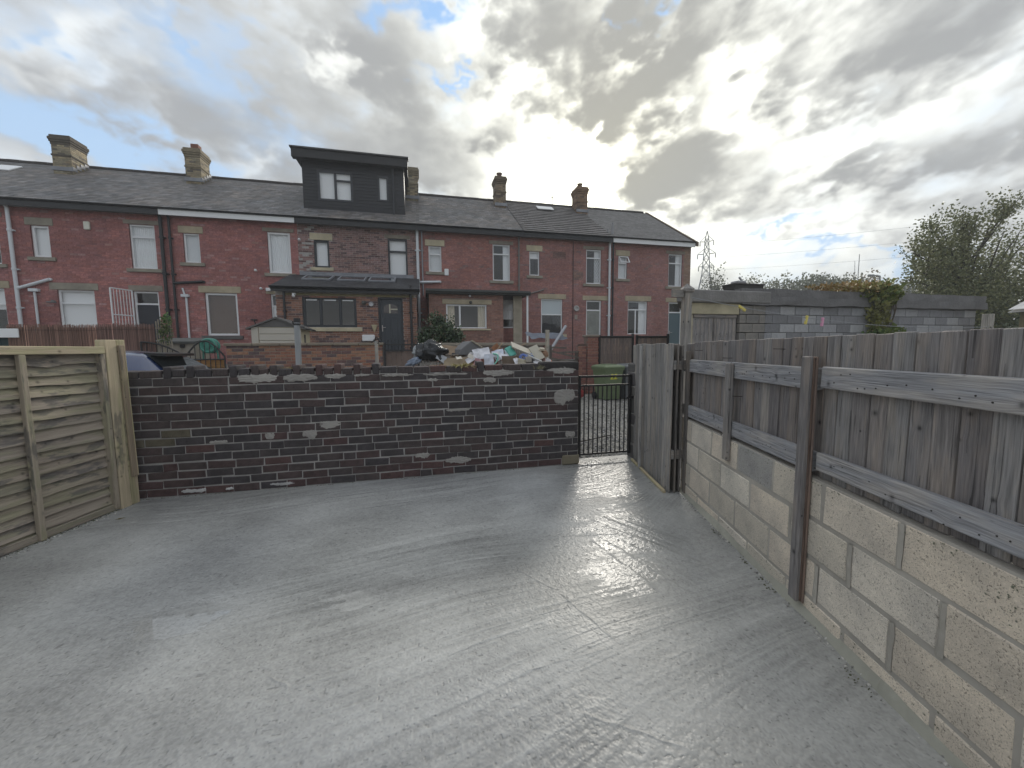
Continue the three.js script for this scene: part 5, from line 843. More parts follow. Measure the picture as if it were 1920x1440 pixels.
// ================================================================= garden fronts along the lane
const GZ = -10.19;
const leafGeo = (() => { const g = new THREE.BufferGeometry(); g.setAttribute('position', new THREE.Float32BufferAttribute([0, 0, 0, 0.36, 0.42, 0.08, 0, 1, 0, 0, 0, 0, 0, 1, 0, -0.36, 0.42, 0.08], 3)); g.computeVertexNormals(); return g; })();
const leafMat = (o) => new THREE.MeshPhysicalMaterial({ color: 0xffffff, roughness: 0.55, side: THREE.DoubleSide, transmission: 0.25, thickness: 0, ...o });
const leafA = leafMat(), _m = new THREE.Matrix4(), _q = new THREE.Quaternion(), _c = new THREE.Color();
// leaves through a set of points: each entry [x, y, z, size, r, g, b]
function foliage(parent, name, list, material = leafA, geo = leafGeo) {
  const im = new THREE.InstancedMesh(geo, material, list.length);
  list.forEach(([x, y, z, s, r, g, b], i) => { _q.setFromEuler(new THREE.Euler(rr(-1.6, 1.6), rnd() * 6.28, rr(-1.6, 1.6))); _m.compose(V(x, y, z), _q, V(s, s, s)); im.setMatrixAt(i, _m); im.setColorAt(i, _c.setRGB(r, g, b)); });
  shade(im).name = name; if (tops.has(parent)) im.position.copy(parent.position).negate(); im.userData.kind = 'stuff'; parent.add(im); return im;
}
function ball(n, cx, cy, cz, rx, ry, rz, size, c0, c1, edge = 0.45, lump = 0.35, fq = 1.6) {   // a lumpy shell of leaves
  const out = []; let guard = 0;
  while (out.length < n && guard++ < n * 20) {
    const d = V(rr(-1, 1), rr(-1, 1), rr(-1, 1)); const l = d.length(); if (l > 1 || l < 0.05) continue; d.divideScalar(l);
    const R = 1 + lump * perlin.noise(d.x * fq + cx, d.y * fq + cy, d.z * fq + cz) * 1.6 + 0.16 * perlin.noise(d.x * 5 + cx, d.y * 5, d.z * 5), f = Math.pow(rnd(), edge), hole = perlin.noise(d.x * 3.3 + 7 + cx, d.y * 3.3, d.z * 3.3 + f * 2);
    if (hole < -0.32) continue; const k = rnd(), s = rr(0.7, 1.25);
    out.push([cx + d.x * rx * R * f, cy + d.y * ry * R * f, cz + d.z * rz * R * f, size * s, lerp(c0[0], c1[0], k), lerp(c0[1], c1[1], k), lerp(c0[2], c1[2], k)]);
  }
  return out;
}
// low brick wall with coping in front of the dormer house; the upper courses are single bricks
function singleBricks(t, x0, x1, y0, y1, z, mats, H = 0.075, L = 0.225) {
  const st = Array.from({ length: 4 }, () => brickGeo(L - 0.011, H - 0.011, 0.1, 0.005, 0.002)), hd = Array.from({ length: 3 }, () => brickGeo(L / 2 - 0.011, H - 0.011, 0.1, 0.005, 0.002));
  let c = Math.round(y0 / H); for (let y = y0; y < y1 - 0.02; y += H, c++) {
    let x = x0; if (c % 2) { put(t, 'brick', pick(hd), pick(mats), x + 0.004, y, z); x += L / 2; }
    while (x < x1 - 0.03) { const rest = x1 - x; if (rest < L - 0.02) { const b = put(t, 'brick', pick(hd), pick(mats), x + 0.004, y, z); b.scale.x = (rest - 0.008) / (L / 2 - 0.011); } else put(t, 'brick', pick(st), pick(mats), x + 0.004, y, z + rr(-0.002, 0.002)); x += L; }
  }
}
const gBrick = [[0.50, 0.235, 0.155], [0.54, 0.27, 0.17], [0.42, 0.21, 0.155], [0.27, 0.155, 0.145], [0.56, 0.30, 0.19], [0.21, 0.145, 0.145]].map(c => clay(c));
{
  const w = thing('garden_wall', 'mottled orange brick garden wall with stone coping in front of the dormer house', 'wall', [-2.66, -0.02, GZ]);
  part(w, 'mortar', bx(-4.38, -0.945, -0.1, 1.40, -10.40, GZ - 0.008), dirty([0.36, 0.31, 0.26]));
  singleBricks(w, -4.38, -0.94, 0.75, 1.39, GZ, gBrick);
  part(w, 'lower_brickwork', bricks(-4.38, -0.94, 0, 0.745, [], GZ, toneOf([0.48, 0.24, 0.16], 0.3)), brickMat, 'stuff');
  for (let i = 0; i < 6; i++) { const a = -4.42 + i * 0.586; part(w, 'coping_stone', cbx(a + 0.004, a + 0.582, 1.402, 1.468, -10.44, GZ + 0.05, 0.012), dirty([0.30, 0.25, 0.19], { bumpScale: 0.003 })); }
}
{ // plastic shed behind it
  const s = thing('plastic_shed', 'small beige plastic shed with grey gabled roof behind the brick garden wall', 'shed', [-3.55, FLOOR, -11.6]);
  const beige = mat([0.56, 0.52, 0.45], { roughness: 0.5 }), beige2 = mat([0.58, 0.52, 0.36], { roughness: 0.5 }), roofM = mat([0.13, 0.125, 0.12], { roughness: 0.55, bumpMap: fineBump, bumpScale: 0.002 });
  part(s, 'body', merge([bx(-4.20, -3.08, FLOOR, 1.90, -12.1, -11.21)]), beige2);
  for (let i = 0; i < 6; i++) part(s, 'front_panel', cbx(-4.05, -3.20, 0.86 + i * 0.172, 1.025 + i * 0.172, -11.209, -11.185, 0.012), beige);
  part(s, 'corner_trim', merge([cbx(-4.22, -4.06, FLOOR, 1.90, -11.22, -11.18, 0.01), cbx(-3.19, -3.06, FLOOR, 1.90, -11.22, -11.18, 0.01)]), beige);
  part(s, 'gable', uvm(extr([[-4.22, 1.90], [-3.06, 1.90], [-3.62, 2.13]], 0.04)).translate(0, 0, -11.22), roofM);
  for (const [a, b] of [[[-4.32, 1.87], [-3.62, 2.16]], [[-3.62, 2.16], [-2.94, 1.87]]]) part(s, 'roof_panel', tris((() => { const P = [[a[0], a[1], -11.12], [b[0], b[1], -11.12], [b[0], b[1], -12.2], [a[0], a[1], -12.2]], l = P.map(([x, y, z]) => [x, y - 0.04, z]), q = (p, r, u, v) => [...p, ...r, ...u, ...p, ...u, ...v]; return [...q(...P), ...q(l[3], l[2], l[1], l[0]), ...q(l[0], l[1], P[1], P[0]), ...q(P[3], P[2], l[2], l[3])]; })()), roofM);
  part(s, 'side_slot', cbx(-3.079, -3.06, 1.35, 1.72, -11.62, -11.52, 0.004), mat([0.12, 0.11, 0.1]));
}
{ // metal gate in front of the dormer house door
  const g = thing('garden_gate', 'black railed garden gate backed with a brown panel beside the brick garden wall', 'gate', [-0.48, -0.02, GZ]);
  const z = GZ - 0.02; part(g, 'frame', merge([cbx(-0.92, -0.87, 0, 1.47, z - 0.025, z + 0.025, 0.004), cbx(-0.09, -0.04, 0, 1.47, z - 0.025, z + 0.025, 0.004), ...[1.25, 1.40, 0.2].map(y => cbx(-0.87, -0.09, y, y + 0.035, z - 0.02, z + 0.02, 0.004))]), ironMat);
  for (let i = 0; i < 9; i++) { const x = -0.80 + i * 0.08; part(g, 'spike', merge([rod([x, 1.25, z], [x, 1.50, z], 0.008, 0.008, 6), rod([x, 1.50, z], [x, 1.56, z], 0.013, 0.001, 6)]), ironMat); }
  for (let i = 0; i < 6; i++) part(g, 'panel_board', cbx(-0.868 + i * 0.129, -0.743 + i * 0.129, 0.10, 1.245, z - 0.05, z - 0.026, 0.004), mat([0.20, 0.145, 0.12], { map: dirtMap, roughness: 0.7 }));
}
{ // evergreen shrub
  const s = thing('evergreen_shrub', 'dense glossy evergreen shrub in front of the flat-roofed extension', 'shrub', [0.55, FLOOR, -10.9]);
  part(s, 'stems', merge([0, 1, 2, 3, 4].map(i => rod([0.55 + i * 0.03, FLOOR, -10.9], [0.2 + i * 0.2, 1.7, -10.9 + rr(-0.2, 0.2)], 0.018, 0.008, 6))), mat([0.1, 0.08, 0.05]));
  const c0 = [0.04, 0.07, 0.035], c1 = [0.10, 0.145, 0.07];
  foliage(s, 'foliage', [...ball(1900, 0.56, 1.72, -10.9, 0.60, 0.50, 0.5, 0.075, c0, c1), ...ball(700, 0.15, 1.55, -10.8, 0.28, 0.36, 0.3, 0.07, c0, c1), ...ball(700, 0.95, 1.55, -10.8, 0.28, 0.34, 0.3, 0.07, c0, c1), ...ball(300, 0.45, 2.1, -10.9, 0.3, 0.16, 0.25, 0.07, c0, c1)], leafMat({ roughness: 0.3, transmission: 0.12 }));
}
{ // pierced screen-block wall
  const w = thing('screen_block_wall', 'low pierced screen-block garden wall behind the rubbish heap', 'wall', [1.8, -0.02, GZ]);
  const cm = dirty([0.30, 0.27, 0.24], { bumpScale: 0.003 });
  part(w, 'base', bx(0.0, 3.44, -0.1, 0.80, -10.38, GZ), clay([0.28, 0.13, 0.10]));
  const parts = [cbx(0, 0.28, 0, 0.035, 0, 0.09, 0.006), cbx(0, 0.28, 0.245, 0.28, 0, 0.09, 0.006), cbx(0, 0.035, 0.036, 0.244, 0, 0.088, 0.006), cbx(0.245, 0.28, 0.036, 0.244, 0, 0.088, 0.006), uvm(new THREE.TorusGeometry(0.062, 0.016, 5, 12)).translate(0.14, 0.14, 0.045), bar([0.03, 0.03, 0.045], [0.1, 0.1, 0.045], 0.03, 0.07), bar([0.25, 0.03, 0.045], [0.18, 0.1, 0.045], 0.03, 0.07), bar([0.03, 0.25, 0.045], [0.1, 0.18, 0.045], 0.03, 0.07), bar([0.25, 0.25, 0.045], [0.18, 0.18, 0.045], 0.03, 0.07)];
  const g = merge(parts); for (let r = 0; r < 2; r++) for (let i = 0; i < 12; i++) put(w, 'screen_block', g, cm, 0.02 + i * 0.285, 0.802 + r * 0.284, -10.33);
  part(w, 'coping', cbx(-0.02, 3.46, 1.372, 1.455, -10.40, -10.17, 0.012), dirty([0.36, 0.32, 0.26]));
  part(w, 'end_pillar', cbx(3.30, 3.46, 0.8, 1.37, -10.36, -10.20, 0.01), clay([0.25, 0.12, 0.10]));
}
{ // broken slats and pole
  const s = thing('broken_fence', 'collapsed grey slat fencing between the block wall and the brick pier', 'fence', [3.9, 0, -10.2]);
  for (const [a, b] of [[[3.5, 1.32], [3.98, 1.30]], [[3.5, 1.22], [4.35, 1.02]], [[3.72, 1.17], [4.34, 1.19]], [[3.5, 1.02], [4.34, 0.86]], [[3.5, 0.85], [4.34, 0.75]], [[3.52, 0.6], [4.34, 0.55]]]) part(s, 'slat', bar([...a, -10.18 + rr(-0.03, 0.03)], [...b, -10.18], 0.05, 0.02), gw([0.26, 0.23, 0.20]));
  part(s, 'post', cbx(3.48, 3.56, -0.05, 1.38, -10.30, -10.22, 0.005), gw([0.22, 0.19, 0.17])); part(s, 'post', cbx(4.27, 4.34, -0.05, 1.2, -10.30, -10.22, 0.005), gw([0.22, 0.19, 0.17]));
  part(s, 'backing', bx(3.5, 4.33, -0.05, 0.95, -10.36, -10.31), mat([0.05, 0.05, 0.045]));
  solid('drain_pipe', 'grey plastic pipe propped diagonally over the collapsed slats', 'pipe', rod([3.55, 1.12, -10.55], [4.42, 1.98, -11.4], 0.045, 0.045, 10), mat([0.33, 0.34, 0.37], { roughness: 0.5 }));
  const tp = new THREE.PlaneGeometry(1.15, 0.7, 14, 8); tp.rotateX(-Math.PI / 2 + 0.3); const p = tp.attributes.position; for (let i = 0; i < p.count; i++) p.setY(i, p.getY(i) + 0.07 * perlin.noise(p.getX(i) * 4, p.getZ(i) * 4, 1)); tp.computeVertexNormals();
  solid('tarpaulin', 'crumpled blue-grey tarpaulin below the leaded window', 'tarpaulin', uvm(tp).translate(3.75, 1.68, -11.3), mat([0.12, 0.14, 0.18], { side: THREE.DoubleSide, roughness: 0.45 }));
}
{ // brick gate piers and brown boarded gates
  const A = thing('brick_pier', 'lower brick gate pier with a broken top beside the slats', 'pier', [4.46, -0.02, GZ], 'brick gate piers on the lane'), B = thing('brick_pier', 'taller brick gate pier with flat coping beside the brown gates', 'pier', [4.75, -0.02, GZ], 'brick gate piers on the lane');
  const reds = [[0.48, 0.22, 0.17], [0.44, 0.20, 0.16], [0.52, 0.26, 0.19], [0.38, 0.18, 0.155]].map(c => clay(c));
  part(A, 'mortar', bx(4.355, 4.59, -0.1, 1.36, -10.36, GZ - 0.008), dirty([0.28, 0.2, 0.17])); singleBricks(A, 4.35, 4.59, 0, 1.34, GZ, reds); part(A, 'cap', cbx(4.37, 4.58, 1.35, 1.42, -10.34, -10.21, 0.02), clay([0.2, 0.12, 0.1]));
  part(B, 'mortar', bx(4.605, 4.915, -0.1, 1.60, -10.42, GZ + 0.052), dirty([0.33, 0.24, 0.2])); singleBricks(B, 4.60, 4.92, 0, 1.60, GZ + 0.06, reds); part(B, 'side_brickwork', bricks(0, 0.4, 0, 1.6, [], 0, toneOf([0.48, 0.22, 0.17], 0.15)).rotateY(Math.PI / 2).translate(4.922, 0, GZ + 0.05), brickMat, 'stuff'); part(B, 'coping', cbx(4.56, 4.95, 1.605, 1.665, -10.45, GZ + 0.09, 0.015), dirty([0.34, 0.29, 0.24]));
  const bm = [[0.36, 0.29, 0.26], [0.38, 0.31, 0.275], [0.34, 0.275, 0.25]].map(c => mat(c, { map: greyWood, bumpMap: woodBump, bumpScale: 0.002, roughness: 0.8 }));
  [['brown boarded driveway gate leaf hinged on the tall brick pier', 4.96, 6.08], ['brown boarded driveway gate leaf farther from the tall brick pier', 6.16, 7.25]].forEach(([l, a, b]) => {
    const g = thing('driveway_gate', l, 'gate', [(a + b) / 2, -0.02, GZ], 'brown driveway gates'); const z = GZ - 0.02;
    part(g, 'frame', merge([cbx(a, a + 0.06, 0.02, 1.66, z - 0.03, z + 0.03, 0.004), cbx(b - 0.06, b, 0.02, 1.70, z - 0.03, z + 0.03, 0.004), cbx(a + 0.06, b - 0.06, 1.58, 1.635, z - 0.029, z + 0.029, 0.004), cbx(a + 0.06, b - 0.06, 0.06, 0.11, z - 0.029, z + 0.029, 0.004)]), ironMat);
    const n = 10, w = (b - a - 0.12) / n; for (let i = 0; i < n; i++) part(g, 'gate_board', cbx(a + 0.06 + i * w + 0.0015, a + 0.06 + (i + 1) * w - 0.0015, 0.11, 1.58, z - 0.012, z + 0.008, 0.003, { ou: rnd() }), pick(bm));
  });
}
// hedge-side things in the gardens of the red houses
{
  const reed = (label, a, b, y0, y1, z, c) => { const f = thing('reed_screen', label, 'screen', [(a + b) / 2, FLOOR, z], 'brown reed screens'); part(f, 'backing', bx(a, b, y0, y1 - 0.06, z - 0.03, z - 0.02), mat([0.10, 0.05, 0.035])); const n = Math.round((b - a) / 0.011); const L = []; for (let i = 0; i < n; i++) { const x = a + (i + 0.5) * (b - a) / n, k = rr(0.65, 1.35), pale = rnd() < 0.05 ? 2.4 : 1; L.push(paint(rod([x, y0, z + rr(-0.006, 0.006)], [x + rr(-0.006, 0.006), y1 + rr(-0.03, 0.012), z + rr(-0.006, 0.006)], 0.006, 0.005, 5), c.map(v => v * k * pale))); } part(f, 'reeds', mergeGeometries(L), vcol({ map: null, bumpMap: null }), 'stuff'); for (const y of [y0 + 0.15, y1 - 0.12]) part(f, 'wire', rod([a, y, z + 0.012], [b, y, z + 0.012], 0.003, 0.003, 4), ironMat); };
  reed('frayed brown reed screening beside the teal cabin', -8.36, -6.83, FLOOR, 1.88, -10.25, [0.26, 0.155, 0.12]);
  reed('even brown reed screening ending at the ivy trellis', -6.81, -5.77, FLOOR, 1.90, -10.22, [0.24, 0.145, 0.12]);
  const w = thing('stone_garden_wall', 'low rubble stone garden wall below the reed screening', 'wall', [-7, -0.02, GZ]);
  let x = -9.4; const sm = [[0.20, 0.18, 0.15], [0.25, 0.22, 0.18], [0.16, 0.15, 0.135]].map(c => dirty(c, { bumpScale: 0.004 }));
  part(w, 'mortar', bx(-9.4, -5.4, -0.1, 1.2, -10.40, GZ - 0.02), mortarMat);
  for (let c = 0; c < 6; c++) for (x = -9.4 + (c % 2) * 0.1; x < -5.45;) { const l = Math.min(rr(0.22, 0.42), -5.4 - x); put(w, 'stone', cb(l - 0.012, 0.19, 0.09, 0.016, 0.006), pick(sm), x + l / 2, 0.1 + c * 0.202, GZ - 0.04); x += l; }
  const t = thing('ivy_trellis', 'slatted trellis grown over with ivy at the end of the reed screens', 'trellis', [-5.6, 1.2, -10.25]);
  for (let i = 0; i < 7; i++) part(t, 'slat', cbx(-5.75 + i * 0.045, -5.732 + i * 0.045, 1.2, 2.02 - rr(0, 0.06), -10.26, -10.245, 0.003), gw([0.56, 0.50, 0.40])); for (const y of [1.4, 1.8]) part(t, 'slat', cbx(-5.77, -5.45, y, y + 0.02, -10.275, -10.262, 0.003), gw([0.56, 0.50, 0.40]));
  foliage(t, 'ivy', [...ball(260, -5.55, 1.72, -10.2, 0.13, 0.30, 0.08, 0.055, [0.05, 0.10, 0.03], [0.20, 0.24, 0.08]), ...ball(120, -5.50, 2.0, -10.2, 0.09, 0.12, 0.08, 0.05, [0.06, 0.16, 0.04], [0.2, 0.32, 0.1])]);
  const cab = thing('cabin', 'teal painted timber cabin with white fascia board', 'cabin', [-9.1, FLOOR, -10.6]);
  part(cab, 'wall', bx(-10.4, -8.37, FLOOR, 1.63, -11.4, -10.34), mat([0.035, 0.085, 0.10], { map: greyWood, roughness: 0.7 })); for (let i = 0; i < 12; i++) part(cab, 'board', cbx(-10.4 + i * 0.169, -10.235 + i * 0.169, FLOOR, 1.62, -10.339, -10.32, 0.004), mat([0.04 + 0.01 * (i % 2), 0.095, 0.11], { map: greyWood, roughness: 0.7 }));
  part(cab, 'roof', cbx(-10.5, -8.34, 1.72, 1.78, -11.5, -10.22, 0.006), mat([0.1, 0.1, 0.1])); part(cab, 'fascia', cbx(-10.5, -8.14, 1.60, 1.785, -10.215, -10.19, 0.006), upvc);
}
{ // storage box, hose reel, arched gates
  const s = thing('storage_box', 'beige plastic storage box with dark grey lid', 'box', [-5.9, FLOOR, -11.3]);
  part(s, 'body', cbx(-6.33, -5.42, FLOOR, 1.52, -11.75, -11.05, 0.02), mat([0.44, 0.40, 0.34], { roughness: 0.5 })); for (const x of [-6.1, -5.9, -5.7]) part(s, 'rib', cbx(x - 0.01, x + 0.01, 0.9, 1.48, -11.049, -11.03, 0.004), mat([0.40, 0.36, 0.31]));
  part(s, 'lid', tris((() => { const P = [[-6.37, 1.53, -11.0], [-5.38, 1.53, -11.0], [-5.38, 1.64, -11.8], [-6.37, 1.64, -11.8]], l = P.map(([x, y, z]) => [x, y - 0.05, z]), q = (p, r, u, v) => [...p, ...r, ...u, ...p, ...u, ...v]; return [...q(...P), ...q(l[0], l[1], P[1], P[0]), ...q(l[1], l[2], P[2], P[1]), ...q(l[3], l[0], P[0], P[3]), ...q(l[2], l[3], P[3], P[2])]; })()), mat([0.09, 0.095, 0.09], { roughness: 0.6 })); part(s, 'latch', cbx(-5.72, -5.62, 1.38, 1.46, -11.048, -11.01, 0.006), blackPl);
  const h = thing('hose_reel', 'green plastic garden hose reel on a stand', 'hose reel', [-5.08, FLOOR, -11]);
  const hg = mat([0.06, 0.26, 0.20], { roughness: 0.35 }); part(h, 'drum', merge([uvm(new THREE.TorusGeometry(0.155, 0.035, 10, 24)).translate(-5.08, 1.42, -10.93), uvm(new THREE.TorusGeometry(0.155, 0.035, 10, 24)).translate(-5.08, 1.42, -11.10), rod([-5.08, 1.42, -11.14], [-5.08, 1.42, -10.90], 0.06, 0.06, 14), uvm(new THREE.CylinderGeometry(0.15, 0.15, 0.02, 20).rotateX(Math.PI / 2)).translate(-5.08, 1.42, -10.94)]), hg);
  part(h, 'hose', uvm(new THREE.TorusGeometry(0.12, 0.045, 8, 20)).translate(-5.08, 1.42, -11.02), mat([0.25, 0.28, 0.30])); part(h, 'stand', merge([bar([-5.26, FLOOR, -11.02], [-5.22, 1.42, -11.02], 0.03, 0.03), bar([-4.90, FLOOR, -11.02], [-4.94, 1.42, -11.02], 0.03, 0.03), bar([-5.26, FLOOR + 0.02, -11.15], [-5.26, FLOOR + 0.02, -10.85], 0.03, 0.03), bar([-4.90, FLOOR + 0.02, -11.15], [-4.90, FLOOR + 0.02, -10.85], 0.03, 0.03)]), hg);
  const arcs = (label, a, b, hf, board) => {
    const g = thing('arched_gate', label, 'gate', [(a + b) / 2, -0.02, GZ], 'black arched garden gates'), n = 14, P = []; for (let i = 0; i <= n; i++) P.push([lerp(a, b, i / n), hf(i / n), GZ]);
    part(g, 'arch', tube(P, 0.018, 7, 28), ironMat); part(g, 'stile', rod([a, 0.05, GZ], [a, hf(0), GZ], 0.018), ironMat); part(g, 'stile', rod([b, 0.05, GZ], [b, hf(1), GZ], 0.018), ironMat);
    for (const y of [0.1, 1.10]) part(g, 'rail', rod([a, y, GZ], [b, y, GZ], 0.015), ironMat); for (let i = 1; i < 8; i++) part(g, 'bar', rod([lerp(a, b, i / 8), 0.1, GZ], [lerp(a, b, i / 8), hf(i / 8) - 0.01, GZ], 0.008, 0.008, 6), ironMat);
    if (board) for (let i = 0; i < 3; i++) part(g, 'backing_board', cbx(a + 0.03, b - 0.03, 0.72 + i * 0.125, 0.842 + i * 0.125, GZ - 0.04, GZ - 0.02, 0.003, { swap: true, ou: rnd() }), mat([0.42, 0.22, 0.07], { map: newWood, roughness: 0.6 }));
  };
  arcs('black arched garden gate leaf beside the stone wall', -6.02, -5.24, t => 1.50 - 0.30 * t * t, false);
  arcs('black arched garden gate leaf backed with orange boards', -5.20, -4.42, t => 1.16 + 0.36 * Math.sin(Math.PI * t), true);
}

// ================================================================= on the lane
{ // dark blue hatchback, tail towards the gate
  const car = localThing('hatchback_car', 'dark blue hatchback car parked in the lane behind the lap fence', 'car', [-4.86, -0.02, -6.05], 0.12); car.scale.y = 0.965;
  const paintM = new THREE.MeshPhysicalMaterial({ color: col(0.012, 0.030, 0.10), roughness: 0.25, clearcoat: 1, clearcoatRoughness: 0.04 }), dark = mat([0.012, 0.012, 0.014], { roughness: 0.35 }), cg = mat([0.015, 0.018, 0.02], { roughness: 0.03 });
  // cross-sections from nose (-x) to tail (+x): [x, half width low, half width at belt, roof half width, y bottom, belt y, top y]
  const S = [[-2.05, 0.62, 0.60, 0.45, 0.28, 0.62, 0.70], [-1.85, 0.80, 0.78, 0.62, 0.22, 0.68, 0.80], [-1.2, 0.85, 0.84, 0.70, 0.2, 0.86, 0.95], [-0.85, 0.86, 0.85, 0.70, 0.2, 0.92, 1.02], [-0.25, 0.86, 0.86, 0.60, 0.2, 0.94, 1.33], [0.3, 0.86, 0.86, 0.58, 0.2, 0.95, 1.385], [1.0, 0.86, 0.86, 0.57, 0.2, 0.97, 1.375], [1.45, 0.85, 0.85, 0.55, 0.22, 0.98, 1.32], [1.72, 0.83, 0.83, 0.60, 0.24, 0.98, 1.10], [1.90, 0.78, 0.79, 0.64, 0.28, 0.86, 0.93], [1.98, 0.70, 0.72, 0.60, 0.34, 0.70, 0.76]];
  const ring = ([x, wl, wb, wr, yb, ym, yt]) => [[x, yb, wl * 0.9], [x, yb + 0.12, wl], [x, (yb + ym) / 2 + 0.05, wb + 0.02], [x, ym, wb], [x, lerp(ym, yt, 0.5), lerp(wb, wr, 0.5)], [x, yt - 0.05, wr + 0.03], [x, yt - 0.012, wr - 0.06], [x, yt, wr * 0.45], [x, yt, -wr * 0.45], [x, yt - 0.012, -wr + 0.06], [x, yt - 0.05, -wr - 0.03], [x, lerp(ym, yt, 0.5), -lerp(wb, wr, 0.5)], [x, ym, -wb], [x, (yb + ym) / 2 + 0.05, -wb - 0.02], [x, yb + 0.12, -wl], [x, yb, -wl * 0.9]];
  const rings = S.map(ring), V3 = [], I = []; rings.forEach(r => r.forEach(p => V3.push(...p))); const n = 16;
  for (let i = 0; i < rings.length - 1; i++) for (let k = 0; k < n; k++) { const a = i * n + k, b = i * n + (k + 1) % n, c = a + n, d = b + n; I.push(a, b, d, a, d, c); }
  for (const [r, f] of [[0, true], [rings.length - 1, false]]) for (let k = 1; k < n - 1; k++) I.push(...(f ? [r * n, r * n + k + 1, r * n + k] : [r * n, r * n + k, r * n + k + 1]));
  const bg = new THREE.BufferGeometry(); bg.setAttribute('position', new THREE.Float32BufferAttribute(V3, 3)); bg.setIndex(I); bg.computeVertexNormals(); part(car, 'body', bg, paintM);
  const quadOn = (pts, off) => { const [a, b, c, d] = pts.map(p => V(...p)); const nn = b.clone().sub(a).cross(d.clone().sub(a)).normalize().multiplyScalar(off); return tris([a, b, c, a, c, d].flatMap(p => [p.x + nn.x, p.y + nn.y, p.z + nn.z])); };
  part(car, 'rear_window', quadOn([[1.76, 1.06, 0.66], [1.76, 1.06, -0.66], [1.47, 1.29, -0.50], [1.47, 1.29, 0.50]], 0.012), cg);
  part(car, 'windscreen', quadOn([[-0.82, 1.03, -0.66], [-0.82, 1.03, 0.66], [-0.28, 1.31, 0.55], [-0.28, 1.31, -0.55]], 0.012), cg);
  for (const s of [1, -1]) { const q = [[-0.55, 1.0, 0.835 * s], [1.35, 1.03, 0.825 * s], [1.28, 1.27, 0.645 * s], [-0.15, 1.27, 0.645 * s]]; part(car, 'side_window', quadOn(s > 0 ? q : [q[1], q[0], q[3], q[2]], 0.012), cg); part(car, 'window_trim', merge([bar([-0.1, 1.29, 0.645 * s], [1.32, 1.29, 0.642 * s], 0.016, 0.012), bar([-0.6, 0.99, 0.862 * s], [1.42, 1.02, 0.855 * s], 0.014, 0.012)]), mat([0.6, 0.62, 0.65], { metalness: 0.9, roughness: 0.2 })); part(car, 'tail_light', cbx(1.76, 1.90, 0.74, 0.98, 0.66 * s, 0.82 * s, 0.02), mat([0.25, 0.01, 0.01], { roughness: 0.15 })); part(car, 'headlight', cbx(-1.98, -1.80, 0.60, 0.74, 0.50 * s, 0.72 * s, 0.02), mat([0.6, 0.62, 0.65], { roughness: 0.1 })); part(car, 'mirror', cbx(-0.5, -0.38, 0.98, 1.10, 0.88 * s, 1.02 * s, 0.02), paintM); }
  part(car, 'spoiler', tris((() => { const P = [[1.42, 1.335, 0.44], [1.64, 1.318, 0.42], [1.64, 1.318, -0.42], [1.42, 1.335, -0.44]], l = P.map(([x, y, z]) => [x, y - 0.035, z]), q = (a, b, c, d) => [...a, ...b, ...c, ...a, ...c, ...d]; return [...q(P[0], P[1], P[2], P[3]), ...q(l[3], l[2], l[1], l[0]), ...q(l[0], l[1], P[1], P[0]), ...q(l[1], l[2], P[2], P[1]), ...q(l[2], l[3], P[3], P[2])]; })()), dark);
  part(car, 'number_plate', cbx(1.975, 1.99, 0.52, 0.63, -0.26, 0.26, 0.003), mat([0.6, 0.5, 0.05])); part(car, 'bumper', cbx(1.86, 2.02, 0.28, 0.46, -0.72, 0.72, 0.05), dark);
  for (const [x, s] of [[-1.25, 1], [-1.25, -1], [1.25, 1], [1.25, -1]]) { const w = sub(car, 'wheel'); part(w, 'tyre', uvm(new THREE.TorusGeometry(0.23, 0.085, 10, 24)).translate(x, 0.305, 0.80 * s), dark); part(w, 'rim', merge([uvm(new THREE.CylinderGeometry(0.17, 0.17, 0.1, 20).rotateX(Math.PI / 2)).translate(x, 0.305, 0.80 * s)]), mat([0.4, 0.41, 0.43], { metalness: 0.8, roughness: 0.35 })); }
}
// posts standing behind the wall
{
  const p = thing('steel_post', 'grey steel pipe post with black cap and clamp behind the brick wall', 'post', [-1.345, -0.02, -4.72]);
  part(p, 'pipe', rod([-1.345, -0.02, -4.72], [-1.325, 1.585, -4.72], 0.031, 0.031, 16), mat([0.42, 0.44, 0.46], { metalness: 0.5, roughness: 0.45, map: dirtMap })); part(p, 'cap', rod([-1.325, 1.585, -4.72], [-1.3245, 1.632, -4.72], 0.034, 0.034, 14), blackPl); part(p, 'clamp', merge([rod([-1.326, 1.555, -4.72], [-1.326, 1.575, -4.72], 0.037, 0.037, 14), rod([-1.36, 1.565, -4.70], [-1.36, 1.60, -4.69], 0.006), rod([-1.33, 1.545, -4.72], [-1.25, 1.535, -4.72], 0.006)]), blackPl);
  const q = thing('timber_stake', 'thin pale timber stake with wire round its top in front of the brick garden wall', 'stake', [-0.505, -0.02, -4.75]);
  part(q, 'stake', cbx(-0.523, -0.487, -0.02, 1.385, -4.765, -4.735, 0.003), gw([0.52, 0.52, 0.50])); part(q, 'wire', merge([uvm(new THREE.TorusGeometry(0.03, 0.004, 5, 12)).rotateX(1.2).translate(-0.505, 1.39, -4.75), tube([[-0.53, 1.37, -4.74], [-0.50, 1.43, -4.74], [-0.47, 1.38, -4.74], [-0.49, 1.35, -4.74]], 0.006, 5), tube([[-0.56, 1.36, -4.75], [-0.5, 1.40, -4.74], [-0.44, 1.42, -4.75]], 0.005, 5)]), blackPl);
  const r = thing('timber_stake', 'pale square timber stake at the end of the rubbish heap', 'stake', [1.875, -0.02, -5.6]); part(r, 'stake', cbx(1.85, 1.90, -0.02, 1.56, -5.62, -5.57, 0.004), gw([0.58, 0.55, 0.47]));
}
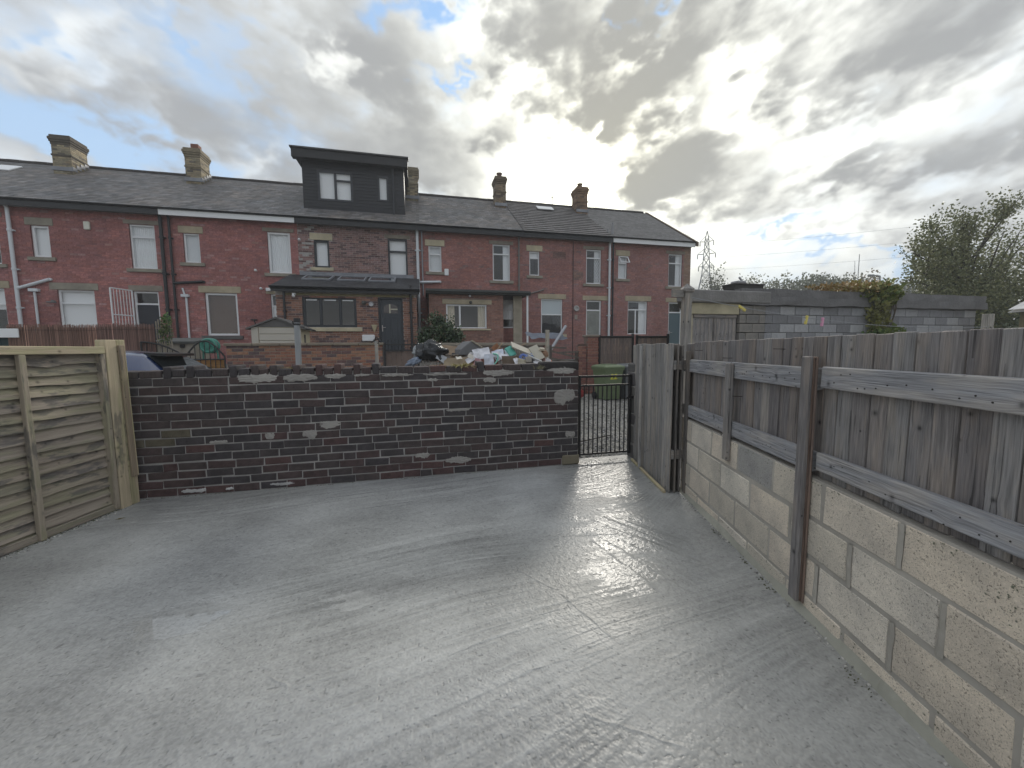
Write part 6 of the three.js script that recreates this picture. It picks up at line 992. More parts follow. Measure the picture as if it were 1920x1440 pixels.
// wheelie bins
const font = await new FontLoader().loadAsync('fonts/droid/droid_sans_bold.typeface.json');
[['green wheelie bin with a yellow painted number', [0.15, 0.195, 0.105], 4.60, -8.92, '22', 0], ['grey wheelie bin with a yellow painted number', [0.15, 0.16, 0.17], 5.20, -8.98, '22', 1]].forEach(([l, c, x, z, num]) => {
  const b = localThing('wheelie_bin', l, 'bin', [x, -0.02, z], 0.10, 'wheelie bins in the lane'), m = mat(c, { roughness: 0.42, bumpMap: fineBump, bumpScale: 0.0006 }), lidM = m;
  const taper = (w0, d0, w1, d1, y0, y1) => tris((() => { const A = [[-w0, y0, d0], [w0, y0, d0], [w0, y0, -d0], [-w0, y0, -d0]], B = [[-w1, y1, d1], [w1, y1, d1], [w1, y1, -d1], [-w1, y1, -d1]], q = (p, r, u, v) => [...p, ...r, ...u, ...p, ...u, ...v]; return [...[0, 1, 2, 3].flatMap(i => q(A[i], A[(i + 1) % 4], B[(i + 1) % 4], B[i])), ...q(A[3], A[2], A[1], A[0]), ...q(...B)]; })());
  part(b, 'body', merge([taper(0.205, 0.22, 0.26, 0.30, 0.03, 0.80), taper(0.275, 0.315, 0.28, 0.32, 0.755, 0.82)]), m);
  part(b, 'lid', merge([taper(0.287, 0.34, 0.275, 0.325, 0.822, 0.85), taper(0.275, 0.325, 0.21, 0.22, 0.85, 0.892), cbx(-0.16, 0.16, 0.893, 0.905, -0.14, 0.16, 0.005)]), lidM); part(b, 'handle', rod([-0.22, 0.83, -0.37], [0.22, 0.83, -0.37], 0.016), m);
  for (const s of [-1, 1]) { const w = uvm(new THREE.CylinderGeometry(0.095, 0.095, 0.05, 18).rotateZ(Math.PI / 2)).translate(0.235 * s, 0.095, -0.24); part(b, 'wheel', w, blackPl); } part(b, 'front_panel', cbx(-0.13, 0.13, 0.30, 0.46, 0.262, 0.272, 0.004), m).rotation.x = -0.0;
  const t = new TextGeometry(num, { font, size: 0.135, depth: 0.004, curveSegments: 4 }); t.center(); const k = part(b, 'number', uvm(t).rotateX(0.103).translate(0, 0.60, 0.282), mat([0.72, 0.68, 0.05], { roughness: 0.6 })); k.userData.label = 'yellow painted number';
});
{ const t = thing('plastic_tub', 'red plastic tub lying by the brick piers', 'tub', [4.0, -0.02, -9.1]); part(t, 'tub', uvm(new THREE.LatheGeometry([[0.0, 0], [0.09, 0], [0.125, 0.2], [0.135, 0.2], [0.125, 0.21], [0.115, 0.2], [0.085, 0.02], [0, 0.02]].map(p => new THREE.Vector2(...p)), 18)).rotateZ(1.1).translate(4.0, 0.10, -9.1), mat([0.30, 0.03, 0.03], { roughness: 0.4, side: THREE.DoubleSide })); part(t, 'handle', tube([[3.86, 0.05, -8.98], [3.80, 0.16, -8.98], [3.90, 0.25, -9.02]], 0.005, 5), blackPl); }
{ const s = thing('lane_stick', 'thin dark stick lying on the lane behind the iron gate', 'stick', [2.3, -0.02, -4.9]); part(s, 'stick', tube([[1.85, 0.0, -4.75], [2.2, 0.01, -4.85], [2.65, 0.02, -5.02]], 0.008, 5), mat([0.05, 0.04, 0.035])); }

// ================================================================= rubbish heaped behind the wall
{
  const g = new THREE.PlaneGeometry(2.3, 1.5, 40, 26); g.rotateX(-Math.PI / 2); const p = g.attributes.position;
  for (let i = 0; i < p.count; i++) { const x = p.getX(i), z = p.getZ(i), e = Math.max(0, 1 - Math.pow(Math.abs(x) / 1.14, 4)) * Math.max(0, 1 - Math.pow(Math.abs(z) / 0.74, 4)); p.setY(i, e * (1.06 + 0.10 * perlin.noise(x * 3, z * 3, 2) + 0.07 * perlin.noise(x * 8, z * 8, 5))); }
  g.computeVertexNormals(); const m = shade(new THREE.Mesh(uvm(g).translate(0.80, -0.02, -5.25), dirty([0.30, 0.25, 0.20], { bumpMap: gravelBump, bumpScale: 0.03, side: THREE.DoubleSide }))); m.name = 'rubble'; note(m, 'heap of mixed rubble and soil under the rubbish', null, null, 'stuff'); scene.add(m);
}
function crumple(w, h, amp, fq, sd, nx = 12, ny = 10) { const g = new THREE.PlaneGeometry(w, h, nx, ny), p = g.attributes.position; for (let i = 0; i < p.count; i++) { const x = p.getX(i), y = p.getY(i); p.setZ(i, amp * (perlin.noise(x * fq + sd, y * fq, sd) + 0.5 * perlin.noise(x * fq * 2.3, y * fq * 2.3 + sd, sd * 2))); p.setX(i, x + amp * 0.3 * perlin.noise(y * fq * 2, sd, x)); } g.computeVertexNormals(); return uvm(g); }
function item(name, label, cat, geo, m, x, y, z, rx = 0, ry = 0, rz = 0) { const o = solid(name, label, cat, geo, m, 'rubbish on the heap'); o.position.set(x, y, z); o.rotation.set(rx, ry, rz, 'YXZ'); return o; }
const ds = { side: THREE.DoubleSide };
{
  const bag = (w, h, d, sd, k = 0.3) => { const g = new THREE.SphereGeometry(1, 30, 20), p = g.attributes.position; for (let i = 0; i < p.count; i++) { const x = p.getX(i), y = p.getY(i), z = p.getZ(i), r = 1 + k * perlin.noise(x * 2.2 + sd, y * 2.2, z * 2.2) + 0.16 * Math.abs(perlin.noise(x * 6, y * 6 + sd, z * 6)) * 2 - 0.1; p.setXYZ(i, x * w * r, Math.max(y, -0.6) * h * r, z * d * r); } g.computeVertexNormals(); return uvm(g); };
  item('bin_bag', 'torn black plastic bin bag with glossy folds on the rubbish heap', 'bin bag', bag(0.19, 0.15, 0.16, 3.3, 0.5), mat([0.022, 0.024, 0.027], { roughness: 0.22 }), 0.12, 1.235, -5.12);
  item('bin_bag', 'small blue-grey plastic bag sliding off the heap', 'bin bag', bag(0.10, 0.055, 0.1, 8.1, 0.4), mat([0.16, 0.20, 0.27], { roughness: 0.3 }), -0.10, 1.11, -5.0, 0, 0, 0.5);
  item('plastic_sack', 'clear dirty plastic sack beside the torn bin bag', 'sack', bag(0.085, 0.11, 0.1, 5.5, 0.35), mat([0.26, 0.28, 0.29], { roughness: 0.25 }), -0.02, 1.24, -5.25);
  const tent = uvm(extr([[-0.22, 0], [0.20, -0.02], [0.19, 0.03], [-0.02, 0.17], [-0.06, 0.165], [-0.2, 0.06]], 0.3, 0.008)).translate(0, 0, -0.15); item('folded_sheet', 'grey folded felt sheet standing like a tent on the heap', 'sheet', tent, mat([0.20, 0.20, 0.205], { map: dirtMap, roughness: 0.8 }), 0.67, 1.21, -5.3, 0, 0.25, 0);
  item('plank', 'pale splintered plank lying down the side of the folded sheet', 'plank', cb(0.34, 0.02, 0.06, 0.003, 0.002), gw([0.60, 0.55, 0.44]), 0.80, 1.30, -5.18, 0, 0.2, -0.55);
  item('plank', 'short brown plank beside the torn bin bag', 'plank', cb(0.26, 0.018, 0.05, 0.003, 0.002), gw([0.40, 0.34, 0.27]), 0.40, 1.20, -5.15, 0, -0.1, 0.02);
  const cards = [['brown cardboard sheet bent over the front of the heap', 0.34, 0.16, [0.24, 0.12, 0.07], 0.80, 1.12, -4.98, -0.5, 0.1, 0.05], ['tan cardboard flap beside the folded sheet', 0.24, 0.14, [0.34, 0.25, 0.17], 0.38, 1.28, -5.3, -0.7, 0.3, -0.1], ['red-brown cardboard piece under the papers', 0.24, 0.12, [0.27, 0.10, 0.07], 0.86, 1.10, -4.95, -0.3, -0.3, 0.1], ['buff cardboard sheet beneath the weeds', 0.36, 0.16, [0.40, 0.32, 0.22], 0.46, 1.10, -5.0, -0.6, 0.0, 0.03], ['dark brown cardboard piece beneath the teal tray', 0.26, 0.13, [0.15, 0.11, 0.08], 1.17, 1.12, -4.99, -0.5, 0.1, -0.06], ['crushed orange-brown carton at the top of the heap', 0.15, 0.13, [0.36, 0.17, 0.09], 1.02, 1.28, -5.22, -0.35, 0.5, 0.5]];
  cards.forEach(([l, w, h, c, x, y, z, a, b, d], i) => item('cardboard', l, 'cardboard', crumple(w, h, 0.025, 5, i * 3.1 + 1), mat(c, { ...ds, map: dirtMap, roughness: 0.9 }), x, y, z, a, b, d));
  const papers = [['large crumpled white paper below the folded sheet', 0.24, 0.15, 0.78, 1.22, -5.02, -0.4, 0.2, 0.15], ['upright white paper hanging over the wall top', 0.13, 0.14, 0.85, 1.14, -4.90, -0.2, 0.1, 0.02], ['twisted white paper strip beside the brown cardboard', 0.22, 0.07, 0.66, 1.17, -4.96, -0.3, 0.2, 0.5], ['crumpled white paper in the middle of the heap', 0.18, 0.11, 1.06, 1.18, -5.02, -0.5, 0.1, -0.2], ['folded white paper under the crushed carton', 0.16, 0.08, 1.0, 1.23, -5.08, -0.6, -0.3, 0.25], ['small white paper scrap below the teal tray', 0.06, 0.09, 1.21, 1.11, -4.92, -0.2, 0.2, 0.1], ['white paper scrap below the pale board', 0.09, 0.08, 1.52, 1.09, -4.96, -0.3, 0.1, 0.4], ['torn white paper beside the blue roll', 0.12, 0.08, 1.16, 1.22, -5.12, -0.5, 0.5, -0.4]];
  papers.forEach(([l, w, h, x, y, z, a, b, d], i) => item('paper', l, 'paper', crumple(w, h, 0.03, 9, i * 2.7 + 4), mat(i % 3 === 1 ? [0.66, 0.70, 0.80] : [0.72, 0.72, 0.76], { ...ds, roughness: 0.85 }), x, y, z, a, b, d));
  const more = [['yellowed newspaper sheet low on the heap front', 0.16, 0.10, [0.55, 0.50, 0.38], 1.28, 1.10, -4.93, -0.3, 0.2, -0.3], ['silver foil wrapper among the papers', 0.09, 0.07, [0.5, 0.52, 0.55], 0.98, 1.16, -4.95, -0.4, 0.3, 0.6], ['blue plastic wrapper beside the tape roll', 0.10, 0.06, [0.12, 0.22, 0.48], 1.44, 1.19, -5.04, -0.6, 0.2, 0.2], ['torn pink leaflet on the brown cardboard', 0.08, 0.10, [0.55, 0.30, 0.32], 0.70, 1.11, -4.92, -0.3, -0.2, -0.3], ['dark grey underlay scrap under the pale board', 0.22, 0.12, [0.12, 0.12, 0.125], 1.46, 1.12, -5.06, -0.7, 0.1, 0.1], ['orange plastic net scrap by the timber stake', 0.10, 0.07, [0.62, 0.17, 0.05], 1.70, 1.10, -4.99, -0.5, 0.1, 0.2], ['brown paper sack flattened behind the grey sheet', 0.26, 0.15, [0.36, 0.24, 0.14], 0.50, 1.22, -5.42, -0.8, 0.2, 0.1], ['white plastic liner trailing from the torn bin bag', 0.14, 0.10, [0.55, 0.57, 0.60], 0.25, 1.17, -5.02, -0.4, 0.3, -0.5]];
  more.forEach(([l, w, h, c, x, y, z, a, b, e], i) => item('scrap', l, 'scrap', crumple(w, h, 0.03, 8, i * 5.3 + 2), mat(c, { ...ds, map: dirtMap, roughness: 0.6 }), x, y, z, a, b, e));
  for (let i = 0; i < 16; i++) { const x = 0.45 + rnd() * 1.25; item('paper_scrap', 'small torn white paper scrap strewn over the rubbish heap', 'paper', crumple(rr(0.05, 0.11), rr(0.04, 0.08), 0.02, 12, i * 3.7 + 50, 6, 5), mat(pick([[0.74, 0.74, 0.76], [0.66, 0.68, 0.74], [0.72, 0.68, 0.60]]), { ...ds, roughness: 0.85 }), x, 1.12 + rr(-0.03, 0.10), rr(-5.15, -4.92), rr(-1.0, 0.2), rr(-0.6, 0.6), rr(-0.8, 0.8)).userData.group = 'torn paper scraps on the heap'; }
  item('hardboard', 'long pale hardboard panel resting across the heap', 'board', cb(0.33, 0.018, 0.17, 0.003, 0.001), mat([0.60, 0.56, 0.47], { map: dirtMap }), 1.35, 1.275, -5.12, 0.45, -0.1, -0.42);
  item('hardboard', 'upright pale hardboard panel leaning near the timber stake', 'board', cb(0.15, 0.22, 0.016, 0.003, 0.001), mat([0.62, 0.58, 0.48], { map: dirtMap }), 1.56, 1.22, -5.12, -0.5, 0.15, 0.38);
  item('hardboard', 'short pale board strip below the upright hardboard', 'board', cb(0.22, 0.016, 0.07, 0.003, 0.001), mat([0.56, 0.56, 0.55], { map: dirtMap }), 1.50, 1.145, -5.0, 0.3, 0.0, -0.42);
  item('plastic_tray', 'teal plastic tray tipped on edge on the heap', 'tray', cb(0.12, 0.15, 0.02, 0.012, 0.002), mat([0.10, 0.40, 0.33], { roughness: 0.4 }), 1.175, 1.245, -5.06, -0.5, 0.25, 0.4);
  item('plastic_strap', 'curled mint-green plastic strap on the wall top', 'strap', tube([[-0.08, -0.07, 0], [-0.02, -0.05, 0.01], [0.03, 0.01, 0.02], [0.04, 0.08, 0.0], [-0.02, 0.10, -0.01]], 0.011, 6, 24), mat([0.22, 0.55, 0.45], { roughness: 0.4 }), 0.93, 1.12, -4.93);
  const roll = merge([uvm(new THREE.TorusGeometry(0.042, 0.017, 8, 20)), uvm(new THREE.TorusGeometry(0.03, 0.010, 6, 16)).translate(0, 0, 0.012)]); item('tape_roll', 'blue and white roll of tape on the heap', 'roll', roll, mat([0.10, 0.16, 0.42], { roughness: 0.5 }), 1.33, 1.16, -4.98, -0.4, -0.3, 0);
  item('junction_box', 'small grey square box with a round hole', 'box', merge([cb(0.085, 0.075, 0.06, 0.006), uvm(new THREE.CylinderGeometry(0.013, 0.013, 0.004, 14).rotateX(Math.PI / 2)).translate(0.01, 0, 0.032)]), mat([0.36, 0.33, 0.29], { roughness: 0.7 }), 1.39, 1.135, -4.96, -0.1, 0.1, 0.05);
  item('carpet_scrap', 'rolled brown and cream carpet scrap by the timber stake', 'carpet', bag(0.07, 0.06, 0.07, 12.2, 0.4), mat([0.28, 0.17, 0.11], { roughness: 1 }), 1.68, 1.20, -5.2); item('foam_lump', 'cream foam lump at the heap end by the timber stake', 'foam', bag(0.05, 0.03, 0.05, 15.2, 0.4), mat([0.58, 0.52, 0.42], { roughness: 1 }), 1.64, 1.265, -5.16);
  for (const [l, a, b] of [['thin brown lath sticking out beside the crushed carton', [0.95, 1.2, -5.1], [1.10, 1.36, -5.25]], ['thin pale lath crossing the top of the heap', [1.18, 1.24, -5.2], [1.46, 1.36, -5.3]]]) solid('lath', l, 'lath', bar(a, b, 0.018, 0.008), gw([0.42, 0.33, 0.24]), 'rubbish on the heap');
}
// weeds growing from the wall top
function weed(label, x, y, z, n, spread, len, c0, c1) {
  const t = thing('grass_weed', label, 'weed', [x, y, z], 'weeds on the wall top'), P = [], C = [];
  for (let i = 0; i < n; i++) {
    const a = rnd() * 6.283, l = len * rr(0.4, 1), out = spread * rr(0.3, 1), b = [x + Math.cos(a) * 0.02 * rnd() + rr(-0.5, 0.5) * spread, y - 0.01, z + Math.sin(a) * 0.02], w = rr(0.0018, 0.004), k = rnd(), c = [0, 1, 2].map(q => lerp(c0[q], c1[q], k));
    let prev = null; for (let s = 0; s <= 5; s++) { const f = s / 5, px = b[0] + Math.cos(a) * out * f * f, py = b[1] + l * (f - 0.62 * f * f * (0.5 + out / spread)), pz = b[2] + Math.sin(a) * out * 0.6 * f * f, ww = w * (1 - f * 0.85), L = [px - Math.sin(a) * ww - ww, py, pz], R = [px + Math.sin(a) * ww + ww, py, pz + ww]; if (prev) { P.push(...prev[0], ...prev[1], ...R, ...prev[0], ...R, ...L); for (let q = 0; q < 6; q++) C.push(...c); } prev = [L, R]; }
  }
  const g = tris(P); g.setAttribute('color', new THREE.Float32BufferAttribute(C, 3)); part(t, 'blades', g, vcol({ map: null, bumpMap: null, side: THREE.DoubleSide, roughness: 0.8 }), 'stuff');
  return t;
}
weed('tuft of yellow-green grass round the steel pipe post', -1.20, 1.09, -3.99, 150, 0.20, 0.12, [0.14, 0.16, 0.03], [0.36, 0.27, 0.07]);
weed('dry orange-brown fern tuft below the torn bin bag', 0.17, 1.08, -3.97, 120, 0.13, 0.15, [0.28, 0.13, 0.05], [0.38, 0.26, 0.12]);
weed('yellow grass tuft drooping over the wall face', 0.40, 1.09, -3.93, 150, 0.17, 0.15, [0.30, 0.27, 0.07], [0.44, 0.38, 0.16]);
weed('small grey-green weed beside the smooth coping slab', 1.21, 1.07, -3.90, 90, 0.08, 0.13, [0.13, 0.14, 0.08], [0.24, 0.21, 0.14]);
{ const l = solid('fallen_leaf', 'single yellow leaf lying on the concrete by the lap fence', 'leaf', tris([-0.03, 0.004, 0, 0, 0.012, 0.008, 0.035, 0.005, 0, -0.03, 0.004, 0, 0.035, 0.005, 0, 0, 0.007, -0.009]), mat([0.42, 0.34, 0.10], ds)); l.position.set(-2.28, 0, -3.45); l.rotation.y = 0.5; }

// ================================================================= beyond the timber fence
const OZ = -7.4;
{ // garage with boarded door; its side wall runs back with the plot boundary
  const g = thing('garage', 'old flat-roofed garage with weathered double timber doors', 'garage', [6.6, -0.1, OZ]);
  const prism = (pts, y0, y1) => { const s = new THREE.Shape(pts.map(([x, z]) => new THREE.Vector2(x, -z))), q = new THREE.ExtrudeGeometry(s, { depth: y1 - y0, bevelEnabled: false }); q.rotateX(-Math.PI / 2); return uvm(q).translate(0, y0, 0); };
  part(g, 'wall', merge([prism([[5.55, OZ - 0.02], [5.86, OZ - 0.02], [8.4, -10.6], [8.1, -10.6]], -0.1, 2.28), bx(5.86, 7.03, 2.02, 2.28, OZ - 0.16, OZ - 0.02), bx(8.4, 9.4, -0.1, 2.28, -10.6, -10.45)]), dirty([0.52, 0.46, 0.34]));
  part(g, 'fascia', cbx(5.45, 7.80, 2.262, 2.53, OZ - 0.05, OZ + 0.12, 0.02), dirty([0.26, 0.25, 0.24], { bumpMap: gravelBump, bumpScale: 0.006 })); part(g, 'roof', prism([[5.46, OZ - 0.052], [7.80, OZ - 0.052], [10.2, -10.6], [8.0, -10.6]], 2.30, 2.52), dirty([0.2, 0.2, 0.2]));
  part(g, 'lintel', cbx(5.70, 7.03, 2.015, 2.258, OZ - 0.02, OZ + 0.03, 0.01), dirty([0.54, 0.48, 0.33]));
  for (let i = 0; i < 11; i++) part(g, 'door_board', cbx(5.87 + i * 0.104, 5.97 + i * 0.104, 0.02, 2.0, OZ - 0.06, OZ - 0.03, 0.004, { ou: rnd() }), gw([0.42, 0.40, 0.39])); part(g, 'door_rail', cbx(5.87, 7.0, 1.94, 2.01, OZ - 0.029, OZ, 0.004, { swap: true }), gw([0.34, 0.32, 0.31])); part(g, 'door_stile', cbx(6.40, 6.46, 0.02, 1.938, OZ - 0.028, OZ - 0.002, 0.004), gw([0.34, 0.32, 0.31]));
}
function blockRow(g, x0, x1, y0, y1, z, tones, L = 0.43, H = 0.205) { const gs = Array.from({ length: 3 }, () => cb(L - 0.016, H - 0.016, 0.1, 0.008, 0.004)); let c = 0; for (let y = y0; y < y1 - 0.05; y += H, c++) for (let x = x0 - (c % 2) * L / 2; x < x1 - 0.04; x += L) { const a = Math.max(x, x0), b = Math.min(x + L, x1); if (b - a < 0.05) continue; const m = put(g, 'block', pick(gs), pick(tones), (a + b) / 2, y + H / 2, z - 0.05 + rr(-0.004, 0.004)); m.scale.x = (b - a - 0.016) / (L - 0.016); } }
const gTone = [[0.36, 0.365, 0.38], [0.42, 0.42, 0.435], [0.31, 0.31, 0.325], [0.47, 0.47, 0.48], [0.26, 0.26, 0.27]].map(c => dirty(c, { bumpMap: gravelBump, bumpScale: 0.006, roughness: 0.95 })), dTone = [[0.26, 0.26, 0.27], [0.31, 0.305, 0.305]].map(c => mat(c, { map: blockMap, roughness: 0.95 }));
const sag = (x0, x1, y0, y1, z0, z1) => { const g = new THREE.BoxGeometry(x1 - x0, y1 - y0, z1 - z0, Math.ceil((x1 - x0) / 0.12), 2, 1); g.translate((x0 + x1) / 2, (y0 + y1) / 2, (z0 + z1) / 2); const p = g.attributes.position; for (let i = 0; i < p.count; i++) { const x = p.getX(i), y = p.getY(i); p.setY(i, y + 0.022 * perlin.noise(x * 1.3, y * 2, 1) + 0.012 * perlin.noise(x * 5, y * 3, 4)); p.setZ(i, p.getZ(i) + 0.02 * perlin.noise(x * 3, y * 6, 7)); } const q = g.toNonIndexed(); q.computeVertexNormals(); return uvm(q); };
const felt = dirty([0.19, 0.185, 0.185], { bumpMap: gravelBump, bumpScale: 0.006 });
[['grey block outbuilding with dark corner pier and felt parapet beside the timber-door garage', 7.04, 11.2, true], ['grey block outbuilding at the far side of the creeper', 11.3, 14.75, false]].forEach(([l, a, b, pier]) => {
  const g = thing('block_outbuilding', l, 'outbuilding', [(a + b) / 2, -0.1, OZ], 'grey block outbuildings');
  part(g, 'wall', bx(a + (pier ? 0.8 : 0), b, -0.1, 2.24, -9.6, OZ - 0.012), dirty([0.17, 0.17, 0.17]));
  if (pier) { blockRow(g, a, 7.76, -0.03, 2.2, OZ + 0.03, dTone, 0.36); blockRow(g, 7.77, b, -0.03, 2.2, OZ, gTone); } else blockRow(g, a, b, -0.03, 2.2, OZ, gTone);
  part(g, 'parapet', merge([sag(a - 0.02, b + (pier ? 0.0 : 0.22), 2.235, 2.42, OZ - 0.1, OZ + 0.10), sag(a - 0.02, b + (pier ? 0 : 0.2), 2.42, 2.60, OZ - 0.12, OZ + 0.07)]), felt); part(g, 'roof', bx(a + (pier ? 0.8 : 0), b, 2.30, 2.50, -9.6, OZ - 0.13), felt);
});
{ const t = thing('roof_tank', 'dark flared tank with a slanting pipe on the garage roof', 'tank', [7.5, 2.5, -8.6]); part(t, 'tank', tris((() => { const A = [[-0.38, 0, 0.15], [0.38, 0, 0.15], [0.38, 0, -0.15], [-0.38, 0, -0.15]], B = [[-0.46, 0.38, 0.2], [0.46, 0.38, 0.2], [0.46, 0.38, -0.2], [-0.46, 0.38, -0.2]], q = (p, r, u, v) => [...p, ...r, ...u, ...p, ...u, ...v]; return [...[0, 1, 2, 3].flatMap(i => q(A[i], A[(i + 1) % 4], B[(i + 1) % 4], B[i])), ...q(...B)]; })()).translate(8.28, 2.50, -8.6), dirty([0.07, 0.065, 0.06])); part(t, 'lid', cbx(7.79, 8.77, 2.881, 2.91, -8.83, -8.37, 0.01), dirty([0.10, 0.09, 0.085])); part(t, 'pipe', merge([rod([8.22, 2.91, -8.5], [8.05, 3.08, -8.5], 0.025), cbx(7.92, 8.20, 2.911, 2.98, -8.65, -8.4, 0.02)]), mat([0.35, 0.35, 0.36])); }
{ // creeper
  const v = thing('creeper', 'yellowing creeper climbing over the outbuilding parapet', 'creeper', [11.1, -0.1, OZ + 0.15]);
  const st = []; for (let i = 0; i < 7; i++) { const x = 10.9 + i * 0.08; st.push(tube([[x, 0, OZ + 0.12], [x + rr(-0.2, 0.2), 1.2, OZ + 0.13], [x + rr(-0.4, 0.4), 2.3, OZ + 0.14], [x + rr(-0.6, 0.6), 2.66, OZ - 0.1]], 0.014, 5)); } part(v, 'stems', merge(st), mat([0.10, 0.08, 0.06]));
  const gr = [0.10, 0.15, 0.03], yl = [0.27, 0.27, 0.07], orr = [0.36, 0.22, 0.08];
  foliage(v, 'foliage', [...ball(900, 11.15, 2.55, OZ + 0.1, 0.62, 0.30, 0.28, 0.11, gr, yl), ...ball(420, 10.6, 2.70, OZ, 0.75, 0.13, 0.4, 0.10, yl, orr), ...ball(420, 11.0, 2.0, OZ + 0.15, 0.32, 0.42, 0.16, 0.105, [0.14, 0.14, 0.05], yl), ...ball(420, 11.2, 1.55, OZ + 0.2, 0.62, 0.22, 0.18, 0.11, [0.08, 0.15, 0.03], [0.22, 0.27, 0.06]), ...ball(160, 9.6, 2.68, OZ, 0.6, 0.07, 0.3, 0.09, [0.2, 0.16, 0.05], orr)]);
}
// clothes posts, line and pegs
{
  const p = thing('clothes_post', 'square wooden clothes post with pointed cap and side arm behind the fence', 'post', [3.06, -0.02, -3.99], 'clothes posts');
  part(p, 'shaft', cbx(3.015, 3.105, -0.02, 1.92, -4.03, -3.95, 0.006, { ou: 0.2 }), gw([0.46, 0.44, 0.41])); part(p, 'cap', merge([cbx(2.995, 3.125, 1.92, 1.955, -4.05, -3.93, 0.01), uvm(new THREE.ConeGeometry(0.085, 0.07, 4).rotateY(Math.PI / 4)).translate(3.06, 1.99, -3.99)]), gw([0.40, 0.38, 0.36])); part(p, 'arm', cbx(2.86, 3.01, 1.86, 1.95, -4.01, -3.97, 0.005, { swap: true }), gw([0.42, 0.40, 0.37]));
  const q = thing('clothes_post', 'short wooden clothes post beside the far outbuilding', 'post', [8.63, -0.02, -4.19], 'clothes posts'); part(q, 'shaft', cbx(8.58, 8.68, -0.02, 1.76, -4.24, -4.14, 0.006, { ou: 0.5 }), gw([0.56, 0.53, 0.47])); part(q, 'hook', tube([[8.58, 1.56, -4.13], [8.54, 1.52, -4.1], [8.56, 1.47, -4.1]], 0.006, 5), ironMat);
  const A = V(3.10, 1.86, -3.96), B = V(8.58, 1.56, -4.15), L = t => A.clone().lerp(B, t).add(V(0, -0.13 * 4 * t * (1 - t), 0.0)), pts = []; for (let i = 0; i <= 20; i++) pts.push(L(i / 20));
  solid('washing_line', 'thin grey washing line sagging between the clothes posts', 'line', tube(pts, 0.004, 5, 60), mat([0.25, 0.26, 0.27]));
  [['yellow clothes peg tilted near the pointed clothes post', 0.13, [0.62, 0.52, 0.12], 1.05], ['yellow clothes peg hanging beside the pink peg', 0.325, [0.62, 0.52, 0.12], -0.22], ['pink clothes peg on the washing line', 0.375, [0.62, 0.28, 0.42], -0.12]].forEach(([l, t, c, r]) => { const P = L(t), k = thing('clothes_peg', l, 'peg', [P.x, P.y, P.z], 'clothes pegs'); const m = mat(c, { roughness: 0.45 }); for (const s of [-1, 1]) { const h = part(k, 'jaw', cbx(P.x - 0.016, P.x + 0.016, P.y - 0.085, P.y + 0.028, P.z + s * 0.006 - 0.0055, P.z + s * 0.006 + 0.0055, 0.004), m); void h; } part(k, 'spring', rod([P.x - 0.02, P.y - 0.03, P.z], [P.x + 0.02, P.y - 0.03, P.z], 0.009, 0.009, 8), mat([0.5, 0.5, 0.5], { metalness: 0.8, roughness: 0.3 })); k.rotation.z = r; });
}
{ const s = thing('garden_shed', 'small shed with pale felt roof at the edge of the view', 'shed', [15.2, -0.1, -5.6]); part(s, 'wall', bx(14.30, 16.5, -0.1, 2.15, -6.4, -4.75), mat([0.32, 0.28, 0.20], { map: newWood })); for (let i = 0; i < 10; i++) part(s, 'board', cbx(14.30, 16.5, 0.02 + i * 0.2, 0.215 + i * 0.2, -4.749, -4.73, 0.006, { swap: true, ou: rnd() }), mat([0.36, 0.31, 0.22], { map: newWood })); part(s, 'roof', tris((() => { const P = [[14.05, 2.14, -4.6], [15.4, 2.66, -4.6], [15.4, 2.66, -6.5], [14.05, 2.14, -6.5]], Q = [[15.4, 2.66, -4.6], [16.75, 2.14, -4.6], [16.75, 2.14, -6.5], [15.4, 2.66, -6.5]], q = a => [...a[0], ...a[1], ...a[2], ...a[0], ...a[2], ...a[3]], dn = a => a.map(([x, y, z]) => [x, y - 0.07, z]); const e = (a, b) => [...b[0], ...b[1], ...a[1], ...b[0], ...a[1], ...a[0]]; return [...q(P), ...q(Q), ...q(dn(P).reverse()), ...q(dn(Q).reverse()), ...e(P, dn(P)), ...e(Q, dn(Q))]; })()), dirty([0.66, 0.65, 0.64])); part(s, 'gable', uvm(extr([[14.30, 2.14], [16.5, 2.14], [15.4, 2.57]], 0.05)).translate(0, 0, -4.79), mat([0.10, 0.10, 0.11])); }

// ================================================================= trees
function limbTree(t, base, trunkTop, r0, limbs, bark) {
  const G = [tube([base, [(base[0] + trunkTop[0]) / 2 + 0.1, (base[1] + trunkTop[1]) / 2, (base[2] + trunkTop[2]) / 2], trunkTop], r0, 9, 10)];
  for (const [a, b, r] of limbs) { const A = V(...a), B = V(...b), M = A.clone().lerp(B, 0.5).add(V(rr(-0.15, 0.15), rr(0.1, 0.3), rr(-0.15, 0.15))); for (let i = 0; i < 4; i++) { const f = q => A.clone().multiplyScalar((1 - q) * (1 - q)).add(M.clone().multiplyScalar(2 * q * (1 - q))).add(B.clone().multiplyScalar(q * q)); const p = f(i / 4), q = f((i + 1) / 4); G.push(rod(p.toArray(), q.toArray(), r * (1 - i * 0.21), r * (1 - (i + 1) * 0.21), 6)); } }
  part(t, 'trunk', merge(G), bark);
}
const bark = dirty([0.07, 0.06, 0.048], { bumpMap: gravelBump, bumpScale: 0.02 });
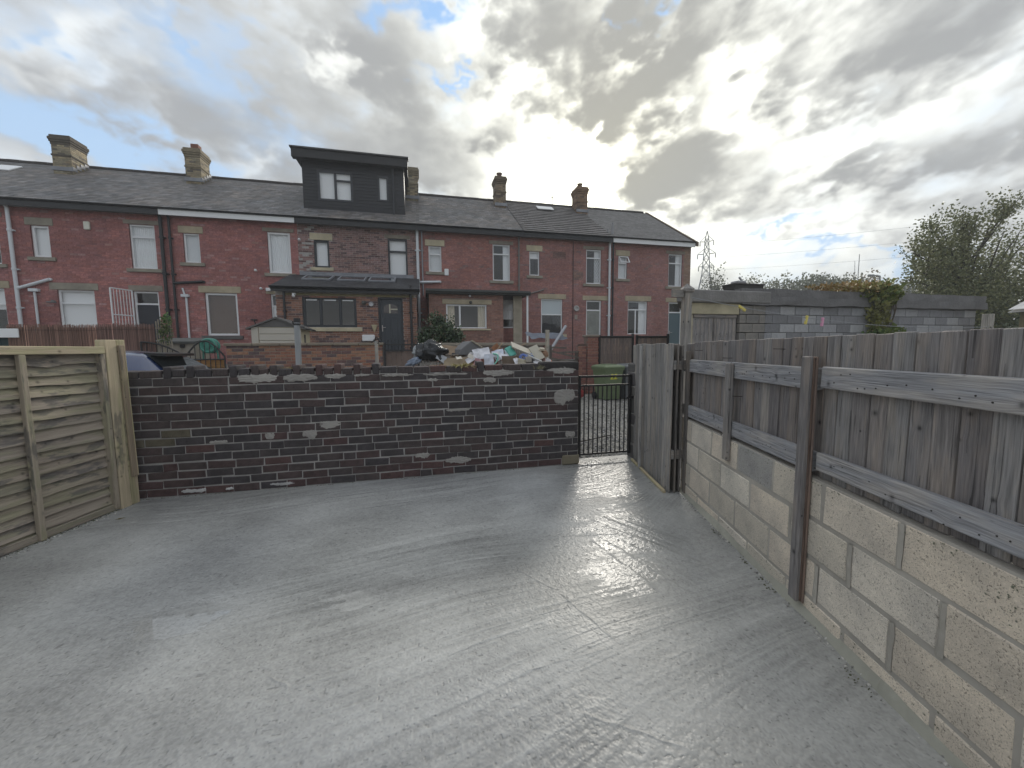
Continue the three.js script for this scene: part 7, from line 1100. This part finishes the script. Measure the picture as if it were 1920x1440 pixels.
{
  const t = thing('hawthorn_tree', 'large dark spreading tree with loose twigs above the outbuilding', 'tree', [20.5, -0.1, -10.6]);
  const tips = [], limbs = [], c = V(20.6, 2.2, -10.6);
  for (let i = 0; i < 120; i++) { const a = rr(0, 6.283), e = rr(-0.25, 1.1), l = rr(2.4, 4.4), d = V(Math.cos(a) * Math.cos(e), Math.sin(e), 0.4 * Math.sin(a) * Math.cos(e)); const end = c.clone().add(d.multiplyScalar(l)); end.y = Math.max(end.y, 0.8); limbs.push([[c.x + rr(-0.2, 0.2), c.y + rr(-0.6, 0.5), c.z + rr(-0.2, 0.2)], end.toArray(), rr(0.03, 0.075)]); tips.push(end); }
  for (const [x, y, z] of [[16.3, 3.9, -9.9], [16.0, 3.5, -9.8], [16.6, 4.9, -9.9], [17.0, 5.4, -9.9], [17.6, 5.3, -9.9], [16.2, 4.4, -9.8], [16.4, 3.0, -9.8], [18.6, 5.5, -9.8], [20.6, 6.3, -9.7], [21.2, 6.8, -9.7], [17.4, 4.7, -9.9], [18.2, 4.9, -9.9], [16.9, 2.6, -9.8], [17.3, 3.3, -9.8], [16.7, 4.1, -9.8], [17.9, 4.2, -9.8], [18.4, 5.9, -9.8], [19.0, 5.9, -9.7], [17.0, 3.7, -9.9], [17.7, 2.9, -9.7], [18.3, 3.7, -9.7]]) { limbs.push([[19.4, lerp(2.6, y, 0.35), -10.2], [x, y, z], 0.05]); tips.push(V(x, y, z)); for (let k = 0; k < 4; k++) { const q = V(19.4, lerp(2.6, y, 0.35), -10.2).lerp(V(x, y, z), rr(0.5, 0.95)); const e2 = q.clone().add(V(rr(-0.5, 0.3), rr(-0.15, 0.55), rr(-0.4, 0.4))); limbs.push([q.toArray(), e2.toArray(), 0.018]); tips.push(e2); } }
  limbTree(t, [20.6, -0.1, -10.6], [20.6, 2.4, -10.6], 0.26, limbs, bark);
  const L = [], c0 = [0.11, 0.135, 0.06], c1 = [0.27, 0.27, 0.12];
  const leaf = (x, y, z, s) => { const k = rnd(); L.push([x, y, z, s, lerp(c0[0], c1[0], k), lerp(c0[1], c1[1], k), lerp(c0[2], c1[2], k)]); };
  for (const [a, b] of limbs) for (let i = 0; i < 90; i++) { const q = Math.pow(rnd(), 0.6), p = V(...a).lerp(V(...b), q), sp = 0.16 + 0.26 * rnd() * q; leaf(p.x + rr(-1, 1) * sp, p.y + rr(-1, 1) * sp + 0.12 * q, p.z + rr(-1, 1) * sp, rr(0.05, 0.11)); }
  for (const e of [...ball(7600, 21.2, 3.0, -10.0, 3.2, 2.6, 1.3, 0.095, c0, c1, 0.5, 0.4, 1.4), ...ball(3600, 18.8, 2.8, -9.8, 1.9, 1.5, 0.9, 0.095, c0, c1, 0.5, 0.4, 1.4), ...ball(2500, 20.4, 1.6, -9.6, 2.6, 1.2, 1.2, 0.12, [0.06, 0.09, 0.045], [0.13, 0.15, 0.07], 0.5)]) L.push(e);
  foliage(t, 'crown', L);
}
function farTree(label, name, x, z, h, r, c0, c1, n = 700, size = 0.5, bare = 0) {
  const t = thing(name, label, 'tree', [x, -0.1, z], 'trees beyond the outbuildings'), limbs = []; for (let i = 0; i < 16; i++) { const a = i * 2.4, e = rr(0.2, 1.2); limbs.push([[x, h * 0.6, z], [x + Math.cos(a) * r * Math.cos(e) * 0.95, h - 3.2 + 2.9 * Math.sin(e), z + Math.sin(a) * r * Math.cos(e) * 0.95], 0.09]); }
  limbTree(t, [x, -0.1, z], [x, h * 0.65, z], 0.22, limbs, bark); foliage(t, 'crown', ball(n, x, h - 2.9, z, r, 3.0, r, size, c0, c1, 0.55, 0.45, 1.8)); void bare;
}
farTree('broad green tree rising behind the middle of the outbuilding roof', 'broad_tree', 60.5, -48.8, 12.9, 5.2, [0.05, 0.07, 0.02], [0.13, 0.14, 0.045], 4200, 0.36);
farTree('thin-leaved pale tree beside the roof tank', 'slender_tree', 49.5, -50.2, 12.4, 2.6, [0.09, 0.11, 0.04], [0.2, 0.2, 0.08], 900, 0.30);
farTree('low bushy tree between the roof tank and the broad green tree', 'bushy_tree', 54.4, -50, 12.0, 3.0, [0.07, 0.09, 0.025], [0.17, 0.16, 0.05], 1700, 0.34);
farTree('small feathery tree between the pylon and the roof tank', 'slender_tree', 42.6, -49.5, 12.8, 1.8, [0.06, 0.08, 0.03], [0.14, 0.14, 0.06], 700, 0.30);
farTree('russet-topped tree beside the broad green tree', 'russet_tree', 65.5, -46, 12.0, 3.8, [0.10, 0.09, 0.03], [0.24, 0.15, 0.05], 2600, 0.36);
farTree('dark hedge-like tree between the street lamp and the large spreading tree', 'bushy_tree', 75, -45, 11.6, 4.8, [0.04, 0.055, 0.025], [0.10, 0.105, 0.05], 3200, 0.38);
farTree('dark tree low beside the large spreading tree', 'bushy_tree', 83, -42, 10.6, 4.6, [0.04, 0.055, 0.025], [0.10, 0.105, 0.05], 3000, 0.38);
{ // rising ground that carries the far trees
  const g = new THREE.PlaneGeometry(260, 70, 40, 10); g.rotateX(-Math.PI / 2); const p = g.attributes.position; for (let i = 0; i < p.count; i++) { const z = p.getZ(i); p.setY(i, 6.0 * smooth(35, -20, z) + 0.9 * perlin.noise(p.getX(i) * 0.03, z * 0.05, 1)); } g.computeVertexNormals(); ground('hill', 'low rising ground behind the outbuildings', uvm(g).translate(150, -0.3, -70), mat([0.07, 0.09, 0.035], { map: gravelMap, roughness: 1 }));
}
// ================================================================= street lamp, mast, pylon and its wires
{ const s = thing('street_lamp', 'slim grey street lamp beyond the creeper', 'street lamp', [52.6, -0.1, -34.8]); part(s, 'column', rod([52.6, -0.1, -34.8], [52.6, 9.5, -34.8], 0.14, 0.09, 8), mat([0.22, 0.23, 0.24])); part(s, 'head', merge([bar([52.6, 9.5, -34.8], [51.9, 9.62, -35.1], 0.09, 0.09), cbx(51.3, 52.1, 9.50, 9.68, -35.25, -34.95, 0.03)]), mat([0.24, 0.25, 0.26])); }
{ const s = thing('radio_mast', 'thin radio mast rising behind the creeper', 'mast', [62, -0.1, -44]); part(s, 'pole', rod([62.3, -0.1, -44], [62.3, 14.6, -44], 0.07, 0.05, 6), mat([0.3, 0.3, 0.31])); part(s, 'aerial', rod([61.7, 11, -44], [61.5, 13.6, -44], 0.03), mat([0.3, 0.3, 0.31])); }
{
  const X = 87.5, Z = -105.6, s = thing('power_pylon', 'lattice steel power pylon beyond the end terraced house', 'pylon', [X, -0.1, Z]), steel = mat([0.13, 0.14, 0.16], { metalness: 0.3, roughness: 0.6 });
  const hw = y => y < 25 ? lerp(5.2, 0.95, y / 25) : lerp(0.95, 0.5, (y - 25) / 10), q = 0.16, a = 0.69, ca = Math.cos(a), sa = Math.sin(a), R = (x, y, z) => [X + x * ca - z * sa, y, Z + x * sa + z * ca];
  const leg = (sx, sz) => [bar(R(sx * hw(0), 0, sz * hw(0)), R(sx * hw(24), 24, sz * hw(24)), q * 1.3, q * 1.3), bar(R(sx * hw(24), 24, sz * hw(24)), R(sx * hw(35), 35, sz * hw(35)), q, q)];
  for (const sx of [-1, 1]) for (const sz of [-1, 1]) part(s, 'leg', merge(leg(sx, sz)), steel);
  const ys = [0, 6, 11, 15.5, 19, 22, 24, 26.5, 29, 31.5, 33.5, 35], B = [];
  for (let i = 0; i < ys.length - 1; i++) for (const k of [-1, 1]) { const h0 = hw(ys[i]), h1 = hw(ys[i + 1]), w = 0.09; B.push(bar(R(-h0, ys[i], k * h0), R(h1, ys[i + 1], k * h1), w, w), bar(R(h0, ys[i], k * h0), R(-h1, ys[i + 1], k * h1), w, w), bar(R(k * h0, ys[i], -h0), R(k * h1, ys[i + 1], h1), w, w), bar(R(k * h0, ys[i], h0), R(k * h1, ys[i + 1], -h1), w, w), bar(R(-h1, ys[i + 1], k * h1), R(h1, ys[i + 1], k * h1), w, w)); }
  part(s, 'bracing', merge(B), steel); part(s, 'peak', merge([-1, 1].flatMap(k => [bar(R(k * 0.5, 35, 0.5), R(0, 37.4, 0), q, q), bar(R(k * 0.5, 35, -0.5), R(0, 37.4, 0), q, q)])), steel);
  const ends = []; for (const [y, w] of [[34.2, 1.9], [30.4, 2.5], [26.6, 2.1]]) for (const k of [-1, 1]) { part(s, 'cross_arm', merge([bar(R(k * hw(y), y, 0.6), R(k * w, y + 0.1, 0), 0.11, 0.11), bar(R(k * hw(y), y, -0.6), R(k * w, y + 0.1, 0), 0.11, 0.11), bar(R(k * hw(y + 1.6), y + 1.6, 0), R(k * w, y + 0.1, 0), 0.11, 0.11)]), steel); const e = R(k * w, y - 1.3, 0); part(s, 'insulator', rod(R(k * w, y, 0), e, 0.13, 0.13, 6), mat([0.09, 0.08, 0.08])); ends.push(e); }
  ends.forEach((e, i) => { if (i % 2 === 0) return; const f = [e[0] + 118, e[1] + 6, e[2] + 82], P = []; for (let k = 0; k <= 16; k++) { const t = k / 16; P.push([lerp(e[0], f[0], t), lerp(e[1], f[1], t) - 5 * 4 * t * (1 - t) * 0.5, lerp(e[2], f[2], t)]); } solid('power_line', ['thin overhead wire from the top arm of the pylon', 'thin overhead wire from the middle arm of the pylon', 'thin overhead wire from the lowest arm of the pylon'][(i - 1) / 2], 'wire', tube(P, 0.022, 4, 40), steel, 'overhead wires from the pylon'); });
}

// damp haze, added to imitate veiling glare over the far houses
scene.fog = new THREE.FogExp2(0xe8ecef, 0.0028);
renderer.render(scene, camera);
